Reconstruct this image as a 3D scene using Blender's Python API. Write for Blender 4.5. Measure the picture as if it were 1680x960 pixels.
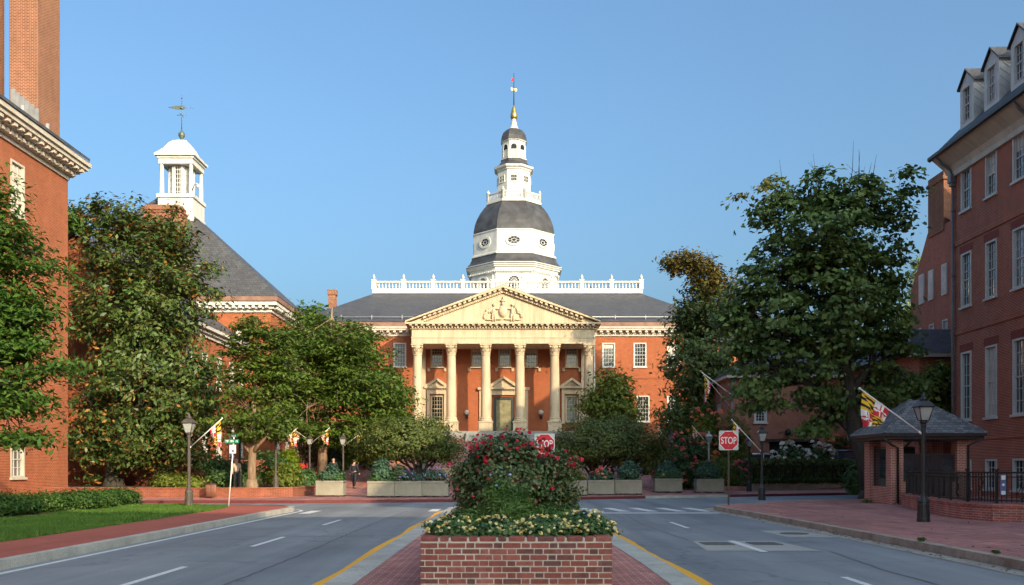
import bpy, math, random
import numpy as np
from mathutils import Vector, Matrix
R = math.radians
for o in list(bpy.data.objects): bpy.data.objects.remove(o)
SC = bpy.context.scene
COL = SC.collection

# ------------------------------------------------------------------ camera
cam_d = bpy.data.cameras.new('camera'); cam = bpy.data.objects.new('camera', cam_d); COL.objects.link(cam)
cam.location = (0, 0, 1.6); cam.rotation_euler = (R(90), 0, 0)
cam_d.sensor_width = 36.0; cam_d.lens = 36.0*1500/1680
cam_d.shift_y = 288/1680.0
cam_d.clip_start = 0.1; cam_d.clip_end = 6000
SC.camera = cam

# ------------------------------------------------------------------ sky, sun, exposure
SUN_AZ, SUN_EL = 34.0, 20.0
wd = bpy.data.worlds.new('World'); SC.world = wd; wd.use_nodes = True
wn = wd.node_tree.nodes; wl = wd.node_tree.links
sky = wn.new('ShaderNodeTexSky'); sky.sky_type = 'NISHITA'; sky.sun_disc = False
sky.sun_elevation = R(SUN_EL); sky.sun_rotation = R(180-SUN_AZ)
sky.air_density = 1.0; sky.dust_density = 8.2; sky.ozone_density = 5.6
wn['Background'].inputs['Strength'].default_value = 0.15
tint = wn.new('ShaderNodeMix'); tint.data_type = 'RGBA'; tint.blend_type = 'MULTIPLY'; tint.inputs[0].default_value = 1.0; tint.inputs[7].default_value = (0.95, 1.0, 0.88, 1)
wl.new(sky.outputs[0], tint.inputs[6]); wl.new(tint.outputs[2], wn['Background'].inputs['Color'])
sd = bpy.data.lights.new('sun', 'SUN'); sun = bpy.data.objects.new('sun', sd); COL.objects.link(sun)
sd.energy = 2.3; sd.angle = R(0.5); sd.color = (1.0, 0.77, 0.49)
svec = Vector((math.sin(R(SUN_AZ))*math.cos(R(SUN_EL)), -math.cos(R(SUN_AZ))*math.cos(R(SUN_EL)), math.sin(R(SUN_EL))))
sun.rotation_euler = svec.to_track_quat('Z', 'Y').to_euler(); sun.location = (40, -40, 40)
SC.view_settings.view_transform = 'Standard'; SC.view_settings.look = 'None'
SC.view_settings.exposure = 1.3; SC.view_settings.gamma = 1.0
SC.render.engine = 'CYCLES'
SC.cycles.use_denoising = True
SC.cycles.max_bounces = 6; SC.cycles.diffuse_bounces = 3; SC.cycles.glossy_bounces = 3; SC.cycles.transmission_bounces = 4
SC.cycles.use_adaptive_sampling = True; SC.cycles.adaptive_threshold = 0.015

# ------------------------------------------------------------------ materials
def mat(name):
    m = bpy.data.materials.new(name); m.use_nodes = True
    nt = m.node_tree; return m, nt.nodes, nt.links, nt.nodes['Principled BSDF']
def c4(c): return (c[0], c[1], c[2], 1.0)
def ramp(n, fac, stops, links, interp='LINEAR'):
    r = n.new('ShaderNodeValToRGB'); e = r.color_ramp.elements; r.color_ramp.interpolation = interp
    e[0].position, e[0].color = stops[0][0], c4(stops[0][1]); e[1].position, e[1].color = stops[-1][0], c4(stops[-1][1])
    for p, c in stops[1:-1]:
        x = e.new(p); x.color = c4(c)
    links.new(fac, r.inputs[0]); return r.outputs[0]
def noise(n, l, vec, scale, detail=4, rough=0.55):
    t = n.new('ShaderNodeTexNoise'); t.inputs['Scale'].default_value = scale; t.inputs['Detail'].default_value = detail
    t.inputs['Roughness'].default_value = rough
    if vec is not None: l.new(vec, t.inputs['Vector'])
    return t.outputs[0]
def mixc(n, l, fac, a, b, mode='MIX'):
    x = n.new('ShaderNodeMix'); x.data_type = 'RGBA'; x.blend_type = mode
    for key, v in ((0, fac), (6, a), (7, b)):
        if isinstance(v, (int, float)): x.inputs[key].default_value = v
        elif isinstance(v, tuple): x.inputs[key].default_value = c4(v)
        else: l.new(v, x.inputs[key])
    return x.outputs[2]
def bump(n, l, h, bs, strength=0.4, dist=0.01):
    b = n.new('ShaderNodeBump'); b.inputs['Strength'].default_value = strength; b.inputs['Distance'].default_value = dist
    l.new(h, b.inputs['Height']); l.new(b.outputs[0], bs.inputs['Normal'])
def uvv(n): return n.new('ShaderNodeUVMap').outputs[0]
def plain(name, col, rough=0.6, metal=0.0, vary=0.12, scale=3.0, emit=None, spec=0.4):
    m, n, l, b = mat(name)
    tc = n.new('ShaderNodeTexCoord').outputs['Object']
    f = noise(n, l, tc, scale, 5)
    lo = tuple(x*(1-vary) for x in col); hi = tuple(min(1, x*(1+vary)) for x in col)
    l.new(ramp(n, f, [(0.3, lo), (0.7, hi)], l), b.inputs['Base Color'])
    b.inputs['Roughness'].default_value = rough; b.inputs['Metallic'].default_value = metal
    b.inputs['Specular IOR Level'].default_value = spec
    return m
def weathered(name, col, rough, dirt=0.5, scale=0.9, stain=(0.62, 0.58, 0.52)):
    m, n, l, b = mat(name)
    tc = n.new('ShaderNodeTexCoord').outputs['Object']; uv = uvv(n)
    c = ramp(n, noise(n, l, tc, scale, 6, 0.6), [(0.3, tuple(x*0.86 for x in col)), (0.7, tuple(x*1.1 for x in col))], l)
    mp = n.new('ShaderNodeMapping'); l.new(uv, mp.inputs['Vector']); mp.inputs['Scale'].default_value = (2.6, 0.22, 1)
    c = mixc(n, l, dirt, c, ramp(n, noise(n, l, mp.outputs[0], 1.0, 6, 0.7), [(0.36, stain), (0.58, (1.03, 1.03, 1.02))], l), 'MULTIPLY')
    l.new(c, b.inputs['Base Color']); b.inputs['Roughness'].default_value = rough; b.inputs['Specular IOR Level'].default_value = 0.35
    f = noise(n, l, tc, 18, 4, 0.6); bump(n, l, f, b, 0.15, 0.01)
    return m
def brick(name, c1, c2, mortar, bw=0.215, bh=0.067, ms=0.010, dirt=0.25, offset=0.5, bstr=0.5, worn=None):
    m, n, l, b = mat(name)
    uv = uvv(n)
    t = n.new('ShaderNodeTexBrick'); l.new(uv, t.inputs['Vector'])
    t.inputs['Scale'].default_value = 1.0; t.inputs['Brick Width'].default_value = bw; t.inputs['Row Height'].default_value = bh
    t.inputs['Mortar Size'].default_value = ms; t.inputs['Mortar Smooth'].default_value = 0.2; t.inputs['Bias'].default_value = 0.0
    t.offset = offset
    t.inputs['Color1'].default_value = c4(c1); t.inputs['Color2'].default_value = c4(c2); t.inputs['Mortar'].default_value = c4(mortar)
    big = noise(n, l, uv, 0.35, 6, 0.65)
    med = noise(n, l, uv, 2.2, 5, 0.6)
    c = mixc(n, l, dirt, t.outputs['Color'], ramp(n, big, [(0.3, (0.45, 0.42, 0.42)), (0.72, (1.25, 1.2, 1.15))], l), 'MULTIPLY')
    c = mixc(n, l, dirt, c, ramp(n, med, [(0.35, (0.6, 0.6, 0.6)), (0.7, (1.2, 1.2, 1.2))], l), 'MULTIPLY')
    mp = n.new('ShaderNodeMapping'); l.new(uv, mp.inputs['Vector']); mp.inputs['Scale'].default_value = (1.3, 0.10, 1)
    c = mixc(n, l, min(1, dirt*1.1), c, ramp(n, noise(n, l, mp.outputs[0], 1.0, 6, 0.7), [(0.36, (0.62, 0.62, 0.63)), (0.6, (1.08, 1.07, 1.06))], l), 'MULTIPLY')
    l.new(c, b.inputs['Base Color']); b.inputs['Roughness'].default_value = 0.85; b.inputs['Specular IOR Level'].default_value = 0.25
    inv = n.new('ShaderNodeMath'); inv.operation = 'SUBTRACT'; inv.inputs[0].default_value = 1; l.new(t.outputs['Fac'], inv.inputs[1])
    bump(n, l, inv.outputs[0], b, bstr, 0.008)
    return m
def leafmat(name, cols, back=None, trans=0.28, rough=0.5, spec=0.3):
    m, n, l, b = mat(name)
    g = n.new('ShaderNodeNewGeometry')
    k = len(cols)
    c = ramp(n, g.outputs['Random Per Island'], [(i/(k-1), cc) for i, cc in enumerate(cols)], l)
    tc = n.new('ShaderNodeTexCoord').outputs['Object']
    f = noise(n, l, tc, 0.55, 3)
    c = mixc(n, l, 0.55, c, ramp(n, f, [(0.32, (0.62, 0.68, 0.6)), (0.68, (1.35, 1.25, 1.1))], l), 'MULTIPLY')
    if back:
        gt = n.new('ShaderNodeMath'); gt.operation = 'GREATER_THAN'; gt.inputs[1].default_value = 0.6
        l.new(g.outputs['Random Per Island'], gt.inputs[0])
        mm = n.new('ShaderNodeMath'); mm.operation = 'MULTIPLY'; l.new(gt.outputs[0], mm.inputs[0]); l.new(g.outputs['Backfacing'], mm.inputs[1])
        c = mixc(n, l, mm.outputs[0], c, back)
    l.new(c, b.inputs['Base Color']); b.inputs['Roughness'].default_value = rough; b.inputs['Specular IOR Level'].default_value = spec
    tr = n.new('ShaderNodeBsdfTranslucent'); l.new(c, tr.inputs['Color'])
    mx = n.new('ShaderNodeMixShader'); mx.inputs[0].default_value = trans
    l.new(b.outputs[0], mx.inputs[1]); l.new(tr.outputs[0], mx.inputs[2])
    l.new(mx.outputs[0], n['Material Output'].inputs['Surface'])
    return m
def glassmat(name, col=(0.02, 0.024, 0.03), rough=0.06, ior=1.9):
    m, n, l, b = mat(name)
    tc = n.new('ShaderNodeTexCoord').outputs['Object']
    f = noise(n, l, tc, 0.8, 2)
    l.new(ramp(n, f, [(0.35, col), (0.7, tuple(x*2.2 for x in col))], l), b.inputs['Base Color'])
    b.inputs['Roughness'].default_value = rough; b.inputs['Specular IOR Level'].default_value = 0.5; b.inputs['IOR'].default_value = ior
    bump(n, l, noise(n, l, tc, 1.3, 1), b, 0.12, 0.05)
    return m
def slate(name, col, rowh=0.22, bw=0.3, var=0.35):
    m, n, l, b = mat(name)
    uv = uvv(n)
    t = n.new('ShaderNodeTexBrick'); l.new(uv, t.inputs['Vector']); t.inputs['Scale'].default_value = 1.0
    t.inputs['Brick Width'].default_value = bw; t.inputs['Row Height'].default_value = rowh; t.inputs['Mortar Size'].default_value = 0.012
    t.inputs['Mortar Smooth'].default_value = 0.1
    t.inputs['Color1'].default_value = c4(tuple(x*(1-var) for x in col)); t.inputs['Color2'].default_value = c4(tuple(x*(1+var) for x in col))
    t.inputs['Mortar'].default_value = c4(tuple(x*0.35 for x in col))
    f = noise(n, l, uv, 0.5, 6, 0.65)
    c = mixc(n, l, 0.5, t.outputs['Color'], ramp(n, f, [(0.3, (0.55, 0.55, 0.57)), (0.7, (1.3, 1.27, 1.2))], l), 'MULTIPLY')
    l.new(c, b.inputs['Base Color']); b.inputs['Roughness'].default_value = 0.62
    inv = n.new('ShaderNodeMath'); inv.operation = 'SUBTRACT'; inv.inputs[0].default_value = 1; l.new(t.outputs['Fac'], inv.inputs[1])
    bump(n, l, inv.outputs[0], b, 0.5, 0.012)
    return m
def ground_mat(name, stops, scale, rough=0.9, fine=60, bs=0.3, big=None):
    m, n, l, b = mat(name)
    tc = n.new('ShaderNodeTexCoord').outputs['Object']
    c = ramp(n, noise(n, l, tc, scale, 8, 0.65), stops, l)
    ff = noise(n, l, tc, fine, 4, 0.7)
    c = mixc(n, l, 0.6, c, ramp(n, ff, [(0.3, (0.6, 0.6, 0.6)), (0.7, (1.4, 1.4, 1.4))], l), 'MULTIPLY')
    if big: c = mixc(n, l, big, c, ramp(n, noise(n, l, tc, 0.12, 4, 0.6), [(0.35, (0.7, 0.7, 0.7)), (0.65, (1.25, 1.25, 1.25))], l), 'MULTIPLY')
    l.new(c, b.inputs['Base Color']); b.inputs['Roughness'].default_value = rough; b.inputs['Specular IOR Level'].default_value = 0.3
    bump(n, l, ff, b, bs, 0.01)
    return m
def road_mat():
    m, n, l, b = mat('asphalt')
    tc = n.new('ShaderNodeTexCoord').outputs['Object']
    base = ramp(n, noise(n, l, tc, 0.25, 8, 0.62), [(0.3, (0.175, 0.19, 0.207)), (0.55, (0.218, 0.235, 0.253)), (0.75, (0.26, 0.274, 0.288))], l)
    sp = n.new('ShaderNodeMapping'); l.new(tc, sp.inputs['Vector']); sp.inputs['Scale'].default_value = (0.75, 0.035, 1)
    streak = noise(n, l, sp.outputs[0], 1.0, 5, 0.6)
    c = mixc(n, l, 0.85, base, ramp(n, streak, [(0.36, (0.70, 0.70, 0.71)), (0.62, (1.14, 1.13, 1.12))], l), 'MULTIPLY')
    c = mixc(n, l, 0.8, c, ramp(n, noise(n, l, tc, 1.9, 3, 0.5), [(0.24, (0.55, 0.55, 0.56)), (0.34, (1, 1, 1))], l), 'MULTIPLY')
    fine = noise(n, l, tc, 45, 6, 0.75)
    c = mixc(n, l, 0.65, c, ramp(n, fine, [(0.32, (0.55, 0.55, 0.55)), (0.7, (1.5, 1.5, 1.5))], l), 'MULTIPLY')
    # old repair seams, thin and irregular
    v = n.new('ShaderNodeTexVoronoi'); v.feature = 'DISTANCE_TO_EDGE'; v.inputs['Scale'].default_value = 0.23
    wob = n.new('ShaderNodeVectorMath'); wob.operation = 'ADD'
    nz = n.new('ShaderNodeTexNoise'); nz.inputs['Scale'].default_value = 1.4; nz.inputs['Detail'].default_value = 5; l.new(tc, nz.inputs['Vector'])
    sc = n.new('ShaderNodeVectorMath'); sc.operation = 'SCALE'; sc.inputs['Scale'].default_value = 1.1; l.new(nz.outputs['Color'], sc.inputs[0])
    l.new(tc, wob.inputs[0]); l.new(sc.outputs[0], wob.inputs[1]); l.new(wob.outputs[0], v.inputs['Vector'])
    crack = ramp(n, v.outputs['Distance'], [(0.0, (0.35, 0.35, 0.35)), (0.006, (0.5, 0.5, 0.5)), (0.012, (1, 1, 1))], l)
    c = mixc(n, l, 0.35, c, crack, 'MULTIPLY')
    l.new(c, b.inputs['Base Color']); b.inputs['Roughness'].default_value = 0.82; b.inputs['Specular IOR Level'].default_value = 0.35
    bump(n, l, fine, b, 0.35, 0.006)
    return m
def paint_mat(name, col, wear=0.45):
    m, n, l, b = mat(name)
    tc = n.new('ShaderNodeTexCoord').outputs['Object']
    f = noise(n, l, tc, 9, 8, 0.7)
    l.new(ramp(n, f, [(0.30, tuple(x*0.45 for x in col)), (0.30+wear*0.3, tuple(x*0.85 for x in col)), (0.7, col)], l), b.inputs['Base Color'])
    b.inputs['Roughness'].default_value = 0.7
    return m

M = {}
M['brick_lit'] = brick('orange_red_brick', (0.37, 0.080, 0.028), (0.25, 0.055, 0.022), (0.42, 0.21, 0.12), bw=0.225, bh=0.075, ms=0.012)
M['brick_house'] = brick('state_house_brick', (0.40, 0.112, 0.042), (0.32, 0.088, 0.035), (0.36, 0.17, 0.10), ms=0.008, dirt=0.2)
M['brick_dark'] = brick('dark_red_brick', (0.44, 0.078, 0.042), (0.27, 0.048, 0.030), (0.56, 0.33, 0.23), bw=0.225, bh=0.076, ms=0.0135)
M['brick_chim'] = brick('chimney_brick', (0.26, 0.062, 0.027), (0.17, 0.043, 0.022), (0.40, 0.26, 0.17), bw=0.225, bh=0.076, ms=0.015, dirt=0.35)
M['brick_wall'] = brick('garden_brick', (0.38, 0.10, 0.05), (0.26, 0.07, 0.038), (0.34, 0.20, 0.14), ms=0.010, dirt=0.45)
M['brick_booth'] = brick('booth_brick', (0.54, 0.165, 0.10), (0.38, 0.115, 0.075), (0.68, 0.54, 0.46), ms=0.011, dirt=0.3)
M['brick_lowwall'] = brick('low_wall_brick', (0.52, 0.165, 0.125), (0.38, 0.12, 0.095), (0.55, 0.42, 0.37), ms=0.009, dirt=0.6)
M['paving'] = brick('brick_paving', (0.56, 0.200, 0.165), (0.38, 0.130, 0.115), (0.62, 0.49, 0.44), bw=0.21, bh=0.105, ms=0.009, dirt=0.6, bstr=0.3)
M['paving_red'] = brick('smooth_red_paving', (0.44, 0.12, 0.085), (0.38, 0.105, 0.075), (0.34, 0.16, 0.12), bw=0.21, bh=0.105, ms=0.004, dirt=0.25, bstr=0.15)
M['stone'] = weathered('warm_limestone', (0.52, 0.425, 0.295), 0.75, 0.55)
M['stone_grey'] = plain('grey_stone', (0.25, 0.245, 0.225), 0.8, vary=0.12, scale=1.5)
M['white'] = weathered('white_paint', (0.58, 0.57, 0.54), 0.5, 0.35, 1.2, (0.74, 0.72, 0.68))
M['cream'] = weathered('cream_paint', (0.54, 0.49, 0.41), 0.55, 0.45, 1.0, (0.66, 0.63, 0.58))
M['dome'] = plain('dark_dome_metal', (0.055, 0.053, 0.055), 0.5, vary=0.45, scale=0.9, spec=0.5)
M['slate'] = slate('slate_roof', (0.075, 0.076, 0.084), 0.24, 0.3, 0.2)
M['slate_booth'] = slate('booth_slate', (0.17, 0.175, 0.185), 0.17, 0.27, 0.35)
M['copper'] = plain('weathered_copper_flashing', (0.22, 0.12, 0.085), 0.6, vary=0.3, scale=1.5)
M['verdigris'] = plain('verdigris_bronze', (0.14, 0.16, 0.12), 0.5, metal=0.5, vary=0.3, scale=6)
M['gold'] = plain('aged_gilding', (0.55, 0.38, 0.12), 0.32, metal=0.85, vary=0.25, scale=3)
M['bronze_door'] = plain('bronze_green_door', (0.22, 0.20, 0.11), 0.5, vary=0.3, scale=2.5)
M['dark_teal'] = plain('dark_green_frame', (0.03, 0.045, 0.042), 0.5)
M['glass'] = glassmat('window_glass')
M['glass_deep'] = glassmat('window_glass_deep', (0.008, 0.01, 0.012), 0.05, 1.4)
M['glass_pale'] = glassmat('window_glass_pale', (0.10, 0.11, 0.12), 0.12)
M['blind'] = plain('drawn_blind', (0.19, 0.22, 0.20), 0.4, vary=0.1, scale=0.5)
M['curtain'] = plain('pale_curtain', (0.55, 0.50, 0.44), 0.6, vary=0.2, scale=1.5)
M['iron'] = plain('black_iron', (0.016, 0.016, 0.018), 0.45, vary=0.2, scale=8)
M['lamp_black'] = plain('black_lamp_paint', (0.022, 0.024, 0.026), 0.4, vary=0.25, scale=6)
M['lamp_brown'] = plain('bronze_lamp_paint', (0.075, 0.062, 0.052), 0.5, vary=0.25, scale=6)
M['gutter'] = plain('dark_brown_gutter', (0.045, 0.034, 0.032), 0.45, vary=0.2, scale=4)
M['pipe'] = plain('grey_pipe', (0.16, 0.155, 0.16), 0.45, vary=0.15, scale=3)
M['lead'] = plain('lead_flashing', (0.20, 0.20, 0.205), 0.6, vary=0.25, scale=2)
M['steel'] = plain('galvanised_steel', (0.45, 0.45, 0.44), 0.45, metal=0.4, vary=0.15, scale=5)
M['steel_dark'] = plain('brown_sign_post', (0.06, 0.045, 0.04), 0.5, vary=0.2, scale=5)
M['frost'] = plain('frosted_lamp_glass', (0.36, 0.37, 0.36), 0.2, vary=0.1, scale=4)
M['road'] = road_mat()
M['concrete'] = ground_mat('kerb_concrete', [(0.3, (0.32, 0.31, 0.275)), (0.7, (0.50, 0.485, 0.44))], 1.6, 0.85, 30, 0.25)
M['kerb_tan'] = ground_mat('stained_kerb', [(0.3, (0.24, 0.185, 0.145)), (0.7, (0.44, 0.39, 0.32))], 1.6, 0.85, 30, 0.25)
M['gutter_tan'] = ground_mat('gutter_concrete', [(0.3, (0.26, 0.235, 0.20)), (0.7, (0.40, 0.365, 0.315))], 1.1, 0.85, 40, 0.2)
M['red_kerb'] = paint_mat('red_kerb_paint', (0.14, 0.022, 0.022))
M['planter'] = ground_mat('planter_concrete', [(0.3, (0.24, 0.225, 0.175)), (0.7, (0.33, 0.315, 0.25))], 1.3, 0.85, 50, 0.25)
M['mulch'] = ground_mat('mulch', [(0.3, (0.07, 0.035, 0.022)), (0.7, (0.20, 0.10, 0.062))], 3, 0.95, 25, 0.8)
M['soil'] = ground_mat('soil', [(0.3, (0.03, 0.02, 0.014)), (0.7, (0.07, 0.05, 0.035))], 3, 0.95, 30, 0.8)
M['turf'] = ground_mat('turf', [(0.3, (0.05, 0.11, 0.02)), (0.7, (0.085, 0.155, 0.03))], 0.8, 0.9, 40, 0.6)
M['earth'] = ground_mat('open_ground', [(0.3, (0.06, 0.075, 0.03)), (0.7, (0.11, 0.115, 0.055))], 0.3, 0.95, 8, 0.5)
M['mark_white'] = paint_mat('white_road_paint', (0.74, 0.74, 0.72))
M['mark_yellow'] = paint_mat('yellow_road_paint', (0.88, 0.42, 0.006), 0.08)
M['patch'] = ground_mat('road_patch_concrete', [(0.3, (0.31, 0.305, 0.285)), (0.7, (0.41, 0.40, 0.375))], 1.2, 0.85, 50, 0.25)
M['castiron'] = plain('cast_iron_cover', (0.10, 0.095, 0.09), 0.6, vary=0.3, scale=14)
M['mortar'] = ground_mat('pale_mortar', [(0.3, (0.38, 0.33, 0.28)), (0.7, (0.56, 0.50, 0.43))], 4, 0.9, 60, 0.5)
def loose_brick():
    m, n, l, b = mat('planter_brick')
    g = n.new('ShaderNodeNewGeometry'); tc = n.new('ShaderNodeTexCoord').outputs['Object']
    c = ramp(n, g.outputs['Random Per Island'], [(0, (0.11, 0.05, 0.045)), (0.25, (0.20, 0.062, 0.05)), (0.7, (0.26, 0.072, 0.054)), (1, (0.31, 0.11, 0.085))], l)
    c = mixc(n, l, 0.7, c, ramp(n, noise(n, l, tc, 14, 7, 0.7), [(0.3, (0.5, 0.5, 0.52)), (0.5, (1, 1, 1)), (0.75, (1.5, 1.45, 1.4))], l), 'MULTIPLY')
    c = mixc(n, l, 0.5, c, ramp(n, noise(n, l, tc, 1.7, 5, 0.7), [(0.3, (0.55, 0.55, 0.55)), (0.7, (1.25, 1.25, 1.25))], l), 'MULTIPLY')
    eff = ramp(n, noise(n, l, tc, 3.1, 6, 0.7), [(0.60, (0, 0, 0)), (0.75, (0.4, 0.4, 0.4))], l)
    c = mixc(n, l, eff, c, (0.42, 0.37, 0.32))
    l.new(c, b.inputs['Base Color']); b.inputs['Roughness'].default_value = 0.85
    bump(n, l, noise(n, l, tc, 55, 6, 0.7), b, 0.5, 0.004)
    return m
M['loose_brick'] = loose_brick()
def barkmat(name, a, c_):
    m, n, l, b = mat(name)
    tc = n.new('ShaderNodeTexCoord').outputs['Object']
    mp = n.new('ShaderNodeMapping'); l.new(tc, mp.inputs['Vector']); mp.inputs['Scale'].default_value = (9, 9, 1.6)
    f = noise(n, l, mp.outputs[0], 1.0, 6, 0.65)
    l.new(ramp(n, f, [(0.3, a), (0.7, c_)], l), b.inputs['Base Color']); b.inputs['Roughness'].default_value = 0.9
    bump(n, l, f, b, 0.7, 0.03)
    return m
M['bark_dark'] = barkmat('dark_bark', (0.022, 0.018, 0.014), (0.065, 0.052, 0.04))
M['bark_pale'] = barkmat('pale_bark', (0.14, 0.095, 0.06), (0.32, 0.22, 0.14))
M['leaf_magnolia'] = leafmat('magnolia_leaves', [(0.03, 0.066, 0.016), (0.05, 0.095, 0.022), (0.075, 0.125, 0.028), (0.13, 0.14, 0.04)], back=(0.36, 0.18, 0.05), trans=0.14, rough=0.45, spec=0.3)
M['leaf_zelkova'] = leafmat('street_tree_leaves', [(0.055, 0.105, 0.016), (0.085, 0.145, 0.022), (0.12, 0.17, 0.028)], trans=0.3)
M['leaf_maple'] = leafmat('maple_leaves', [(0.07, 0.125, 0.04), (0.115, 0.185, 0.052), (0.18, 0.25, 0.075)], trans=0.25)
M['leaf_maple_sun'] = leafmat('sun_tinted_maple_leaves', [(0.10, 0.12, 0.025), (0.17, 0.16, 0.03), (0.08, 0.10, 0.02)], trans=0.3)  # sunlight on the crown's upper left, put into the leaf colour
M['leaf_dark'] = leafmat('dark_evergreen_leaves', [(0.05, 0.09, 0.03), (0.085, 0.13, 0.038), (0.13, 0.155, 0.045)], trans=0.15)
M['leaf_ochre'] = leafmat('ochre_leaves', [(0.085, 0.085, 0.025), (0.14, 0.115, 0.03), (0.17, 0.115, 0.03)], trans=0.25)
M['leaf_round'] = leafmat('clipped_tree_leaves', [(0.075, 0.115, 0.032), (0.105, 0.145, 0.036), (0.15, 0.165, 0.04)], trans=0.2)
M['leaf_lime'] = leafmat('lime_leaves', [(0.16, 0.24, 0.02), (0.24, 0.33, 0.03), (0.20, 0.30, 0.02)], trans=0.35)
M['leaf_yellow'] = leafmat('yellow_green_leaves', [(0.10, 0.155, 0.026), (0.16, 0.21, 0.032), (0.22, 0.24, 0.04)], trans=0.35)
M['leaf_locust'] = leafmat('locust_leaves', [(0.045, 0.11, 0.018), (0.07, 0.15, 0.024), (0.095, 0.17, 0.028)], trans=0.35)
M['leaf_shrub'] = leafmat('shrub_leaves', [(0.045, 0.11, 0.036), (0.07, 0.15, 0.048), (0.10, 0.18, 0.056)], trans=0.25)
M['leaf_box'] = leafmat('boxwood_leaves', [(0.022, 0.062, 0.012), (0.045, 0.105, 0.018), (0.07, 0.14, 0.022)], trans=0.25)
M['leaf_rose'] = leafmat('rose_leaves', [(0.05, 0.11, 0.045), (0.085, 0.15, 0.055), (0.12, 0.16, 0.06), (0.19, 0.13, 0.065)], trans=0.2, rough=0.42, spec=0.5)
M['leaf_lantana'] = leafmat('lantana_leaves', [(0.05, 0.12, 0.045), (0.075, 0.15, 0.055), (0.10, 0.17, 0.06)], trans=0.2)
M['leaf_juniper'] = leafmat('feathery_leaves', [(0.08, 0.165, 0.038), (0.12, 0.22, 0.05), (0.16, 0.25, 0.065)], trans=0.3)
M['leaf_teal'] = leafmat('grey_green_leaves', [(0.05, 0.12, 0.075), (0.075, 0.155, 0.10), (0.10, 0.18, 0.12)], trans=0.25)
M['grass'] = leafmat('grass_blades', [(0.06, 0.15, 0.022), (0.09, 0.20, 0.03), (0.14, 0.23, 0.045)], trans=0.35)
M['petal_rose'] = leafmat('rose_petals', [(0.50, 0.015, 0.045), (0.62, 0.03, 0.07), (0.72, 0.06, 0.12)], trans=0.3)
M['petal_yellow'] = leafmat('lantana_petals', [(0.80, 0.58, 0.06), (0.84, 0.70, 0.25), (0.86, 0.82, 0.60)], trans=0.2)
M['petal_pink'] = leafmat('myrtle_petals', [(0.55, 0.06, 0.12), (0.68, 0.12, 0.18), (0.72, 0.22, 0.16)], trans=0.3)
M['petal_orange'] = leafmat('orange_petals', [(0.75, 0.22, 0.08), (0.85, 0.34, 0.14), (0.72, 0.12, 0.08)], trans=0.3)
M['petal_purple'] = leafmat('violet_petals', [(0.20, 0.09, 0.25), (0.30, 0.14, 0.34), (0.16, 0.10, 0.28)], trans=0.2)
M['petal_white'] = leafmat('white_petals', [(0.75, 0.70, 0.65), (0.82, 0.80, 0.75), (0.70, 0.60, 0.58)], trans=0.2)
M['petal_blue'] = leafmat('pale_blue_petals', [(0.30, 0.38, 0.70), (0.42, 0.50, 0.80), (0.35, 0.42, 0.72)], trans=0.2)
M['sign_red'] = plain('stop_red', (0.62, 0.022, 0.03), 0.4, vary=0.05)
M['sign_white'] = plain('sign_white', (0.78, 0.78, 0.76), 0.45, vary=0.04)
M['sign_plate'] = plain('sign_backing_plate', (0.50, 0.54, 0.52), 0.45, vary=0.08)
M['sign_green'] = plain('street_sign_green', (0.0, 0.16, 0.09), 0.45, vary=0.06)
M['sign_dark'] = plain('dark_lettering', (0.02, 0.02, 0.02), 0.5)
M['sign_blue'] = plain('blue_sign', (0.10, 0.13, 0.28), 0.5)
M['flag_gold'] = plain('flag_gold', (0.72, 0.42, 0.02), 0.8, vary=0.06)
M['flag_black'] = plain('flag_black', (0.015, 0.015, 0.015), 0.8, vary=0.06)
M['flag_red'] = plain('flag_red', (0.58, 0.03, 0.04), 0.8, vary=0.06)
M['flag_white'] = plain('flag_white', (0.74, 0.72, 0.70), 0.8, vary=0.04)
M['bin'] = plain('brown_bin_slats', (0.26, 0.115, 0.075), 0.6, vary=0.15)
M['skin'] = plain('skin', (0.52, 0.30, 0.21), 0.55, vary=0.06)
M['hair'] = plain('grey_hair', (0.30, 0.27, 0.24), 0.7)
M['hair_dark'] = plain('dark_hair', (0.04, 0.028, 0.02), 0.6)
M['suit'] = plain('dark_suit', (0.02, 0.022, 0.032), 0.8, vary=0.15)
M['shirt'] = plain('pale_shirt', (0.50, 0.40, 0.33), 0.8)
M['car_silver'] = plain('silver_car_paint', (0.55, 0.58, 0.62), 0.25, metal=0.4, vary=0.03)
M['car_dark'] = plain('grey_car_paint', (0.16, 0.18, 0.21), 0.25, metal=0.4, vary=0.03)
M['rubber'] = plain('tyre_rubber', (0.02, 0.02, 0.02), 0.8)
M['headlight'] = plain('headlight_lens', (0.6, 0.6, 0.6), 0.15)
M['taillight'] = plain('tail_lamp_lens', (0.4, 0.02, 0.02), 0.2)
M['teal_paint'] = plain('teal_paint', (0.12, 0.42, 0.40), 0.5)
M['void'] = plain('unlit_interior', (0.012, 0.011, 0.011), 0.9)

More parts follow.
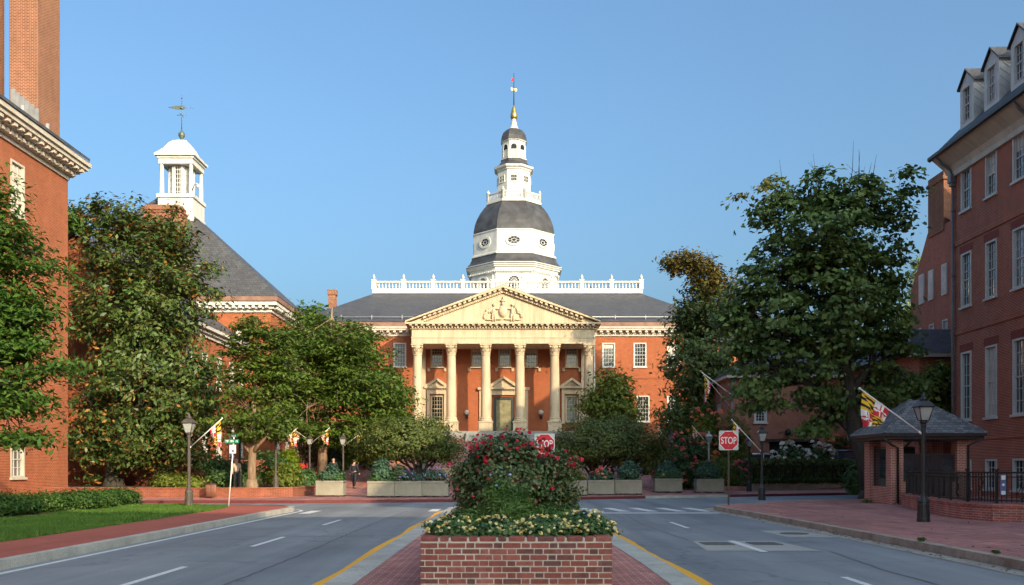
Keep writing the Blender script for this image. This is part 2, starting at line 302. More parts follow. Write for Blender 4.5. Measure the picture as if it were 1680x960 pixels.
# ------------------------------------------------------------------ mesh helpers
WL = {}
class MB:
    def __init__(s): s.v = []; s.f = []; s.m = []; s.sm = []
    def add(s, vs, fs, mi=0, sm=False):
        k = len(s.v); s.v += [tuple(p) for p in vs]
        for f in fs: s.f.append(tuple(i+k for i in f)); s.m.append(mi); s.sm.append(sm)
    def box(s, x0, x1, y0, y1, z0, z1, mi=0):
        s.add([(x0,y0,z0),(x1,y0,z0),(x1,y1,z0),(x0,y1,z0),(x0,y0,z1),(x1,y0,z1),(x1,y1,z1),(x0,y1,z1)],
              [(0,3,2,1),(4,5,6,7),(0,1,5,4),(1,2,6,5),(2,3,7,6),(3,0,4,7)], mi)
    def cbox(s, x0, x1, y0, y1, z0, z1, b=0.01, mi=0):
        """box with chamfered edges"""
        P = []
        for sz, z in ((0, z0), (0, z0+b), (1, z1-b), (1, z1)):
            i = b if z in (z0, z1) else 0
            for (cx, cy, dx, dy) in ((x0,y0,1,1),(x1,y0,-1,1),(x1,y1,-1,-1),(x0,y1,1,-1)):
                a, c = (cx+dx*(b+i), cy+dy*i, z), (cx+dx*i, cy+dy*(b+i), z)
                # order counter-clockwise
                if (cx, cy) in ((x0, y0), (x1, y1)): P += [c, a]
                else: P += [a, c]
        F = [tuple(range(7, -1, -1)), tuple(range(24, 32))]
        for r in range(3):
            for k in range(8):
                F.append((r*8+k, r*8+(k+1) % 8, r*8+8+(k+1) % 8, r*8+8+k))
        s.add(P, F, mi)
    def quad(s, a, b, c, d, mi=0): s.add([a, b, c, d], [(0,1,2,3)], mi)
    def poly(s, pts, mi=0): s.add(pts, [tuple(range(len(pts)))], mi)
    def prism(s, pts, z0, z1, mi=0):
        n = len(pts)
        s.add([(p[0],p[1],z0) for p in pts]+[(p[0],p[1],z1) for p in pts],
              [tuple(range(n-1,-1,-1)), tuple(range(n,2*n))]+[(i,(i+1)%n,n+(i+1)%n,n+i) for i in range(n)], mi)
    def fb(s, fr, u0, u1, n0, n1, z0, z1, mi=0):
        o, u, n = fr
        P = [o+u*a+n*b+Vector((0,0,c)) for c in (z0,z1) for (a,b) in ((u0,n0),(u1,n0),(u1,n1),(u0,n1))]
        s.add(P, [(0,3,2,1),(4,5,6,7),(0,1,5,4),(1,2,6,5),(2,3,7,6),(3,0,4,7)], mi)
    def fprism(s, fr, pts, n0, n1, mi=0, back=True):
        o, u, n = fr; k = len(pts)
        P = [o+u*a+n*b+Vector((0,0,c)) for b in (n0,n1) for (a,c) in pts]
        F = [tuple(range(k,2*k))]+[(i,k+i,k+(i+1)%k,(i+1)%k) for i in range(k)]
        if back: F.append(tuple(range(k-1,-1,-1)))
        s.add(P, F, mi)
    def fring(s, fr, outer, inner, n0, n1, mi=0):
        o, u, n = fr; k = len(outer)
        P = [o+u*a+n*b+Vector((0,0,c)) for b in (n0,n1) for pts in (outer, inner) for (a,c) in pts]
        F = []
        for i in range(k):
            j = (i+1) % k
            F += [(2*k+i,2*k+j,3*k+j,3*k+i), (i,2*k+i,2*k+j,j)[::-1], (k+i,k+j,3*k+j,3*k+i)[::-1]]
        s.add(P, F, mi)
    def lathe(s, prof, c=(0,0,0), n=16, ph=0.0, sm=True, mi=0, cap=True, sx=1, sy=1):
        P = []
        for r, z in prof:
            for k in range(n):
                a = ph+2*math.pi*k/n; P.append((c[0]+sx*r*math.cos(a), c[1]+sy*r*math.sin(a), c[2]+z))
        F = []
        for i in range(len(prof)-1):
            for k in range(n): F.append((i*n+k, i*n+(k+1)%n, i*n+n+(k+1)%n, i*n+n+k))
        s.add(P, F, mi, sm)
        if cap:
            b = len(s.v)-len(P)
            s.f += [tuple(b+k for k in range(n-1,-1,-1)), tuple(b+(len(prof)-1)*n+k for k in range(n))]; s.m += [mi,mi]; s.sm += [False,False]
    def tube(s, pts, rad, n=6, mi=0, sm=True, cap=True):
        pts = [Vector(p) for p in pts]; P = []; L = len(pts)
        for i, p in enumerate(pts):
            d = (pts[min(i+1,L-1)]-pts[max(i-1,0)])
            if d.length < 1e-6: d = Vector((0,0,1))
            d.normalize()
            a = d.cross(Vector((0,0,1)) if abs(d.z) < 0.95 else Vector((0,1,0))).normalized(); b = a.cross(d).normalized()
            r = rad[i] if isinstance(rad, (list, tuple)) else rad
            for k in range(n):
                t = 2*math.pi*k/n; P.append(p+(a*math.cos(t)-b*math.sin(t))*r)
        F = [(i*n+k, i*n+n+k, i*n+n+(k+1)%n, i*n+(k+1)%n)[::-1] for i in range(L-1) for k in range(n)]
        if cap: F += [tuple(range(n))[::-1], tuple((L-1)*n+k for k in range(n))]
        s.add(P, F, mi, sm)
    def ball(s, c, r, n=12, m=8, mi=0, sz=1.0):
        s.lathe([(max(1e-3, r*math.sin(math.pi*i/m)), -r*sz*math.cos(math.pi*i/m)) for i in range(m+1)], c, n, 0, True, mi, cap=False)
    def build(s, name, mats, parent=None, local=False, origin=None, merge=False):
        if not isinstance(mats, (list, tuple)): mats = [mats]
        off = Vector((0,0,0))
        if parent is not None: off = WL.get(parent.name, Vector((0,0,0)))
        elif origin is not None: off = Vector(origin)
        elif s.v and not local:
            a = np.array(s.v); off = Vector(((a[:,0].min()+a[:,0].max())/2, (a[:,1].min()+a[:,1].max())/2, a[:,2].min()))
        if local: off = Vector((0,0,0))
        A = np.array(s.v, dtype=np.float64)
        me = bpy.data.meshes.new(name)
        me.from_pydata((A-np.array(off)).tolist(), [], s.f)
        for m_ in mats: me.materials.append(m_)
        me.polygons.foreach_set('material_index', s.m); me.polygons.foreach_set('use_smooth', s.sm)
        # box-projected coordinates in metres
        uv = me.uv_layers.new(name='UVMap')
        nl = len(me.loops); li = np.empty(nl, dtype=np.int32); me.loops.foreach_get('vertex_index', li)
        npol = len(me.polygons); nr = np.empty(npol*3); me.polygons.foreach_get('normal', nr); nr = nr.reshape(-1,3)
        lt = np.empty(npol, dtype=np.int32); me.polygons.foreach_get('loop_total', lt)
        N = np.repeat(nr, lt, axis=0); Pp = A[li]; W = np.zeros((nl,2))
        az = np.abs(N[:,2]); flat = az > 0.92
        hx = np.abs(N[:,0]) > np.abs(N[:,1])
        W[:,0] = np.where(hx, Pp[:,1], Pp[:,0])
        sl = np.sqrt(np.maximum(1-az**2, 0.05))
        W[:,1] = Pp[:,2]/sl
        W[flat,0] = Pp[flat,0]; W[flat,1] = Pp[flat,1]
        uv.data.foreach_set('uv', W.astype(np.float32).ravel())
        me.update()
        o = bpy.data.objects.new(name, me); COL.objects.link(o)
        if parent is not None:
            o.parent = parent; WL[o.name] = WL.get(parent.name, Vector((0,0,0)))
        else:
            o.location = off; WL[o.name] = Vector(off)
        return o
def tag(o, label=None, cat=None, group=None, kind=None):
    if label: o['label'] = label
    if cat: o['category'] = cat
    if group: o['group'] = group
    if kind: o['kind'] = kind
    return o
def thing(name, label, cat, loc=(0,0,0), rz=0.0, group=None):
    o = bpy.data.objects.new(name, None); COL.objects.link(o); o.location = loc; o.rotation_euler = (0,0,rz)
    o.empty_display_size = 0.3
    WL[o.name] = Vector(loc)
    return tag(o, label, cat, group)
def struct(o, label=None): o['kind'] = 'structure'; return o
def dup(root, loc, rz=None, label=None, group=None, scale=None):
    r = root.copy(); COL.objects.link(r); r.location = loc
    if rz is not None: r.rotation_euler = (0,0,rz)
    if scale is not None: r.scale = scale if isinstance(scale, tuple) else (scale,)*3
    if label: r['label'] = label
    if group: r['group'] = group
    for ch in list(root.children):
        c = ch.copy(); COL.objects.link(c); c.parent = r
        for g in list(ch.children):
            d = g.copy(); COL.objects.link(d); d.parent = c
    return r
def rawmesh(name, V, F, mt, parent=None, local=False):
    """numpy mesh of equal-size faces"""
    off = np.zeros(3)
    if parent is not None and not local: off = np.array(WL.get(parent.name, (0,0,0)))
    me = bpy.data.meshes.new(name); k = F.shape[1]
    me.vertices.add(len(V)); me.vertices.foreach_set('co', (V-off).astype(np.float32).ravel())
    me.loops.add(F.size); me.loops.foreach_set('vertex_index', F.astype(np.int32).ravel())
    me.polygons.add(len(F)); me.polygons.foreach_set('loop_start', np.arange(0, F.size, k, dtype=np.int32))
    me.polygons.foreach_set('loop_total', np.full(len(F), k, dtype=np.int32))
    me.materials.append(mt); me.update(calc_edges=True)
    o = bpy.data.objects.new(name, me); COL.objects.link(o)
    if parent is not None: o.parent = parent; WL[o.name] = WL.get(parent.name, Vector((0,0,0)))
    return o

# --- ground heights
FK = [(-200, 41), (-9.4, 41.4), (-2.9, 42.9), (7, 48), (20.3, 54.5), (60, 72), (200, 130)]     # far kerb of the cross street
HP = [(-1e4, 0.12), (52, 0.12), (58, 0.42), (66, 1.5), (76, 2.95), (84, 4.35), (95, 4.6), (140, 5.0), (400, 3.0), (1e4, 2)]
def fk(x): return float(np.interp(x, [p[0] for p in FK], [p[1] for p in FK]))
def hh(x, y):
    if y < fk(x): return -0.06
    h = float(np.interp(y, [p[0] for p in HP], [p[1] for p in HP]))
    if x > 7.2:      # the right hand side stays level as far as the hedge
        r = min(1.0, (x-7.2)/3.0); h = h*(1-r)+r*min(h, float(np.interp(y, [52,61.8,64,100,1e4], [0.12,0.15,0.90,1.1,1.0])))
        return h
    s = min(1.0, max(0.0, (abs(x)-16)/14.0))
    return h*(1-s)+min(h, 0.55+0.012*max(0, y-60))*s if y > 55 else h
def pxw(px, py, Y): return Vector(((px-840)/1500*Y, Y, 1.6+(768-py)/1500*Y))

M['tar'] = ground_mat('tar_seam', [(0.3, (0.06, 0.062, 0.066)), (0.7, (0.12, 0.125, 0.13))], 3, 0.7, 30, 0.3)
M['asphalt_new'] = ground_mat('patched_asphalt', [(0.3, (0.16, 0.173, 0.188)), (0.7, (0.21, 0.224, 0.238))], 1.2, 0.85, 45, 0.3)
# ================================================================== building helpers
def FR(o, u, n): return (Vector(o), Vector(u), Vector(n))
def front(y): return FR((0,y,0), (1,0,0), (0,-1,0))
def east(x): return FR((x,0,0), (0,1,0), (1,0,0))
def west(x): return FR((x,0,0), (0,1,0), (-1,0,0))
def wall_open(mb, fr, u0, u1, z0, z1, ops, depth=0.16, mi=0, rmi=None):
    """a wall face with window and door openings cut out and their reveals"""
    rmi = mi if rmi is None else rmi
    us = sorted(set([u0,u1]+[a for o in ops for a in (o[0],o[1])])); zs = sorted(set([z0,z1]+[a for o in ops for a in (o[2],o[3])]))
    o_, u, n = fr
    def P(a, c, b=0): return o_+u*a+n*b+Vector((0,0,c))
    for i in range(len(us)-1):
        run = None
        for j in range(len(zs)-1):
            cu, cz = (us[i]+us[i+1])/2, (zs[j]+zs[j+1])/2
            hole = any(a < cu < b and c < cz < d for a,b,c,d in ops)
            if not hole:
                if run is None: run = zs[j]
                if j == len(zs)-2: mb.quad(P(us[i],run),P(us[i+1],run),P(us[i+1],zs[j+1]),P(us[i],zs[j+1]),mi); run = None
            elif run is not None:
                mb.quad(P(us[i],run),P(us[i+1],run),P(us[i+1],zs[j]),P(us[i],zs[j]),mi); run = None
    for a,b,c,d in ops:
        for (p,q) in (((a,c),(b,c)),((b,c),(b,d)),((b,d),(a,d)),((a,d),(a,c))):
            mb.quad(P(*p),P(*q),P(*q,-depth),P(*p,-depth),rmi)
WRNG = random.Random(77)
def window(parent, fr, u, z0, w, h, cols=3, rows=4, pane='glass', casing=0.09, sill=True, fm='white', proud=0.03, lab=None, sash=True, rec=0.10, bar=0.028):
    if pane in ('glass','glass_pale') and h > 1.2: pane = WRNG.choice([pane,pane,pane,'glass','glass_pale','glass_deep'])
    mb = MB(); a, b = u-w/2, u+w/2; z1 = z0+h
    half_blind = WRNG.random() < 0.35 and pane != 'blind' and pane != 'curtain' and h > 1.4; bl = WRNG.uniform(0.18,0.5)
    for (p,q,r,s) in ((a,a+casing,z0,z1),(b-casing,b,z0,z1),(a+casing,b-casing,z1-casing,z1),(a+casing,b-casing,z0,z0+casing*0.8)):
        mb.fb(fr, p, q, -0.14, proud, r, s)
    ia, ib, iz0, iz1 = a+casing, b-casing, z0+casing*0.8, z1-casing
    if sash:
        zm = (iz0+iz1)/2
        mb.fb(fr, ia, ib, -rec-0.02, -rec+0.045, zm-0.03, zm+0.03)
        for (p,q) in ((ia,ia+0.05),(ib-0.05,ib)): mb.fb(fr, p, q, -rec-0.019, -rec+0.04, iz0+0.001, zm-0.03); mb.fb(fr, p, q, -rec-0.019, -rec+0.042, zm+0.03, iz1-0.001)
    for k in range(1, cols):
        x = ia+(ib-ia)*k/cols; mb.fb(fr, x-bar/2, x+bar/2, -rec-0.018, -rec+0.028, iz0+0.002, iz1-0.002)
    for k in range(1, rows):
        if sash and rows % 2 == 0 and k == rows//2: continue
        z = iz0+(iz1-iz0)*k/rows; mb.fb(fr, ia+0.002, ib-0.002, -rec-0.017, -rec+0.025, z-bar/2, z+bar/2)
    f = mb.build('window', M[fm], parent)
    if lab: f['label'] = lab
    p = MB(); p.fb(fr, ia-0.02, ib+0.02, -rec-0.06, -rec-0.015, iz0-0.02, iz1+0.02); p.build('pane', M[pane], f)
    if half_blind: q = MB(); q.fb(fr, ia, ib, -rec-0.0148, -rec-0.0125, iz1-(iz1-iz0)*bl, iz1); q.build('roller_blind', M['curtain'], f)
    if sill:
        s = MB(); s.fb(fr, a-0.08, b+0.08, 0.003, 0.12, z0-0.11, z0-0.002); s.build('sill', M[fm], f)
    return f
def arch_pts(w, z0, zs, n=10):
    r = w/2
    return [(-r,z0),(r,z0)]+[(r*math.cos(math.pi*k/n), zs+r*math.sin(math.pi*k/n)) for k in range(n+1)]
def oval(cx, cz, a, b, n=20): return [(cx+a*math.cos(2*math.pi*k/n), cz+b*math.sin(2*math.pi*k/n)) for k in range(n)]

# ================================================================== GROUND AND ROADS
def terrain():
    xs = [-900,-400,-200,-120,-80]+list(range(-60,61,2))+[80,120,200,400,900]
    ys = [-200,-100,-60,-40,-20,0,10,20,30]+[36+k for k in range(0,60)]+[100,110,120,130,150,180,220,300,500,900,2500]
    V = []; F = []
    for y in ys:
        for x in xs: V.append((x,y,hh(x,y)-(0.10 if y > fk(x) else 0)))
    nx = len(xs)
    for j in range(len(ys)-1):
        for i in range(nx-1): F.append((j*nx+i,j*nx+i+1,j*nx+nx+i+1,j*nx+nx+i))
    mb = MB(); mb.add(V, F, 0, True); struct(mb.build('ground', M['earth'], origin=(0,0,0)))
terrain()
mb = MB()
xs = [-120]+list(range(-60,61,2))+[120]
mb.add([(x,-80,0) for x in xs]+[(x,fk(x)+0.3,0) for x in xs], [(i,i+1,len(xs)+i+1,len(xs)+i) for i in range(len(xs)-1)])
struct(mb.build('road', M['road'], origin=(0,0,0)))
# raised brick plaza climbing to the state house
def sheet(name, x0, x1, step, y0f, y1, m, dz, ny=24):
    n = max(1, int(round((x1-x0)/step))); V = []; F = []
    for i in range(n+1):
        x = x0+(x1-x0)*i/n; a = y0f(x)
        for j in range(ny+1):
            y = a+(y1-a)*j/ny; V.append((x,y,hh(x,max(y,fk(x)+0.01))+dz))
    for i in range(n):
        for j in range(ny): F.append((i*(ny+1)+j,(i+1)*(ny+1)+j,(i+1)*(ny+1)+j+1,i*(ny+1)+j+1))
    mb = MB(); mb.add(V, F, 0, True); return mb.build(name, M[m], origin=(0,0,0))
struct(sheet('plaza', -60, 60, 2, lambda x: fk(x)+0.14, 90, 'paving', 0.0, 60))
struct(sheet('planting_soil', 12.6, 48.6, 1, lambda x: float(np.interp(x,[12.6,13.7,15.4,20,34,48.6],[60.4,59.4,59.4,61.5,67.5,74])), 80, 'soil', 0.05, 14))
# kerb along the plaza, red paint on most of it
def strip(name, pts, wid, z0, z1, m, side=1):
    P = [Vector((p[0],p[1],0)) for p in pts]; L = len(P); q = []
    for i in range(L):
        d = (P[min(i+1,L-1)]-P[max(i-1,0)]).normalized(); q.append(P[i]+Vector((-d.y,d.x,0))*wid*side)
    mb = MB()
    for i in range(L-1):
        a,b,c,d = P[i],P[i+1],q[i+1],q[i]
        mb.add([(a.x,a.y,z0),(b.x,b.y,z0),(c.x,c.y,z0),(d.x,d.y,z0),(a.x,a.y,z1),(b.x,b.y,z1),(c.x,c.y,z1),(d.x,d.y,z1)],
               [(4,5,6,7),(0,1,5,4),(2,3,7,6)]+([(3,0,4,7)] if i == 0 else [])+([(1,2,6,5)] if i == L-2 else []))
    return struct(mb.build(name, M[m], origin=(0,0,0)))
fkp = [(x, fk(x)) for x in [-60,-30,-15,-9.4,-6,-2.9,0,3.5,7]]
strip('plaza_kerb', fkp, 0.16, -0.05, 0.135, 'red_kerb')
strip('plaza_kerb_concrete', [(x, fk(x)) for x in (7.02,9.5,12)], 0.16, -0.05, 0.135, 'concrete')
strip('plaza_kerb_far', [(x, fk(x)) for x in (12.02,16,20.3,40,60)], 0.16, -0.05, 0.135, 'red_kerb')
# left pavement
def arc(cx, cy, r, a0, a1, n=8): return [(cx+r*math.cos(R(a0+(a1-a0)*k/n)), cy+r*math.sin(R(a0+(a1-a0)*k/n))) for k in range(n+1)]
LK = [(-8.0,-60),(-8.0,0),(-8.0,20),(-8.05,30),(-8.05,33.6)]+arc(-10.3,33.6,2.25,10,80,8)+[(-13,36.6),(-20,37.4),(-60,38)]
RK = [(7.95,-60),(7.95,0),(7.95,20),(7.85,30),(7.75,33)]+arc(10.6,34.6,2.9,176,104,8)+[(11.5,40.0),(14,41.6),(20,44.6),(40,54),(60,63)]
lk_lit = [p for p in LK if p[1] < 31]
strip('kerb', LK[:4], 0.2, -0.05, 0.155, 'concrete')
strip('kerb_corner', [LK[3]]+LK[4:9], 0.2, -0.05, 0.156, 'concrete')
strip('kerb_red', LK[8:], 0.2, -0.05, 0.157, 'red_kerb')
strip('kerb_east', RK, 0.2, -0.05, 0.155, 'kerb_tan', side=-1)
def offset(pts, d):
    P = [Vector((p[0],p[1],0)) for p in pts]; L = len(P); q = []
    for i in range(L):
        t = (P[min(i+1,L-1)]-P[max(i-1,0)]).normalized(); w = P[i]+Vector((-t.y,t.x,0))*d; q.append((w.x,w.y))
    return q
def flat(name, pts, z, m, th=None):
    mb = MB()
    if th: mb.prism(pts, z-th, z)
    else: mb.poly([(p[0],p[1],z) for p in pts])
    return struct(mb.build(name, M[m], origin=(0,0,0)))
LS = offset(LK, 0.19)
flat('pavement', LS+[(-60,-60)], 0.148, 'paving_red', 0.2)
RS = offset(RK, -0.19)
flat('pavement_east', (RS+[(60,-60)])[::-1], 0.148, 'paving', 0.2)
# gutters: pale concrete ribbons
def ribbon(name, pts, d0, d1, z, m):
    a, b = offset(pts, d0), offset(pts, d1); mb = MB()
    for i in range(len(pts)-1): mb.quad((*a[i],z),(*a[i+1],z),(*b[i+1],z),(*b[i],z))
    return struct(mb.build(name, M[m], origin=(0,0,0)))
ribbon('gutter_east', RK[:14], 0.004, 0.42, 0.006, 'gutter_tan')
ribbon('edge_line', LK[:9], -0.20, -0.32, 0.005, 'mark_white')
# lawn, mulch on the left
flat('lawn', [(-10.0,-60),(-10.0,10),(-10.05,22),(-10.25,31),(-10.5,33.8),(-11.0,35.2),(-12.2,35.9),(-14.6,36.4),(-14.4,-60)][::-1], 0.155, 'turf', 0.15)
flat('mulch_bed', [(-14.4,-60),(-14.6,36.4),(-30,37.2),(-30,-60)][::-1], 0.158, 'mulch', 0.15)
# median: kerb, brick paving
ML = [(-2.36,-30),(-2.36,25),(-2.32,33.5)]+arc(-0.3,33.6,2.02,178,92,6)
MR = [(2.36,-30),(2.36,14),(2.15,24),(2.0,33.2)]+arc(-0.3,33.6,2.02,10,88,6)[1:]
strip('median_kerb', ML, 0.38, -0.04, 0.15, 'concrete', side=-1)
strip('median_kerb_east', MR, 0.38, -0.04, 0.15, 'concrete', side=1)
mi_ = offset(ML, -0.37); mr_ = offset(MR, 0.37)
flat('median_paving', (mi_+mr_[::-1])[::-1], 0.143, 'paving', 0.15)
def wander(pts, seed, amp=0.035):
    rng = random.Random(seed); out = []
    for a,b in zip(pts[:-1],pts[1:]):
        n = max(1, int(math.dist(a,b)/0.7))
        for i in range(n): out.append((a[0]+(b[0]-a[0])*i/n+rng.uniform(-1,1)*amp*0.4+amp*math.sin((a[1]+(b[1]-a[1])*i/n)*0.9+seed), a[1]+(b[1]-a[1])*i/n))
    return out+[pts[-1]]
ribbon('yellow_line', wander(ML[:5],1), 0.15, 0.36, 0.005, 'mark_yellow')
ribbon('yellow_line_east', wander(MR[:5],2), -0.15, -0.36, 0.005, 'mark_yellow')
# lane dashes, crosswalk, stop line
def mark(name, x0, x1, y0, y1, m='mark_white', z=0.0055, sk=0): flat(name, [(x0+sk,y0),(x1+sk,y0),(x1,y1),(x0,y1)], z, m)
for y in (4.5, 12.2, 18.6, 25.6): mark('lane_dash', -5.35, -5.23, y, y+2.6)
for y in (3.5, 10.6): mark('lane_dash', 4.8, 4.92, y, y+2.8)
mark('lane_dash', 4.70, 4.86, 17.3, 20.0, z=0.013); mark('lane_dash', 4.62, 4.74, 24.3, 27.0)
for k in range(5): mark('crosswalk_bar', 2.55+k*1.05, 2.95+k*1.05, 33.6, 36.6, sk=0.35)
mark('stop_line', 2.5, 7.6, 32.2, 32.75)
mark('crosswalk_bar', -3.1, -2.75, 33.6, 35.6); mark('crosswalk_bar', -7.5, -7.1, 32.0, 34.2)
# tar-filled seams and utility cuts in the asphalt
def seam(pts, w, seed):
    rng = random.Random(seed); out = []
    for a,b in zip(pts[:-1],pts[1:]):
        n = max(1, int(math.dist(a,b)/0.35))
        for i in range(n): out.append((a[0]+(b[0]-a[0])*i/n+rng.uniform(-1,1)*0.022, a[1]+(b[1]-a[1])*i/n+rng.uniform(-1,1)*0.022))
    out.append(pts[-1]); ribbon('tar_seam', out, -w/2, w/2, 0.0045, 'tar')
for i,(pts,w) in enumerate((([(-3.95,7),(-3.9,16),(-4.0,27),(-3.9,34)],0.035),([(-7.6,21.5),(-5.5,21.2),(-2.75,21.6)],0.05),([(5.9,9),(5.8,14),(6.1,17.5)],0.03),([(3.5,12.3),(4.1,12.35)],0.09),([(3.1,16.6),(3.5,16.55)],0.06),([(3.9,20.2),(3.7,26),(3.9,32)],0.03),([(-7.7,29.3),(-5,29.6),(-2.8,29.2)],0.04),([(4.6,10.6),(5.0,10.65)],0.05))): seam(pts, w, 20+i)
flat('utility_cut', [(-7.2,18.4),(-5.9,18.5),(-5.8,24.6),(-7.1,24.4)], 0.0032, 'asphalt_new')
flat('utility_cut_far', [(3.0,23.0),(4.2,23.1),(4.1,28.2),(3.1,28.1)], 0.0032, 'asphalt_new')
# repair patches with covers
flat('road_patch', [(3.75,17.6),(5.95,17.6),(5.75,20.0),(3.95,20.0)], 0.007, 'patch')
flat('road_patch_small', [(6.35,21.0),(7.5,21.0),(7.4,23.3),(6.3,23.3)], 0.007, 'patch')
def cover(x0, x1, y0, y1, label, grp=None, round_=False):
    mb = MB()
    if round_: mb.lathe([(0.02,0.0),(x1,0.0),(x1,0.012),(x1-0.03,0.016),(0.02,0.016)], (x0,y0,0.004), 24)
    else:
        mb.cbox(x0,x1,y0,y1,0.004,0.018,0.004)
        n = 6
        for k in range(n):
            a = x0+0.06+(x1-x0-0.12)*k/n; mb.box(a, a+0.05, y0+0.05, y1-0.05, 0.0175, 0.021)
    tag(mb.build('manhole_cover', M['castiron']), label, 'manhole cover', grp)
cover(4.0, 4.62, 18.9, 19.6, 'black rectangular iron cover left of the white dash in the concrete road patch', 'covers in the roadway')
cover(5.0, 5.62, 18.9, 19.6, 'black rectangular iron cover right of the white dash in the concrete road patch', 'covers in the roadway')
cover(6.85, 0.34, 22.2, 0, 'round iron manhole cover in the small patch close to the kerb', 'covers in the roadway', True)

# ================================================================== STATE HOUSE
def state_house():
    S = thing('state_house', 'red brick domed state house with stone columned portico', 'state house', (-0.8, 96, 4.5))
    YW = 88.5; fr = front(YW); k = YW/1500
    X = lambda px: (px-840)*k
    up = [595,656,717,783,828,872,938,998.5,1050,1105]
    lo = [656,717,938,1055,1105]
    ops = []
    for p in up: ops.append((X(p)-0.62, X(p)+0.62, 11.4, 13.72))
    for p in lo: ops.append((X(p)-0.62, X(p)+0.62, 6.1, 8.6))
    dx = -0.8
    ops.append((dx-1.0, dx+1.0, 5.0, 8.45))
    mb = MB(); wall_open(mb, fr, -20.6, 19.6, 0, 14.6, ops, 0.25)
    mb.quad((-20.6,YW,0),(-20.6,127,0),(-20.6,127,14.6),(-20.6,YW,14.6)); mb.quad((19.6,YW,0),(19.6,127,0),(19.6,127,14.6),(19.6,YW,14.6))
    mb.quad((-20.6,127,0),(19.6,127,0),(19.6,127,14.6),(-20.6,127,14.6))
    for (a,b) in ((-20.6,-9.6),(8.0,19.6)): mb.fb(fr, a, b, 0.002, 0.07, 10.25, 10.5)
    mb.build('wall', M['brick_house'], S)
    for p in up:
        inp = 700 < p < 960
        w = window(S, fr, X(p), 11.4, 1.24, 2.32, 4 if not inp else 4, 6, 'blind' if p in (656,) else ('glass_pale' if inp else 'glass'), 0.10, True, 'stone' if inp else 'white',
               sash=True, lab='upper window with a drawn grey blind' if p == 656 else None)
        if inp:
            b = MB()
            for s in (-1,1): b.fb(fr, X(p)+s*0.78-0.12, X(p)+s*0.78+0.12, 0.003, 0.16, 10.95, 11.27)
            b.fb(fr, X(p)-0.95, X(p)+0.95, 0.003, 0.22, 11.27, 11.288); b.build('bracket', M['stone'], w)
    for p in lo:
        window(S, fr, X(p), 6.1, 1.24, 2.5, 4, 6, 'glass' if p != 938 else 'blind', 0.10, True, 'white' if p > 960 else 'stone', lab='ground floor window with a pale blind' if p == 938 else None)
    # pedimented stone surrounds of windows and door
    def surround(u, z0, zt, w, apex, name):
        m = MB()
        for s in (-1,1): m.fb(fr, u+s*w/2-(0.28 if s>0 else 0.0), u+s*w/2+(0.0 if s>0 else 0.28), 0.003, 0.22, z0, zt)
        m.fb(fr, u-w/2, u+w/2, 0.003, 0.24, zt, zt+0.55)
        m.fb(fr, u-w/2-0.22, u+w/2+0.22, 0.003, 0.5, zt+0.55, zt+0.72)
        n_ = int(w/0.22)
        for i in range(n_+1): m.fb(fr, u-w/2+i*w/n_-0.05, u-w/2+i*w/n_+0.05, 0.25, 0.40, zt+0.44, zt+0.55)
        h = w/2+0.22; zb = zt+0.72; za = zb+apex
        m.fprism(fr, [(u-h+0.3,zb),(u+h-0.3,zb),(u,za-0.18)], 0.003, 0.2)
        for s in (-1,1):
            m.fprism(fr, [(u+s*h,zb),(u+s*h,zb+0.06),(u,za+0.1),(u,za-0.14),(u+s*(h-0.42),zb)], 0.003, 0.5)
        return m.build(name, M['stone'], S)
    for p in (717,938): surround(X(p), 5.9, 8.75, 1.95, 0.75, 'window_pediment')
    surround(dx, 5.0, 8.65, 2.9, 1.0, 'door_pediment')
    for s in (-1,1):
        m = MB(); m.fb(fr, dx+s*2.15-0.2, dx+s*2.15+0.2, 0.003, 0.18, 5.0, 9.15); m.fb(fr, dx+s*2.15-0.36, dx+s*2.15+0.36, 0.003, 0.34, 9.15, 9.4); m.build('door_pilaster', M['stone'], S)
    d = MB(); d.fb(fr, dx-1.0, dx-0.72, -0.25, -0.10, 5.0, 8.45); d.fb(fr, dx+0.72, dx+1.0, -0.25, -0.10, 5.0, 8.45); d.fb(fr, dx-0.72, dx+0.72, -0.25, -0.10, 8.2, 8.45)
    df = d.build('door_frame', M['dark_teal'], S)
    d = MB()
    for s in (0,1):
        a = dx-0.72+s*0.725; d.fb(fr, a, a+0.715, -0.22, -0.16, 5.0, 8.2)
        for q in range(4): d.fb(fr, a+0.1, a+0.615, -0.16, -0.135, 5.2+q*0.74, 5.8+q*0.74)
    d.build('door', M['bronze_door'], df)
    # globe wall lamps either side of the door
    for p in (766.5,887.5):
        m = MB(); u = X(p); zc = 6.75
        m.fb(fr, u-0.1, u+0.1, 0.003, 0.08, zc-0.35, zc-0.05); m.fb(fr, u-0.05, u+0.05, 0.08, 0.42, zc-0.24, zc-0.16)
        m.lathe([(0.03,-0.45),(0.11,-0.3),(0.14,-0.1),(0.1,0.02)], (u,YW-0.38,zc), 10)
        w = m.build('wall_lamp', M['iron'], S)
        g = MB(); g.ball((u,YW-0.38,zc+0.22), 0.24, 14, 10); g.build('globe', M['white'], w)
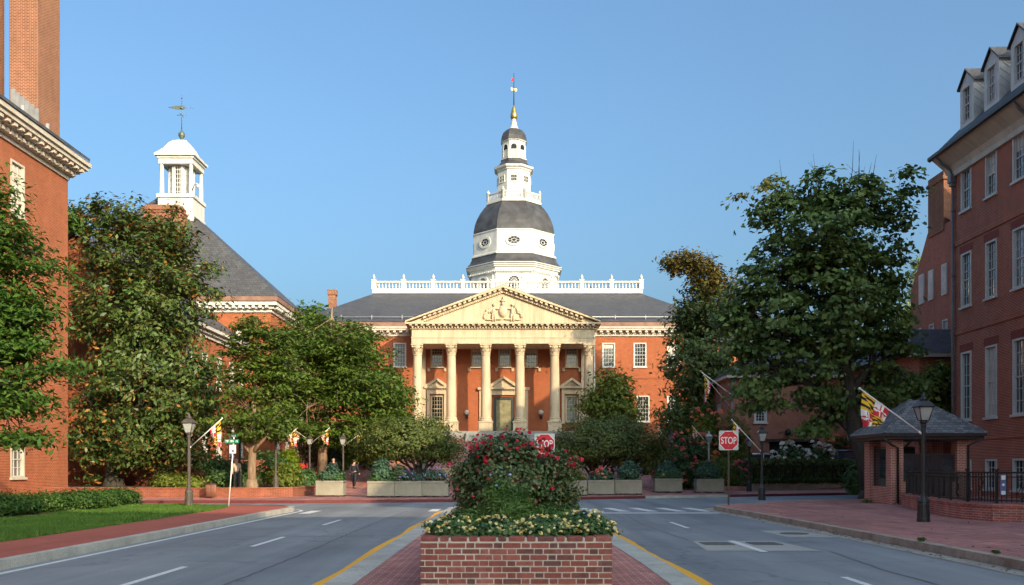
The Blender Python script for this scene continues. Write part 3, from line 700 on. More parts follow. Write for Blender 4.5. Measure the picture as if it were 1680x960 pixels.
    # cornice with modillions, copper band
    def cornice(u0, u1):
        m = MB()
        m.fb(fr, u0, u1, 0.003, 0.14, 14.35, 14.62); m.fb(fr, u0-0.0, u1, 0.003, 0.62, 14.86, 15.06); m.fb(fr, u0, u1, 0.003, 0.72, 15.06, 15.2)
        m.fb(fr, u0, u1, 0.003, 0.16, 14.62, 14.86)
        n_ = int((u1-u0)/0.62)
        for i in range(n_): m.fb(fr, u0+0.15+i*0.62, u0+0.42+i*0.62, 0.16, 0.55, 14.66, 14.86)
        n_ = int((u1-u0)/0.24)
        for i in range(n_): m.fb(fr, u0+0.05+i*0.24, u0+0.17+i*0.24, 0.14, 0.22, 14.5, 14.61)
        m.build('cornice', M['cream'], S)
        c = MB(); c.fb(fr, u0, u1, -0.3, 0.66, 15.2, 15.62); c.build('gutter_band', M['copper'], S)
    cornice(-20.9, -9.35); cornice(7.7, 19.9)
    # main hipped roof
    m = MB(); e = (-21.2,20.2,87.85,128,15.66); dk = (-14.8,13.85,98.0,118,20.3)
    E = [(e[0],e[2],e[4]),(e[1],e[2],e[4]),(e[1],e[3],e[4]),(e[0],e[3],e[4])]; D = [(dk[0],dk[2],dk[4]),(dk[1],dk[2],dk[4]),(dk[1],dk[3],dk[4]),(dk[0],dk[3],dk[4])]
    m.add(E+D, [(0,1,5,4),(1,2,6,5),(2,3,7,6),(3,0,4,7),(4,5,6,7),(3,2,1,0)])
    rf = m.build('roof', M['slate'], S)
    m = MB(); m.tube([(-20.5,88.6,16.25),(19.6,88.6,16.25)], 0.05, 6)
    for i in range(14): m.tube([(-19.5+i*2.95,88.6,15.9),(-19.5+i*2.95,88.6,16.45)], 0.04, 5)
    m.build('snow_rail', M['steel'], rf)
    # rear cross wing seen past the hip
    m = MB(); m.box(-30,-20.9,102,126,0,15.5); m.box(20,30,102,126,0,15.5); m.build('rear_wing', M['brick_house'], S)
    m = MB()
    for (a,b) in ((-31,-12.0),(12.0,31)): m.add([(a,101,15.5),(b,101,15.5),(b,110,20.1),(a,110,20.1),(a,127,15.5),(b,127,15.5)], [(0,1,2,3),(3,2,5,4),(0,3,4),(1,5,2)])
    m.build('rear_roof', M['slate'], S)
    m = MB(); c = pxw(545.5,500,106); m.cbox(c.x-0.42,c.x+0.42,105.6,106.5,16.5,22.0,0.02); m.cbox(c.x-0.52,c.x+0.52,105.5,106.6,21.6,22.1,0.03); m.cbox(c.x-0.5,c.x+0.5,105.52,106.58,22.1,22.25,0.03)
    m.build('chimney', M['brick_chim'], S)
    # deck balustrade
    m = MB(); ya, yb = 98.0, 118.0; xa, xb = -14.8, 13.85
    m.box(xa-0.15,xb+0.15,ya-0.15,yb+0.15,20.31,20.72)
    sides = [((xa,ya),(xb,ya),9),((xb,ya),(xb,yb),6),((xa,ya),(xa,yb),6),((xa,yb),(xb,yb),9)]
    for (p,q,nb) in sides:
        h = (p[1] == q[1])
        for (z0,z1,w) in ((20.72,20.82,0.14),(21.45,21.62,0.17)):
            if h: m.box(p[0],q[0],p[1]-w,p[1]+w,z0,z1)
            else: m.box(p[0]-w,p[0]+w,p[1]+0.2,q[1]-0.2,z0,z1)
        L = math.dist(p,q); cnt = int(L/0.36)
        if not (h and p[1] == yb):
            for i in range(cnt):
                t = (i+0.5)/cnt; m.lathe([(0.05,20.82),(0.085,20.95),(0.10,21.05),(0.06,21.25),(0.055,21.38),(0.09,21.45)], (p[0]+(q[0]-p[0])*t,p[1]+(q[1]-p[1])*t,0), 6, cap=False)
    bal = m.build('balustrade', M['white'], S)
    def bpost(x, y):
        b = MB(); b.box(x-0.22,x+0.22,y-0.22,y+0.22,20.722,21.70); b.box(x-0.27,x+0.27,y-0.27,y+0.27,21.70,21.80)
        b.lathe([(0.1,21.80),(0.08,21.9),(0.16,22.02),(0.14,22.15),(0.05,22.28),(0.02,22.4)], (x,y,0), 10)
        b.build('balustrade_post', M['white'], bal)
    for i in range(10): bpost(xa+(xb-xa)*i/9, ya)
    for i in range(1,4): bpost(xa, ya+20*i/3); bpost(xb, ya+20*i/3)
    # low roof lanterns behind the balustrade
    for (x,y) in ((-11.0,112),(9.6,112)):
        m = MB(); m.add([(x-4.2,y-3,20.3),(x+4.2,y-3,20.3),(x+4.2,y+3,20.3),(x-4.2,y+3,20.3),(x,y,23.9)], [(0,1,4),(1,2,4),(2,3,4),(3,0,4)]); m.build('roof_lantern', M['slate'], S)
    # ---------------- portico
    k2 = 85.0/1500
    colx = [(p-840)*k2 for p in (685,740.5,797,853,910,966)]
    def column(x):
        m = MB(); y = 85.0; prof = []
        m.lathe([(0.60,5.92),(0.62,5.98),(0.60,6.06),(0.53,6.10),(0.52,6.16),(0.56,6.22),(0.54,6.27),(0.475,6.32)], (x,y,0), 20)
        for i in range(11):
            t = i/10; prof.append((0.47-0.075*t**1.7, 6.32+5.75*t))
        m.lathe(prof, (x,y,0), 20, cap=False)
        c = m.build('column', M['stone'], S)
        m = MB(); m.cbox(x-0.70,x+0.70,y-0.70,y+0.70,5.0,5.10,0.02); m.cbox(x-0.64,x+0.64,y-0.64,y+0.64,5.10,5.80,0.02); m.cbox(x-0.70,x+0.70,y-0.70,y+0.70,5.80,5.92,0.02)
        m.build('plinth', M['stone'], c)
        m = MB(); m.lathe([(0.43,12.05),(0.45,12.08),(0.43,12.12),(0.40,12.15),(0.40,12.5),(0.46,12.75),(0.55,12.93)], (x,y,0), 20)
        for row,(z,r,hl,nn) in enumerate(((12.15,0.41,0.33,8),(12.42,0.43,0.32,8))):
            for i in range(nn):
                a = 2*math.pi*(i+0.5*row)/nn; ca, sa = math.cos(a), math.sin(a); tx, ty = -sa*0.13, ca*0.13
                P = []
                for (dr,dz,w) in ((0,0,1.0),(0.05,hl*0.6,1.1),(0.12,hl*0.95,0.8),(0.18,hl*0.85,0.35)):
                    for s in (-1,1): P.append((x+ca*(r+dr)+tx*w*s, y+sa*(r+dr)+ty*w*s, z+dz))
                m.add(P, [(0,1,3,2),(2,3,5,4),(4,5,7,6)])
        for i in range(4):
            a = math.pi/4+i*math.pi/2; m.ball((x+0.60*math.cos(a), y+0.60*math.sin(a), 12.84), 0.11, 8, 6)
        m.cbox(x-0.56,x+0.56,y-0.56,y+0.56,12.95,13.09,0.02)
        m.build('capital', M['stone'], c)
    for x in colx: column(x)
    xl, xr = colx[0]-0.5, colx[-1]+0.5; xc = (xl+xr)/2; YF = 84.45; ff = front(YF)
    m = MB()
    m.box(xl,xr,YF,YW-0.003,13.1,13.62); m.box(xl-0.04,xr+0.04,YF-0.05,YW-0.003,13.62,13.70); m.box(xl+0.02,xr-0.02,YF+0.02,YW-0.003,13.70,14.42); m.box(xl-0.08,xr+0.08,YF-0.1,YW-0.003,14.42,14.50)
    n_ = int((xr-xl)/0.26)
    for i in range(n_): m.fb(ff, xl+0.06+i*0.26, xl+0.20+i*0.26, 0.1, 0.22, 14.50, 14.64)
    m.box(xl-0.18,xr+0.18,YF-0.18,YW-0.003,14.64,14.70)
    n_ = int((xr-xl+0.4)/0.52)
    for i in range(n_): m.fb(ff, xl-0.15+i*0.525, xl+0.09+i*0.525, 0.18, 0.5, 14.70, 14.84)
    for s_, xx in ((-1,xl),(1,xr)):
        for i in range(7): m.box(min(xx,xx+s_*0.5),max(xx,xx+s_*0.5),YF+0.2+i*0.55,YF+0.44+i*0.55,14.70,14.84)
    m.box(xl-0.16,xr+0.16,YF-0.16,YW-0.003,14.705,14.842)
    m.box(xl-0.55,xr+0.55,YF-0.55,YW-0.003,14.845,15.0)
    m.build('entablature', M['stone'], S)
    m = MB(); za = 18.30; xo = xl-0.55; xp = xr+0.55; half = xp-xc; sl = (za-15.0)/half
    m.fprism(ff, [(xl+0.3,15.0),(xr-0.3,15.0),(xc,15.0+sl*(xr-0.3-xc))], -3.9, -0.05)
    for s in (-1,1):
        m.fprism(ff, [(xc+s*half,15.0),(xc+s*half,15.14),(xc,za+0.14),(xc,za-0.1)], -4.0, 0.55)
        m.fprism(ff, [(xc+s*(half-0.3),15.003),(xc,za-0.1),(xc,za-0.52),(xc+s*(half-1.5),15.003)], -3.9, 0.12)
        n_ = 16
        for i in range(n_):
            t = (i+0.6)/n_*(half-1.6); z = za-0.1-sl*t; u = xc+s*t
            m.fprism(ff, [(u-0.13,z+sl*0.13*s*1-0.005),(u+0.13,z-sl*0.13*s-0.005),(u+0.13,z-sl*0.13*s-0.17),(u-0.13,z+sl*0.13*s-0.17)], 0.12, 0.48)
        n_ = 34
        for i in range(n_):
            t = (i+0.5)/n_*(half-1.7); z = za-0.38-sl*t; u = xc+s*t
            m.fprism(ff, [(u-0.07,z+sl*0.07*s),(u+0.07,z-sl*0.07*s),(u+0.07,z-sl*0.07*s-0.14),(u-0.07,z+sl*0.07*s-0.14)], 0.12, 0.21)
    ped = m.build('pediment', M['stone'], S)
    m = MB(); rng = random.Random(4); yy = 84.44
    def blob(u, z, ru, rz, d): m.lathe([(max(0.01,math.sin(math.pi*i/8)), -math.cos(math.pi*i/8)) for i in range(9)], (0,0,0), 12, 0, True, cap=False); n0 = len(m.v)-108; m.v[n0:] = [(u+p[0]*ru, yy+p[1]*d, z+p[2]*rz) for p in m.v[n0:]]
    blob(xc,16.1,0.42,0.58,0.22); blob(xc,16.75,0.2,0.22,0.2); blob(xc,17.05,0.28,0.12,0.2); blob(xc+0.02,17.25,0.10,0.2,0.15)
    for s in (-1,1):
        u = xc+s*0.85; blob(u,16.02,0.17,0.5,0.2); blob(u+s*0.12,15.55,0.11,0.45,0.18); blob(u-s*0.1,15.55,0.10,0.45,0.18); blob(u,16.68,0.12,0.15,0.17); blob(u-s*0.28,16.3,0.28,0.08,0.14); blob(u+s*0.2,16.15,0.08,0.32,0.14)
        for q in range(7): blob(xc+s*(1.15+0.1*q+rng.uniform(-.05,.05)), 16.35-0.12*q+rng.uniform(-.1,.15), 0.14, 0.22, 0.13)
        blob(xc+s*0.5,15.35,0.45,0.09,0.16); blob(xc+s*1.3,15.3,0.4,0.07,0.14)
    m.build('coat_of_arms_relief', M['stone'], ped)
    m = MB()
    for s in (-1,1): m.quad((xc+s*half*1.01,YF-0.57,15.15),(xc,YF-0.57,za+0.16),(xc,95.5,za+0.16),(xc+s*half*1.01,89.0,15.15))
    m.build('portico_roof', M['slate'], S)
    # flat responds on the wall behind the columns
    for x in (colx[0],colx[-1]): m = MB(); m.fb(fr, x-0.45, x+0.45, 0.003, 0.3, 5.0, 13.1); m.build('pilaster', M['stone'], S)
    m = MB(); m.tube([(7.95,88.2,5.0),(7.95,88.2,14.3)], 0.07, 6); m.build('downpipe', M['white'], S)
    m = MB(); m.box(xl-0.9,xr+0.9,84.0,YW-0.003,3.6,5.0)
    for i in range(9): m.box(-4.2,2.6,84.0-0.36*(i+1),84.0-0.36*i-0.002,3.0,5.0-0.155*(i+1))
    m.build('portico_steps', M['stone_grey'], S)
    # ---------------- dome tower
    cx, cy = 0.25, 122.0; c8 = math.cos(math.pi/8); ph = math.pi/8
    def oct_(prof, name, mt, par=S, n=8, sm=False):
        m = MB(); m.lathe([(r/(c8 if n == 8 else 1), zz(z,r)) for r,z in prof], (cx,cy,0), n, ph if n == 8 else 0, sm); return m.build(name, M[mt], par)
    def zz(z, a): return 1.6+(z-1.6)*(122-0.72*a)/122
    def face(i, a):
        ang = -math.pi/2+i*math.pi/4; n = Vector((math.cos(ang),math.sin(ang),0)); u = Vector((-n.y,n.x,0)); return (Vector((cx,cy,0))+n*a, u, n)
    base = oct_([(5.6,20.0),(5.6,28.1)], 'tower_drum', 'white')
    m = MB(); m.lathe([(r/c8, zz(z,r)) for r,z in [(5.75,27.75),(5.75,28.05),(6.0,28.2),(6.0,28.32),(6.2,28.45),(6.25,28.8)]], (cx,cy,0), 8, ph, False)
    for i in range(8):
        f = face(i, 5.75)
        for q in range(14): m.fb(f, -2.3+q*0.345, -2.15+q*0.345, -0.01, 0.2, 26.58, 26.8)
    m.build('tower_cornice', M['white'], S)
    oct_([(6.27,28.6),(6.22,28.72),(5.75,29.2),(5.5,29.75),(5.42,30.05)], 'skirt_roof', 'dome')
    d2 = oct_([(5.55,29.95),(5.55,30.12),(5.42,30.2),(5.25,30.3),(5.22,33.0),(5.33,33.08),(5.33,33.2)], 'upper_drum', 'white')
    for i in range(8):
        if i in (3,4,5): continue
        f = face(i, 5.6)
        m = MB(); o = arch_pts(2.0,23.6,25.45,14); inn = arch_pts(1.36,23.6,25.4,14); m.fring(f, o, inn, 0.003, 0.16)
        m.fb(f, -1.1, 1.1, 0.003, 0.2, 23.4, 23.6)
        for q in range(1,4): m.fb(f, -0.68+q*0.34-0.025, -0.68+q*0.34+0.025, 0.035, 0.07, 23.6, 25.4)
        for q in range(5): m.fb(f, -0.68, 0.68, 0.034, 0.072, 23.85+q*0.38, 23.9+q*0.38)
        for q in range(1,6):
            a = math.pi*q/6; m.fprism(f, [(0.02*math.sin(a),25.4-0.02*math.cos(a)),(0.68*math.cos(a)+0.02*math.sin(a),25.4+0.68*math.sin(a)-0.02*math.cos(a)),(0.68*math.cos(a)-0.02*math.sin(a),25.4+0.68*math.sin(a)+0.02*math.cos(a)),(-0.02*math.sin(a),25.4+0.02*math.cos(a))], 0.035, 0.07)
        m.fring(f, arch_pts(0.86,25.1,25.4,10), arch_pts(0.78,25.1,25.4,10), 0.036, 0.074)
        w = m.build('arched_window', M['white'], base)
        p = MB(); p.fprism(f, inn, 0.003, 0.03); p.build('arched_pane', M['glass_deep'], base)
        f = face(i, 5.235)
        m = MB(); m.fring(f, oval(0,30.75,1.08,0.74,24), oval(0,30.75,0.76,0.47,24), 0.0, 0.14)
        m.fring(f, oval(0,30.75,0.33,0.22,16), oval(0,30.75,0.27,0.17,16), 0.035, 0.07)
        for q in range(8):
            a = 2*math.pi*q/8; ca, sa = math.cos(a), math.sin(a); m.fprism(f, [(0.3*ca-0.02*sa,30.75+0.2*sa+0.02*ca),(0.3*ca+0.02*sa,30.75+0.2*sa-0.02*ca),(0.77*ca+0.02*sa,30.75+0.48*sa-0.02*ca),(0.77*ca-0.02*sa,30.75+0.48*sa+0.02*ca)], 0.034, 0.068)
        m.build('oval_window', M['white'], d2)
        p = MB(); p.fprism(f, oval(0,30.75,0.77,0.48,24), 0.0, 0.03); p.build('oval_pane', M['glass_deep'], d2)
    oct_([(5.3,33.2),(5.27,33.6),(5.12,34.4),(4.85,35.15),(4.45,35.9),(3.95,36.55),(3.4,37.1),(3.2,37.2)], 'dome', 'dome')
    oct_([(3.3,36.95),(3.62,37.02),(3.62,37.3),(3.5,37.35),(3.5,37.55)], 'gallery_floor', 'white')
    m = MB()
    for i in range(8):
        f = face(i, 3.4)
        m.fb(f, -1.40, 1.40, -0.1, 0.06, 36.56, 36.66); m.fb(f, -1.40, 1.40, -0.12, 0.08, 37.5, 37.65)
        for q in range(11): m.fb(f, -1.25+q*0.25-0.045, -1.25+q*0.25+0.045, -0.065, 0.025, 36.66, 37.5)
        a = -math.pi/2+i*math.pi/4+math.pi/8; px_, py_ = cx+3.4/c8*math.cos(a), cy+3.4/c8*math.sin(a)
        m.lathe([(0.2,36.5),(0.2,37.75),(0.25,37.78),(0.25,37.86),(0.08,37.9),(0.12,38.05),(0.03,38.2)], (px_,py_,0), 8)
    m.build('gallery_balustrade', M['white'], S)
    d3 = oct_([(2.35,37.5),(2.35,38.0),(2.2,38.1),(2.15,41.3),(2.3,41.4),(2.3,41.55),(2.55,41.75),(2.6,42.0)], 'square_window_drum', 'white')
    for i in range(8):
        if i in (3,4,5): continue
        f = face(i, 2.19); m = MB()
        for (a,b,c,d) in tuple((p_,q_,r_-0.7,t_-0.7) for p_,q_,r_,t_ in ((-0.5,-0.36,39.85,40.85),(0.36,0.5,39.85,40.85),(-0.36,0.36,40.73,40.85),(-0.36,0.36,39.85,39.97),(-0.14,-0.1,39.97,40.73),(0.1,0.14,39.97,40.73),(-0.36,0.36,40.33,40.37))): m.fb(f, a, b, 0.0, 0.08, c, d)
        m.build('small_window', M['white'], d3)
        p = MB(); p.fb(f, -0.37, 0.37, 0.0, 0.03, 39.26, 40.04); p.build('small_pane', M['glass_deep'], d3)
    oct_([(2.5,42.0),(2.0,42.2),(1.75,42.5),(1.66,42.9)], 'lantern_skirt', 'dome')
    d4 = oct_([(1.72,42.85),(1.72,43.0),(1.52,43.05),(1.5,45.2),(1.65,45.3),(1.7,45.45)], 'lantern', 'white')
    for i in range(8):
        if i in (3,4,5): continue
        f = face(i, 1.515); m = MB(); m.fring(f, arch_pts(0.98,42.7,44.0,10), arch_pts(0.74,42.7,44.0,10), 0.0, 0.07); m.fb(f, -0.37, 0.37, 0.02, 0.05, 43.6, 43.68); m.build('lantern_arch', M['white'], d4)
        p = MB(); p.fprism(f, arch_pts(0.75,43.68,44.0,10), 0.0, 0.025); p.build('lantern_pane', M['glass_deep'], d4)
        p = MB(); p.fb(f, -0.37, 0.37, 0.0, 0.025, 42.7, 43.6); p.build('lantern_panel', M['cream'], d4)
    oct_([(1.72,45.42),(1.68,45.6),(1.62,46.0),(1.4,46.5),(0.95,46.85),(0.6,46.95)], 'cupola_roof', 'dome')
    oct_([(0.68,46.9),(0.66,47.0),(0.5,47.2),(0.38,47.6),(0.42,47.75),(0.28,47.9),(0.26,48.2)], 'finial_base', 'white', n=16, sm=True)
    oct_([(0.2,48.15),(0.4,48.3),(0.47,48.6),(0.45,48.95),(0.36,49.15),(0.3,49.5),(0.14,49.85),(0.04,50.1)], 'acorn_finial', 'gold', n=16, sm=True)
    m = MB(); m.tube([(cx,cy,50.0),(cx,cy,54.3)], [0.07,0.03], 6); r = m.build('lightning_rod', M['iron'], S)
    m = MB(); m.ball((cx,cy,52.1), 0.18, 10, 6); m.fb((Vector((cx,cy,0)),Vector((0.9,0.43,0)),Vector((0.43,-0.9,0))), -0.42, 0.42, -0.03, 0.03, 51.95, 52.25); m.build('rod_ornament', M['gold'], r)
    m = MB(); f = (Vector((cx,cy,0)),Vector((-0.95,-0.3,0)),Vector((0.3,-0.95,0))); m.fprism(f, [(0.03,53.2),(0.32,53.12),(0.42,53.3),(0.3,53.42),(0.38,53.6),(0.03,53.65)], -0.015, 0.015); m.build('weather_pennant', M['flag_red'], r)
state_house()

# ================================================================== FAR LEFT BUILDING
def left_building():
    B = thing('brick_building', 'tall orange red brick building with white dentil cornice and two end chimneys', 'building', (-32, 30, 0))
    XW = -23.8; fr = east(XW); Y1 = 49.0; Y0 = -12.0
    cols = [44.0-i*5.2 for i in range(10)]
    rows = [(1.15,1.75),(7.2,2.3),(13.7,2.6)]
    ops = [(y-0.62,y+0.62,z,z+h) for y in cols for z,h in rows]
    mb = MB(); wall_open(mb, fr, Y0, Y1, 0, 17.4, ops, 0.18)
    mb.quad((XW,Y1,0),(-44,Y1,0),(-44,Y1,17.4),(XW,Y1,17.4)); mb.quad((-44,Y1,0),(-44,Y0,0),(-44,Y0,17.4),(-44,Y1,17.4)); mb.quad((XW,Y0,0),(-44,Y0,0),(-44,Y0,17.4),(XW,Y0,17.4))
    mb.add([(XW,Y1,17.4),(-44,Y1,17.4),(-33.9,Y1,24.5)], [(0,1,2)]); mb.add([(XW,Y0,17.4),(-44,Y0,17.4),(-33.9,Y0,24.5)], [(0,1,2)])
    mb.build('wall', M['brick_lit'], B)
    for y in cols:
        for (z,h) in rows: window(B, fr, y, z, 1.24, h, 3, 4 if h < 2 else 6, 'curtain' if (y == cols[0] and z > 10) else 'glass_pale', 0.10, True, 'cream')
    m = MB(); n = Vector((1,0,0))
    m.fb(fr, Y0, Y1+0.0, 0.003, 0.10, 17.0, 17.2); m.fb(fr, Y0, Y1+0.2, 0.003, 0.22, 17.2, 17.45)
    for i in range(int((Y1-Y0)/0.36)): m.fb(fr, Y1-0.16-i*0.36, Y1+0.04-i*0.36, 0.22, 0.42, 17.22, 17.42)
    m.fb(fr, Y0, Y1+0.4, 0.003, 0.48, 17.45, 17.62)
    for i in range(int((Y1-Y0)/0.6)): m.fb(fr, Y1-0.05-i*0.6, Y1+0.22-i*0.6, 0.48, 0.78, 17.48, 17.66)
    m.fb(fr, Y0, Y1+0.55, 0.003, 0.86, 17.66, 17.86); m.fb(fr, Y0, Y1+0.65, 0.003, 0.98, 17.86, 18.1)
    m.build('cornice', M['cream'], B)
    m = MB(); m.add([(-22.75,Y0,18.1),(-22.75,Y1+0.3,18.1),(-33.9,Y1+0.3,25.8),(-33.9,Y0,25.8),(-45,Y0,18.1),(-45,Y1+0.3,18.1),(-22.75,Y0,18.25),(-22.75,Y1+0.3,18.25),(-33.9,Y1+0.3,25.95),(-33.9,Y0,25.95),(-45,Y0,18.25),(-45,Y1+0.3,18.25)],
        [(6,7,8,9),(9,8,11,10),(0,1,7,6),(1,2,8,7),(2,5,11,8),(0,6,9,3),(3,9,10,4),(4,10,11,5),(0,3,2,1),(3,4,5,2)])
    m.build('roof', M['slate'], B)
    m = MB()
    for i in range(26): m.box(-23.2,-23.05,Y0+i*2.3,Y0+i*2.3+0.06,18.4,18.75)
    m.build('snow_guard', M['steel'], B)
    for (xr, xl, ya, yb) in ((-24.15,-25.6,46.55,48.85),(-26.75,-28.3,46.1,48.2)):
        m = MB(); m.cbox(xl,xr,ya,yb,18.0,31.5,0.02); m.cbox(xl-0.12,xr+0.12,ya-0.12,yb+0.12,30.4,31.0,0.03); m.build('chimney', M['brick_chim'], B)
    # stepped lead flashing at the chimney foot
    m = MB()
    for i in range(6): m.box(-25.5+i*0.24,-25.27+i*0.24,46.49,46.548,18.9,20.9-i*0.2)
    m.build('flashing', M['lead'], B)
left_building()

# ================================================================== LEFT REAR BUILDING WITH CUPOLA
def cupola_building():
    B = thing('brick_hall', 'brick hall with steep slate roof and white roof cupola', 'building', (-26, 72, 0))
    XW = -19.0; YF = 72.0; YB = 84.0; ze = 14.4
    fe = east(XW); ff = front(YF)
    opsE = [(y-0.55,y+0.55,z,z+h) for y in (74.2,77.2,80.2,82.6) for z,h in ((10.3,2.3),(5.6,2.8),(1.6,2.6))]
    opsF = [(x-0.5,x+0.5,10.3,12.6) for x in (-24.2,-21.2)]
    m = MB(); wall_open(m, fe, YF, YB, 0, ze, opsE, 0.15); wall_open(m, ff, -38, XW, 0, ze, opsF, 0.15)
    m.quad((-38,YF,0),(-38,YB,0),(-38,YB,ze),(-38,YF,ze)); m.quad((-38,YB,0),(XW,YB,0),(XW,YB,ze),(-38,YB,ze))
    m.build('wall', M['brick_house'], B)
    for (a,b,c,d) in opsE: window(B, fe, (a+b)/2, c, b-a, d-c, 3, 4, 'glass_pale', 0.09)
    for (a,b,c,d) in opsF: window(B, ff, (a+b)/2, c, b-a, d-c, 3, 4, 'glass_pale', 0.09)
    m = MB()
    for (z0,z1,p) in ((ze-0.55,ze-0.3,0.12),(ze-0.3,ze-0.05,0.3),(ze-0.05,ze+0.25,0.6)):
        m.fb(fe, YF-p, YB, 0.003, p, z0, z1); m.fb(ff, -38, XW-0.003, 0.003, p, z0+0.001, z1-0.001)
    for i in range(36): m.fb(ff, -37.5+i*0.52, -37.26+i*0.52, 0.3, 0.55, ze-0.26, ze-0.06)
    for i in range(24): m.fb(fe, YF+0.05+i*0.5, YF+0.29+i*0.5, 0.3, 0.55, ze-0.26, ze-0.06)
    m.build('cornice', M['white'], B)
    m = MB(); m.box(-38,XW+0.72,YF-0.72,YB,ze+0.25,ze+0.62); m.build('gutter_band', M['copper'], B)
    # steep hipped roof rising to the cupola
    zr = ze+0.62; c = pxw(293,330,78); zt = 24.6
    m = MB(); m.add([(-40,YF-0.75,zr),(XW+0.75,YF-0.75,zr),(XW+0.75,YB+0.5,zr),(-40,YB+0.5,zr),(-30,77.6,zt),(c.x-0.2,77.6,zt),(c.x-0.2,78.6,zt),(-30,78.6,zt)],
        [(0,1,5,4),(1,2,6,5),(2,3,7,6),(3,0,4,7),(4,5,6,7)])
    m.build('roof', M['slate'], B)
    # cupola, sized from the photograph at this distance
    cx = -28.0; cy = 77.5; k = 76.05/1500.0; Z = lambda py: 1.6+(768-py)*k
    m = MB(); m.box(cx-1.45,cx+1.45,cy-1.45,cy+1.45,Z(352)-1.2,Z(322)); m.box(cx-1.56,cx+1.56,cy-1.56,cy+1.56,Z(324),Z(318)); m.box(cx-1.52,cx+1.52,cy-1.52,cy+1.52,Z(352)-1.3,Z(350))
    cu = m.build('cupola', M['white'], B)
    for sx in (-1,1):
        for sy in (-1,1): m = MB(); m.lathe([(0.24,Z(318)),(0.2,Z(316)),(0.18,Z(290)),(0.16,Z(268)),(0.23,Z(266))], (cx+sx*1.22,cy+sy*1.22,0), 10); m.build('cupola_post', M['white'], cu)
    m = MB(); m.box(cx-1.42,cx+1.42,cy-1.42,cy+1.42,Z(268),Z(258)); m.box(cx-1.52,cx+1.52,cy-1.52,cy+1.52,Z(259),Z(255)); m.box(cx-1.68,cx+1.68,cy-1.68,cy+1.68,Z(255.5),Z(252))
    s2 = math.sqrt(2)
    m.lathe([(1.68*s2,Z(252)),(1.48*s2,Z(248)),(1.12*s2,Z(240)),(0.84*s2,Z(230)),(0.58*s2,Z(224)),(0.3*s2,Z(221)),(0.05,Z(220))], (cx,cy,0), 4, math.pi/4, False)
    m.build('cupola_roof', M['white'], cu)
    # glazed lantern inside the posts (octagon)
    m = MB(); g = MB(); a = 0.9
    for i in range(8):
        ang = -math.pi/2+i*math.pi/4; n = Vector((math.cos(ang),math.sin(ang),0)); u = Vector((-n.y,n.x,0)); f = (Vector((cx,cy,0))+n*a,u,n)
        w = a*math.tan(math.pi/8)
        for s in (-1,1): m.fb(f, s*w-0.09, s*w+0.09, -0.1, 0.05, Z(318), Z(268))
        for q in range(1,4): m.fb(f, -w+2*w*q/4-0.025, -w+2*w*q/4+0.025, -0.02, 0.03, Z(318), Z(268))
        for q in range(1,7): m.fb(f, -w, w, -0.018, 0.028, Z(318-50*q/7)-0.025, Z(318-50*q/7)+0.025)
        if i % 2 == 1: m.fb(f, -w, w, -0.09, -0.021, Z(318), Z(268))
        g.fb(f, -w, w, -0.05, -0.025, Z(318), Z(268)) if i in (2,6) else None
    m.build('cupola_lantern', M['white'], cu)
    if g.v: g.build('cupola_pane', M['glass_pale'], cu)
    m = MB(); m.lathe([(0.08,Z(222)),(0.1,Z(218)),(0.27,Z(213)),(0.27,Z(209)),(0.1,Z(205)),(0.04,Z(203))], (cx,cy,0), 12); m.tube([(cx,cy,Z(204)),(cx,cy,Z(148))], [0.04,0.02], 6); m.lathe([(0.07,Z(150)),(0.01,Z(145))], (cx,cy,0), 6)
    m.tube([(cx-0.4,cy,Z(178)),(cx+0.4,cy,Z(178))], 0.025, 5); m.tube([(cx,cy-0.4,Z(178)),(cx,cy+0.4,Z(178))], 0.025, 5)
    f = front(cy); m.fprism(f, [(cx-1.05,Z(165)),(cx-0.7,Z(163)),(cx+0.2,Z(162)),(cx+0.25,Z(168)),(cx-0.5,Z(168))], -0.03, 0.03)
    m.tube([(cx-1.1,cy,Z(165)),(cx+1.0,cy,Z(166))], 0.03, 5); m.ball((cx,cy,Z(166)), 0.14, 8, 6)
    m.build('weathervane', M['verdigris'], cu)
    m = MB(); m.tube([(cx+1.35,cy-1.35,Z(312)),(cx+1.6,cy-1.6,Z(306)),(cx+1.8,cy-1.8,Z(303)),(cx+2.05,cy-2.0,Z(306))], 0.06, 6); m.ball((cx+2.07,cy-2.0,Z(309)), 0.17, 8, 6); m.build('security_camera', M['white'], cu)
    m = MB(); d = pxw(269,340,74); zk = 1.6+(768-336)*73.6/1500; m.cbox(d.x-1.55,d.x+1.55,73.6,75.0,14,zk-0.4,0.03); m.cbox(d.x-1.62,d.x+1.62,73.53,75.07,zk-0.62,zk-0.45,0.04); m.cbox(d.x-1.42,d.x+1.42,73.48,75.12,zk-0.42,zk,0.05); m.build('chimney', M['brick_chim'], B)
    # lower side wing nearer the street
    XS = -21.0; fw = east(XS); Y0w, Y1w, zw = 57.5, 71.9, 10.9
    ops = [(y-0.55,y+0.55,z,z+h) for y in (59.5,62.5,65.5,68.5,70.8) for z,h in ((7.2,2.3),(2.0,2.9))]
    m = MB(); wall_open(m, fw, Y0w, Y1w, 0, zw, ops, 0.15); m.quad((XS,Y0w,0),(-34,Y0w,0),(-34,Y0w,zw),(XS,Y0w,zw))
    m.add([(XS,Y0w,zw),(-34,Y0w,zw),(-27.5,Y0w,16.2)], [(0,1,2)]); m.build('side_wing', M['brick_house'], B)
    for (a,b,c,d) in ops: window(B, fw, (a+b)/2, c, b-a, d-c, 3, 6, 'glass_pale', 0.09)
    m = MB()
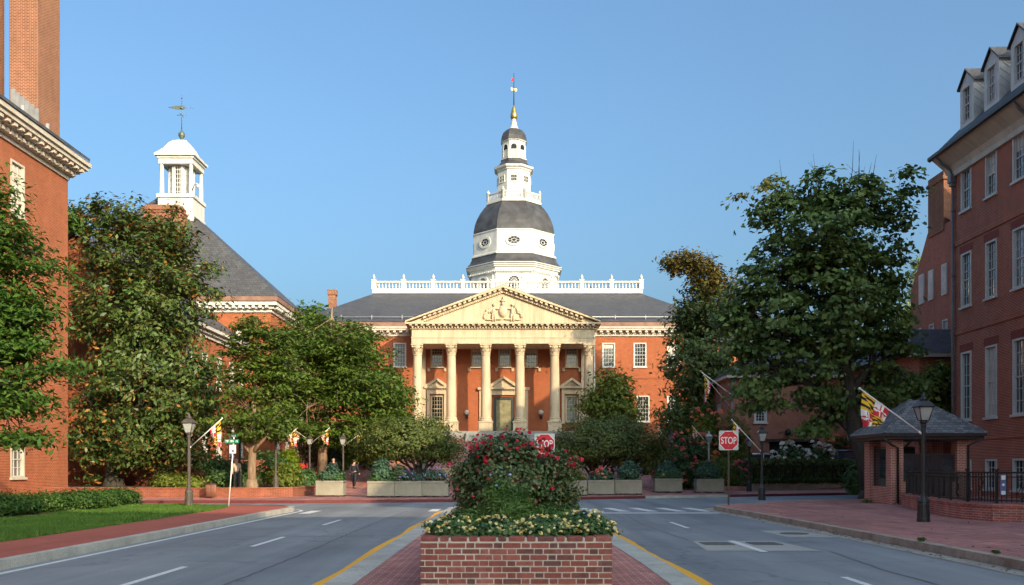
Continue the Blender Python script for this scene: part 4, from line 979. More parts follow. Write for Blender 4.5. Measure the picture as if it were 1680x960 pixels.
    for (z0,z1,p) in ((zw-0.4,zw-0.15,0.15),(zw-0.15,zw+0.05,0.35),(zw+0.05,zw+0.3,0.6)): m.fb(fw, Y0w-0.3, Y1w, 0.003, p, z0, z1)
    m.build('wing_cornice', M['white'], B)
    m = MB(); m.add([(XS+0.65,Y0w-0.4,zw+0.3),(XS+0.65,71.2,zw+0.3),(-27.5,71.2,16.4),(-27.5,Y0w-0.4,16.4),(-34.5,Y0w-0.4,zw+0.3),(-34.5,71.2,zw+0.3)], [(0,1,2,3),(3,2,5,4)]); m.build('wing_roof', M['slate'], B)
cupola_building()

# ================================================================== RIGHT BUILDING
def right_building():
    B = thing('dormered_building', 'dark red brick building with white dormers and tall sash windows', 'building', (32, 25, 0))
    XW = 24.0; fr = west(XW); Y1 = 49.9; Y0 = -4.0; zt = 17.9
    cols = [48.3-2.52*i for i in range(20)]
    rows = [(0.55,1.5,4),(4.15,3.6,6),(10.15,2.85,6),(15.25,2.2,4)]
    ops = [(y-0.55,y+0.55,z,z+h) for y in cols for z,h,_ in rows]
    mb = MB(); wall_open(mb, fr, Y0, Y1, 0, zt, ops, 0.16)
    mb.quad((XW,Y1,0),(38,Y1,0),(38,Y1,zt),(XW,Y1,zt)); mb.quad((38,Y1,0),(38,Y0,0),(38,Y0,zt),(38,Y1,zt)); mb.quad((XW,Y0,0),(38,Y0,0),(38,Y0,zt),(XW,Y0,zt))
    mb.add([(XW,Y1,zt),(38,Y1,zt),(31,Y1,25.9)], [(0,1,2)]); mb.add([(XW,Y0,zt),(38,Y0,zt),(31,Y0,25.9)], [(0,1,2)])
    for z in (3.05,8.75,13.55): mb.fb(fr, Y0, Y1+0.05, 0.002, 0.055, z, z+0.22)
    mb.build('wall', M['brick_dark'], B)
    for y in cols[:14]:
        for (z,h,n) in rows:
            w = window(B, fr, y, z, 1.1, h, 3, n, 'curtain' if (z == 4.15 and y == cols[1]) else 'glass', 0.10, True, 'white')
            if z > 2: m = MB(); m.fb(fr, y-0.72, y+0.72, 0.002, 0.006, z+h+0.003, z+h+0.42); m.build('flat_arch', M['lintel'], w)
    m = MB(); m.fb(fr, Y0, Y1+0.05, 0.003, 0.16, 17.35, 17.62)
    m.add([(XW-0.16,Y0,17.62),(XW-0.16,Y1+0.3,17.62),(XW-0.3,Y1+0.3,17.9),(XW-0.3,Y0,17.9),(XW-0.95,Y1+0.3,18.45),(XW-0.95,Y0,18.45)], [(0,1,2,3),(3,2,4,5)])
    m.build('cornice', M['cream'], B)
    m = MB()
    a = XW-0.97; m.add([(a,Y0,18.42),(a,Y1+0.5,18.42),(a-0.14,Y1+0.5,18.5),(a-0.14,Y0,18.5),(a-0.14,Y1+0.5,18.66),(a-0.14,Y0,18.66),(a,Y0,18.64),(a,Y1+0.5,18.64)], [(0,1,2,3),(3,2,4,5),(5,4,7,6),(1,7,4,2),(0,3,5,6)])
    m.build('gutter', M['gutter'], B)
    m = MB()
    e = [(XW-1.0,Y0-0.3,18.62),(XW-1.0,Y1+0.5,18.62),(31,Y1+0.5,26.5),(31,Y0-0.3,26.5),(39,Y0-0.3,18.62),(39,Y1+0.5,18.62)]
    m.add(e+[(p[0],p[1],p[2]-0.22) for p in e], [(0,1,2,3),(3,2,5,4),(6,9,8,7),(9,10,11,8),(0,6,7,1),(1,7,8,2),(2,8,11,5),(0,3,9,6),(3,4,10,9)])
    m.build('roof', M['slate'], B)
    sl = (26.5-18.62)/8.0
    for i in range(14):
        y = 48.95-2.52*i; x0 = 24.35; zb = 18.62+sl*(x0-23.0); w = 0.72; zt_ = 22.15; xb = x0+(zt_-zb)/sl; za = zt_+0.75; xbb = x0+(za-zb)/sl
        m = MB()
        fd = west(x0)
        wall_open(m, fd, y-w, y+w, zb-0.2, zt_, [(y-0.44,y+0.44,zb+0.25,zt_-0.12)], 0.1)
        for s in (-1,1): m.add([(x0,y+s*w,zb-0.2),(xb,y+s*w,zt_),(x0,y+s*w,zt_)], [(0,1,2)])
        m.add([(x0,y-w,zt_),(x0,y+w,zt_),(x0,y,za-0.08)], [(0,1,2)])
        nb = 9
        for s in (-1,1):
            for q in range(nb):   # diagonal lapped siding
                t = q/nb; xs_, zs_ = x0+0.04+t*(xb-x0)*0.92, zb+0.02+t*(zt_-zb)*0.95
                m.add([(xs_,y+s*(w+0.004),zs_),(xs_+0.03,y+s*(w+0.022),zs_+0.03),(x0+0.02+0.03,y+s*(w+0.022),min(zt_-0.02,zs_+(xs_-x0)*0.75+0.03)),(x0+0.02,y+s*(w+0.004),min(zt_-0.05,zs_+(xs_-x0)*0.75))], [(0,1,2,3)])
        d = m.build('dormer', M['white'], B)
        window(d, fd, y, zb+0.25, 0.88, zt_-0.12-zb-0.25, 3, 4, 'glass', 0.06, False, 'white')
        m = MB(); ov = 0.14
        for s in (-1,1):
            m.add([(x0-0.12,y+s*(w+ov),zt_-0.08),(x0-0.12,y,za),(xbb+0.1,y,za),(xb+0.1,y+s*(w+ov),zt_-0.08),(x0-0.12,y+s*(w+ov),zt_+0.02),(x0-0.12,y,za+0.1),(xbb+0.1,y,za+0.1),(xb+0.1,y+s*(w+ov),zt_+0.02)], [(4,5,6,7),(0,1,5,4),(0,4,7,3)])
        m.build('dormer_roof', M['slate'], d)
    m = MB(); yy = 49.55
    m.tube([(23.02,yy+0.1,18.45),(23.3,yy+0.05,18.1),(23.75,yy,17.75),(23.86,yy,17.5)], 0.07, 8); m.box(23.68,23.98,yy-0.2,yy+0.2,17.05,17.5); m.box(23.74,23.98,yy-0.14,yy+0.14,16.85,17.05)
    m.tube([(23.88,yy,16.9),(23.88,yy,0.2)], 0.075, 8)
    for z in (15.5,12,8.9,5.5,2.5): m.box(23.79,23.985,yy-0.1,yy+0.1,z,z+0.06)
    yy = 42.0; m.tube([(23.02,yy,18.45),(23.3,yy,18.1),(23.75,yy,17.75),(23.86,yy,17.5)], 0.07, 8); m.box(23.68,23.98,yy-0.2,yy+0.2,17.05,17.5); m.tube([(23.88,yy,17.1),(23.88,yy,0.2)], 0.075, 8)
    m.build('downpipe', M['pipe'], B)
M['brick_carriage'] = brick('carriage_brick', (0.42, 0.115, 0.062), (0.29, 0.078, 0.046), (0.44, 0.30, 0.23), bw=0.23, bh=0.08, ms=0.013, dirt=0.3)
M['lintel'] = plain('gauged_brick', (0.24, 0.055, 0.038), 0.85, vary=0.12, scale=5)
right_building()
# the neighbour, a brick block added unseen behind the camera to shade the lawn
def shade_block():
    B = thing('unseen_shade_block', 'unseen brick block behind the camera, added to shade the lawn', 'building', (34, -50, 0))
    XW = 24.0; fr = west(XW); m = MB(); ops = [(y-0.6,y+0.6,z,z+2.2) for y in np.arange(-88,-33,4.0) for z in (1.5,6.0,10.5,15.0,20.0)]
    wall_open(m, fr, -92, -31, 0, 26.5, ops, 0.2)
    m.quad((24,-31,0),(44,-31,0),(44,-31,26.5),(24,-31,26.5)); m.quad((44,-31,0),(44,-92,0),(44,-92,26.5),(44,-31,26.5)); m.quad((24,-92,0),(44,-92,0),(44,-92,26.5),(24,-92,26.5))
    m.build('wall', M['brick_dark'], B)
    for (a,b,c,d) in ops[-30:]: window(B, fr, (a+b)/2, c, 1.2, 2.2, 2, 4, 'glass', 0.1)
    m = MB(); m.add([(23.3,-92.5,26.5),(23.3,-30.6,26.5),(34,-40,29.5),(34,-85,29.5),(44.7,-92.5,26.5),(44.7,-30.6,26.5)], [(0,1,2,3),(3,2,5,4),(1,5,2),(0,3,4),(0,4,5,1)]); m.build('roof', M['slate'], B)
shade_block()

# ================================================================== BUILDINGS BEHIND ON THE RIGHT
def gabled():
    B = thing('gabled_house', 'tall brick gable with a shouldered chimney behind the maple', 'building', (34, 62, 0))
    XW = 28.0; fr = west(XW); m = MB()
    ops = [(y-0.36,y+0.36,z,z+h) for y in (62.9,61.0,59.1,57.2) for z,h in ((12.8,2.0),(9.3,1.9),(5.6,1.9))]
    wall_open(m, fr, 52, 64.2, 0, 14.0, [(a,b,c,min(d,13.999)) for a,b,c,d in ops if c < 12], 0.12)
    m.add([(XW,52,14),(XW,64.2,14),(XW,62.9,15.6),(XW,61.6,17.4),(XW,57.4,17.4),(XW,53.2,15.6)], [(0,1,2,3,4,5)])
    m.quad((XW,52,0),(44,52,0),(44,52,14),(XW,52,14)); m.quad((XW,64.2,0),(44,64.2,0),(44,64.2,14),(XW,64.2,14))
    m.build('wall', M['brick_dark'], B)
    for (a,b,c,d) in ops:
        if c < 12: window(B, fr, (a+b)/2, c, b-a, d-c, 2, 4, 'curtain', 0.08)
    for y in (62.9-0.5,61.0,59.1):
        q = MB(); q.fb(fr, y-0.36, y+0.36, 0.003, 0.09, 12.8, 14.8); w = q.build('blind_window', M['white'], B)
        q = MB(); q.fb(fr, y-0.27, y+0.27, 0.09, 0.1, 12.9, 14.7); q.build('pane', M['curtain'], w)
    m = MB(); m.cbox(27.93,29.0,59.2,61.4,17.0,20.9,0.02); m.cbox(27.85,29.08,59.1,61.5,20.3,20.55,0.02); m.build('chimney', M['brick_chim'], B)
    m = MB(); m.add([(XW+0.05,51.8,14.02),(XW+0.05,60.3,18.4),(44,60.3,18.4),(44,51.8,14.02),(XW+0.05,64.4,14.02),(44,64.4,14.02)], [(0,1,2,3),(1,4,5,2)]); m.build('roof', M['slate'], B)
gabled()
def carriage():
    B = thing('carriage_house', 'low brick building with a wide dark garage opening', 'building', (21, 70, 0.6))
    YF = 68.0; ff = front(YF); m = MB(); XL = 16.3; XR = 27.5; ze = 8.3
    k = YF/1500; X = lambda p: (p-840)*k
    ops = [(X(1237),X(1258),5.0,6.55),(X(1262),X(1337),0.4,3.55),(X(1390),X(1404),3.4,4.2)]
    wall_open(m, ff, XL, XR, 0.2, ze, ops, 0.3)
    fw = west(XL); wall_open(m, fw, YF, 76, 0.2, ze, [(71.5,72.5,5.0,6.6),(71.5,72.5,1.8,3.6)], 0.2)
    m.quad((XR,YF,0.2),(XR,76,0.2),(XR,76,ze),(XR,YF,ze)); m.quad((XL,76,0.2),(XR,76,0.2),(XR,76,ze),(XL,76,ze))
    m.build('wall', M['brick_carriage'], B)
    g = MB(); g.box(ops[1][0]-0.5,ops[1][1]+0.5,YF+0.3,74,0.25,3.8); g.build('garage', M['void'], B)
    g = MB(); g.fb(ff, ops[1][0]-0.3, ops[1][1]+0.3, 0.003, 0.12, 3.56, 3.76); g.build('lintel', M['gutter'], B)
    window(B, ff, X(1247.5), 5.0, X(1258)-X(1237), 1.55, 3, 6, 'glass', 0.14, True, 'white')
    window(B, ff, X(1397), 3.4, X(1404)-X(1390), 0.8, 2, 2, 'curtain', 0.06, True, 'white')
    for z,h in ((5.0,1.6),(1.8,1.8)): window(B, fw, 72.0, z, 1.0, h, 3, 4, 'glass', 0.1, True, 'white')
    m = MB(); ll = X(1291); m.fb(ff, ll-0.12, ll+0.12, 0.003, 0.3, 4.05, 4.3); m.lathe([(0.06,4.0),(0.2,4.1),(0.22,4.35),(0.08,4.5)], (ll,YF-0.35,0), 8); m.tube([(ll-0.7,YF-0.1,4.15),(ll-0.35,YF-0.2,4.3),(ll,YF-0.3,4.2),(ll+0.35,YF-0.2,4.3),(ll+0.7,YF-0.1,4.15)], 0.025, 5); m.build('wall_lantern', M['iron'], B)
    m = MB(); m.fb(ff, XL-0.4, XR, 0.003, 0.4, ze, ze+0.25); m.fb(fw, YF, 76, 0.003, 0.4, ze+0.001, ze+0.249); m.build('cornice', M['white'], B)
    m = MB(); e = ze+0.25; m.add([(XL-0.5,YF-0.5,e),(XR+0.5,YF-0.5,e),(XR+0.5,76.5,e),(XL-0.5,76.5,e),(XL+4,72.2,11.6),(XR-2,72.2,11.6)], [(0,1,5,4),(1,2,5),(2,3,4,5),(3,0,4),(0,3,2,1)]); m.build('roof', M['slate'], B)
    m = MB(); m.tube([(XL+0.05,YF-0.12,e),(XL+0.05,YF-0.12,0.7)], 0.07, 6); m.build('downpipe', M['pipe'], B)
carriage()
def lowhouse():
    B = thing('slate_roofed_house', 'low house with blue grey slate roof beside the brick gable', 'building', (28, 58, 0))
    m = MB(); m.box(24.5,27.8,55,66,0.2,8.5); m.build('wall', M['brick_dark'], B)
    m = MB(); m.add([(23.5,54.5,8.5),(28.0,54.5,8.5),(28,66,8.5),(23.5,66,8.5),(25.5,58,10.4),(28,58,10.4),(28,63,10.4),(25.5,63,10.4)], [(0,1,5,4),(3,0,4,7),(2,3,7,6),(4,5,6,7),(0,3,2,1)]); m.build('roof', M['slate'], B)
    m = MB(); m.box(23.55,27.9,54.55,54.7,8.25,8.498); m.build('fascia', M['white'], B)
lowhouse()

# ================================================================== WALLS, BOOTH, FENCE
def poly_wall(name, pts, th, z0, z1, m, label, cat, coping=None):
    T = thing(name, label, cat, (pts[len(pts)//2][0], pts[len(pts)//2][1], z0))
    P = [Vector((p[0],p[1],0)) for p in pts]; L = len(P); mb = MB(); cp = MB()
    for (B_, w, a, b) in ((mb, th/2, z0, z1),)+(((cp, th/2+0.03, z1, z1+coping),) if coping else ()):
        A = offset(pts, w); C = offset(pts, -w)
        for i in range(L-1):
            q = [(*A[i],a),(*A[i+1],a),(*C[i+1],a),(*C[i],a),(*A[i],b),(*A[i+1],b),(*C[i+1],b),(*C[i],b)]
            B_.add(q, [(4,5,6,7),(0,1,5,4),(2,3,7,6)]+([(3,0,4,7)] if i == 0 else [])+([(1,2,6,5)] if i == L-2 else []))
    mb.build('wall_body', M[m], T)
    if coping: cp.build('coping', M[m], T)
    return T
poly_wall('garden_wall', [(-23.6,57.2),(-20,57.2),(-14.6,57.2)], 0.3, 0.1, 2.0, 'brick_wall', 'sunlit brick garden wall behind the big magnolia', 'wall', 0.1)
poly_wall('planting_wall', [(-45,46.9),(-22,46.4),(-15,45.9),(-12.6,46.0),(-11.4,47.0),(-11.0,49.5),(-11.6,58),(-12.4,66)], 0.3, 0.05, 0.55, 'brick_wall', 'low brick retaining wall along the left planting bed', 'wall', 0.07)
flat('bed_soil', [(-45,47.0),(-22,46.5),(-15,46.0),(-12.7,46.1),(-11.5,47.1),(-11.1,49.5),(-11.7,58),(-12.5,66),(-12.5,72),(-45,72)], 0.5, 'mulch', 0.3)
poly_wall('low_brick_wall', [(16.4,36.3),(15.6,36.1),(14.9,34.5),(13.9,30.5),(13.25,27.6),(13.05,26.2),(13.25,25.0),(14.2,24.2),(16.5,23.7),(21,23.4)], 0.34, 0.1, 0.54, 'brick_lowwall', 'low curved brick wall carrying the black iron fence', 'wall', 0.09)
poly_wall('plinth_wall', [(15.5,59.35),(20,61.4),(34,67.4)], 0.25, 0.1, 0.62, 'concrete', 'pale concrete kerb wall under the clipped hedge', 'wall')
poly_wall('bed_edging', [(12.4,61.8),(12.7,60.2),(13.7,59.2),(15.4,59.3)], 0.22, 0.1, 0.42, 'brick_lowwall', 'low curved brick edging round the flower bed by the hedge', 'wall')
poly_wall('terrace_wall', [(-9.2,60.2),(-7.1,60.0)], 0.4, 0.5, 1.5, 'brick_wall', 'short orange brick terrace wall behind the left planters', 'wall', 0.08)
poly_wall('terrace_wall', [(-5.0,62.5),(-2.4,62.5)], 0.4, 0.6, 1.5, 'stone', 'pale stone terrace wall just left of the rose bush', 'wall', 0.08)

def booth():
    B = thing('guard_booth', 'small brick guard booth with hipped slate roof', 'booth', (16.6, 37.8, 0.15))
    x0,x1,y0,y1 = 15.15,18.3,36.55,39.3
    m = MB(); ze = 2.72
    for (a,b,c,d) in ((x0,x0+0.5,y0,y0+0.5),(x1-0.5,x1,y0,y0+0.5),(x0,x0+0.5,y1-0.5,y1),(x1-0.5,x1,y1-0.5,y1)): m = MB(); m.box(a,b,c,d,0.14,ze); m.build('brick_pier', M['brick_booth'], B)
    m = MB(); m.box(x0+0.5,x1-0.5,y0+0.12,y0+0.38,0.14,1.05); m.box(x0+0.12,x0+0.38,y0+0.5,y1-0.5,0.14,0.85); m.box(x1-0.38,x1-0.12,y0+0.5,y1-0.5,0.14,1.05); m.build('apron_wall', M['brick_booth'], B)
    m = MB()
    m.box(x0+0.5,x1-0.5,y0+0.2,y0+0.26,1.05,1.12); m.box(x0+0.5,x1-0.5,y0+0.2,y0+0.26,2.12,2.18)
    for x in (x0+0.5,(x0+x1)/2-0.03,x1-0.56): m.box(x,x+0.06,y0+0.199,y0+0.261,1.12,2.12)
    m.build('window_frame', M['gutter'], B); m = MB()
    for y in (y0+0.5,y1-0.56): m.box(x0+0.2,x0+0.26,y,y+0.06,0.85,2.5)
    m.box(x0+0.2,x0+0.26,y0+0.56,y1-0.56,2.42,2.48); m.build('window_frame', M['gutter'], B)
    g = MB(); g.box(x0+0.52,x1-0.52,y0+0.22,y0+0.235,1.1,2.14); g.box(x0+0.222,x0+0.236,y0+0.52,y1-0.52,0.85,2.4); g.build('pane', M['glass'], B)
    m = MB(); m.box(x0+1.3,x0+2.0,y1-0.4,y1-0.3,0.2,2.5); m.box(x0+0.6,x0+1.3,y0+0.8,y0+1.4,0.15,1.2); m.build('interior_partition', M['gutter'], B)
    m = MB(); m.box(x0-0.38,x1+0.38,y0-0.38,y1+0.38,ze+0.02,ze+0.22); m.box(x0-0.46,x1+0.46,y0-0.46,y1+0.46,ze+0.14,ze+0.26)
    m.tube([(x0-0.42,y0-0.42,2.75),(x0-0.1,y0-0.2,2.55),(x0+0.25,y0-0.07,2.4),(x0+0.25,y0-0.07,0.2)], 0.05, 7); m.tube([(x1+0.3,y0-0.44,2.75),(x1-0.1,y0-0.08,2.5),(x1-0.1,y0-0.08,0.2)], 0.05, 7)
    m.build('gutter', M['gutter'], B)
    m = MB(); a = (x0-0.48,x1+0.48,y0-0.48,y1+0.48); z = ze+0.262; ap = [((x0+x1)/2-0.25,(y0+y1)/2,4.42),((x0+x1)/2+0.25,(y0+y1)/2,4.42)]
    m.add([(a[0],a[2],z),(a[1],a[2],z),(a[1],a[3],z),(a[0],a[3],z)]+ap, [(0,1,5,4),(1,2,5),(2,3,4,5),(3,0,4),(0,3,2,1)])
    rf = m.build('roof', M['slate_booth'], B)
    m = MB()
    cs = [(a[0],a[2],z),(a[1],a[2],z),(a[1],a[3],z),(a[0],a[3],z)]
    for i,c in enumerate(cs):
        t = ap[0] if i in (0,3) else ap[1]; n = 11
        for q in range(n):
            p0 = Vector(c).lerp(Vector(t), q/n); p1 = Vector(c).lerp(Vector(t), (q+1.12)/n)
            side = Vector((1 if i in (0,3) else -1, -1 if i in (0,1) else 1, 0))
            up_ = Vector((0,0,0.028)); lift = Vector((0,0,0.012+0.016*((q%2))))
            m.add([p0+Vector((side.x*0.15,0,0.0))+lift, p1+Vector((side.x*0.15,0,0.0))+lift, p1+up_+lift, p0+up_+lift, p0+Vector((0,-side.y*0.15,0))+lift, p1+Vector((0,-side.y*0.15,0))+lift], [(0,1,2,3),(3,2,5,4)])
    m.build('hip_slates', M['slate_booth'], rf)
booth()
def fence():
    F = thing('iron_fence', 'black iron picket fence standing on the low brick wall', 'fence', (13.2, 27, 0.63))
    pts = [(15.55,35.9),(14.9,34.5),(13.9,30.5),(13.25,27.6),(13.05,26.2),(13.25,25.0),(14.2,24.2),(16.5,23.7),(20.9,23.4)]
    zb, zt = 0.64, 1.50
    segs = []
    for a,b in zip(pts[:-1],pts[1:]):
        n = max(1, round(math.dist(a,b)/1.6))
        for i in range(n): segs.append(((a[0]+(b[0]-a[0])*i/n,a[1]+(b[1]-a[1])*i/n),(a[0]+(b[0]-a[0])*(i+1)/n,a[1]+(b[1]-a[1])*(i+1)/n)))
    for si,(a,b) in enumerate(segs):
        m = MB(); L = math.dist(a,b); n = max(2, int(L/0.115)); d = Vector((b[0]-a[0],b[1]-a[1],0)).normalized(); fr = (Vector((a[0],a[1],0)), d, Vector((d.y,-d.x,0)))
        m.fb(fr, 0.02, L-0.02, -0.02, 0.02, zt-0.05, zt); m.fb(fr, 0.02, L-0.02, -0.018, 0.018, zb+0.05, zb+0.09); m.fb(fr, 0.02, L-0.02, -0.018, 0.018, zt-0.16, zt-0.13)
        for i in range(1,n): m.fb(fr, i*L/n-0.011, i*L/n+0.011, -0.011, 0.011, zb+0.02, zt-0.05)
        mid = L/2
        for s in (-1,1):
            pp = [(mid+s*0.0,zb+0.1),(mid+s*0.11,zb+0.25),(mid+s*0.02,zb+0.42),(mid+s*0.11,zb+0.58),(mid,zt-0.17)]
            m.tube([fr[0]+d*u_+fr[2]*0.03+Vector((0,0,z_)) for u_,z_ in pp], 0.012, 5)
        m.build('railing_panel', M['iron'], F)
        m = MB(); m.box(a[0]-0.03,a[0]+0.03,a[1]-0.03,a[1]+0.03,zb-0.005,zt+0.04); m.box(a[0]-0.05,a[0]+0.05,a[1]-0.05,a[1]+0.05,zt+0.04,zt+0.07); m.build('fence_post', M['iron'], F)
    T = thing('notice_sign', 'small blue and white notice fixed to the black iron fence', 'sign', (14.0,24.3,1.1))
    c = Vector((13.35,24.85,1.1)); m = MB(); m.cbox(c.x-0.08,c.x+0.08,24.84,24.86,0.86,1.42,0.005); m.build('sign_plate', M['sign_blue'], T)
    m = MB(); m.box(c.x-0.055,c.x+0.055,24.834,24.839,1.28,1.40); m.box(c.x-0.055,c.x+0.055,24.834,24.839,0.88,0.98); m.lathe([(0.001,0),(0.04,0),(0.04,0.004),(0.001,0.004)], (0,0,0), 12); 
    n0 = len(m.v)-48; m.v[n0:] = [(c.x+p[0], 24.838-p[2], 1.14+p[1]) for p in m.v[n0:]]
    m.build('sign_marking', M['sign_white'], T)
fence()

# ================================================================== FOLIAGE
def leaf_quads(rng, P, N, size, asp=0.55, var=0.5):
    n = len(P); t = rng.normal(size=(n,3)); u = np.cross(N,t); u /= np.linalg.norm(u,axis=1)[:,None]+1e-9
    w = np.cross(N,u); s = size*(1+var*rng.uniform(-1,1,n))[:,None]
    bend = N*(-0.25*s)
    V = np.empty((n,4,3)); V[:,0] = P-u*s+bend; V[:,1] = P-w*s*asp; V[:,2] = P+u*s+bend*0.6; V[:,3] = P+w*s*asp
    return V.reshape(-1,3), np.arange(n*4).reshape(-1,4)
def unit(a): return a/(np.linalg.norm(a,axis=1)[:,None]+1e-9)
def sample_env(rng, env, n, inner=0.3):
    vol = np.array([(e[3]*e[4]*e[5])**0.72 for e in env]); cnt = rng.multinomial(n, vol/vol.sum()); out = []
    for e,c in zip(env,cnt):
        d = unit(rng.normal(size=(c,3)))
        r = rng.uniform(inner**2,1,c)**0.5
        lump = 0.86+0.16*np.sin(d[:,0]*5.1+e[0]*3)*np.cos(d[:,2]*4.3+e[2])+0.10*np.sin(d[:,1]*7+d[:,2]*6)
        out.append(np.array(e[:3])+d*np.array(e[3:6])*(r*lump)[:,None])
    return np.vstack(out)
def crown_leaves(rng, C, per, cr, flat, size, asp, up=0.5, out=0.5, centre=None, droop=0.0):
    n = len(C)*per; cc = np.repeat(C,per,axis=0)
    off = rng.normal(size=(n,3))*0.5*cr; rad = np.linalg.norm(off[:,:2],axis=1)
    off[:,2] *= flat; off[:,2] -= droop*rad
    P = cc+off
    ctr = C.mean(axis=0) if centre is None else centre
    N = unit(unit(P-ctr)*out+np.array([0,0,up])+unit(off)*0.4+rng.normal(size=(n,3))*0.45)
    return leaf_quads(rng, P, N, size, asp)
def env_px(Y, items):
    """ellipsoids from the crown's measured size: (px, py, rx, rz[, depth ratio[, y shift]]) at distance Y"""
    k = Y/1500; E = []
    for it in items:
        c = pxw(it[0], it[1], Y); dr = it[4] if len(it) > 4 else 1.0; dy = it[5] if len(it) > 5 else 0
        E.append((c.x, c.y+dy, c.z, it[2]*k, it[2]*k*dr, it[3]*k))
    return E
def tree(name, label, trunk, rads, env, clumps, per, cr, flat, size, asp, leaf, bark, seed, limbs=7, twigs=0.5, up=0.5, out=0.5, droop=0.0, inner=0.3, group=None, cat='tree', extra=None, limb_r=0.5, fork=None, top_leaf=None, top_test=None):
    rng = np.random.default_rng(seed)
    T = thing(name, label, cat, trunk[0], 0, group)
    C = sample_env(rng, env, clumps, inner)
    if leaf is not None:
        V, F = crown_leaves(rng, C, per, cr, flat, size, asp, up, out, None, droop)
        if top_test is not None:
            Q = V.reshape(-1,4,3).mean(axis=1); msk = top_test(Q, rng)
            Va = V.reshape(-1,4,3)[~msk].reshape(-1,3); Vb = V.reshape(-1,4,3)[msk].reshape(-1,3)
            rawmesh('crown', Va, np.arange(len(Va)).reshape(-1,4), M[leaf], T)
            if len(Vb): o = rawmesh('foliage', Vb, np.arange(len(Vb)).reshape(-1,4), M[top_leaf], T)
        else: rawmesh('crown', V, F, M[leaf], T)
    mb = MB(); tp = [Vector(p) for p in trunk]
    # wavy trunk
    mb.tube(tp, rads, 10)
    r0 = rads[0]; b = tp[0]; mb.tube([b-Vector((0,0,0.15)), b+Vector((0,0,0.12)), b+Vector((0,0,0.5))], [r0*1.5, r0*1.25, r0*1.02], 10)
    # cluster the clumps into limbs
    cen = C[rng.choice(len(C), limbs, replace=False)].copy()
    for _ in range(6):
        d = ((C[:,None]-cen[None])**2).sum(-1); a = d.argmin(1)
        for i in range(limbs):
            if (a == i).any(): cen[i] = C[a == i].mean(0)
    f0 = 0.45 if fork is None else fork
    zmin, zmax = cen[:,2].min(), cen[:,2].max()+1e-6
    L = len(tp)-1
    for i in range(limbs):
        t = f0+(1-f0)*0.9*(cen[i,2]-zmin)/(zmax-zmin); q = t*L; j = min(int(q), L-1); s = tp[j].lerp(tp[j+1], q-j)
        rr = (rads[j]+(rads[j+1]-rads[j])*(q-j))*limb_r+0.015
        e = Vector(cen[i]); mid = s.lerp(e,0.5)+Vector((rng.uniform(-.3,.3),rng.uniform(-.3,.3),0.12*(e-s).length*0.6)); pts = [s, s.lerp(mid,0.5)+Vector((rng.uniform(-.1,.1),rng.uniform(-.1,.1),0)), mid, mid.lerp(e,0.55)+Vector((rng.uniform(-.15,.15),rng.uniform(-.15,.15),0)), e]
        mb.tube(pts, [rr, rr*0.85, rr*0.62, rr*0.42, rr*0.25], 7)
        mem = C[a == i]
        k = int(len(mem)*twigs)
        if k:
            for m_ in mem[rng.choice(len(mem), k, replace=False)]:
                st = pts[int(rng.integers(2,5))]; en = Vector(m_); md = st.lerp(en,0.5)+Vector((rng.uniform(-.15,.15),rng.uniform(-.15,.15),0.1*(en-st).length))
                mb.tube([st, md, en], [rr*0.22+0.006, rr*0.13+0.005, 0.006], 4, cap=False)
    if extra: extra(mb, rng)
    mb.build('trunk', M[bark], T)
    return T
def gz(x, y):
    if x < -11 and y > 46: return 0.5 if y < 66 else max(0.5, hh(x,y))
    return hh(x, y)
def base(px, Y): x = (px-840)/1500*Y; return (x, Y, gz(x, Y))

# ---- big magnolia
Y = 54.0; b = base(187,Y)
tree('magnolia_tree', 'big glossy magnolia in front of the sunlit garden wall', [b,(b[0]-0.05,Y,1.2),(b[0]-0.1,Y,2.6),(b[0]+0.5,Y+0.2,6),(b[0]+1.4,Y,10),(b[0]+1.9,Y,14.5)], [0.50,0.42,0.38,0.28,0.18,0.06],
     env_px(Y,[(235,640,136,124),(238,520,132,112),(215,430,112,82),(190,368,66,45),(272,392,66,58),(322,455,52,60),(150,345,36,24),(300,700,78,80),(165,712,66,78),(335,620,46,64),(235,735,110,48)]),
     900, 50, 0.72, 0.7, 0.145, 0.45, 'leaf_magnolia', 'bark_dark', 11, 12, 0.35, up=0.45, out=0.6, fork=0.22, limb_r=0.6)
# ---- locust branches reaching in from the left edge
Y = 27.0
tree('locust_tree', 'feathery green tree reaching in front of the left brick building', [(-17.6,Y,0.16),(-17.7,Y,3),(-17.4,Y,6),(-17.0,Y,9.5),(-16.8,Y,12)], [0.3,0.25,0.2,0.13,0.05],
     env_px(Y,[(-60,520,125,210),(15,400,60,48),(35,505,62,40),(40,565,58,26),(60,610,60,20),(25,660,70,36),(-10,330,40,60),(85,445,34,20),(110,600,30,10),(20,715,60,14)]),
     560, 40, 0.75, 0.34, 0.105, 0.36, 'leaf_locust', 'bark_dark', 12, 10, 0.5, up=0.9, out=0.2, droop=0.15, fork=0.25, inner=0.15)
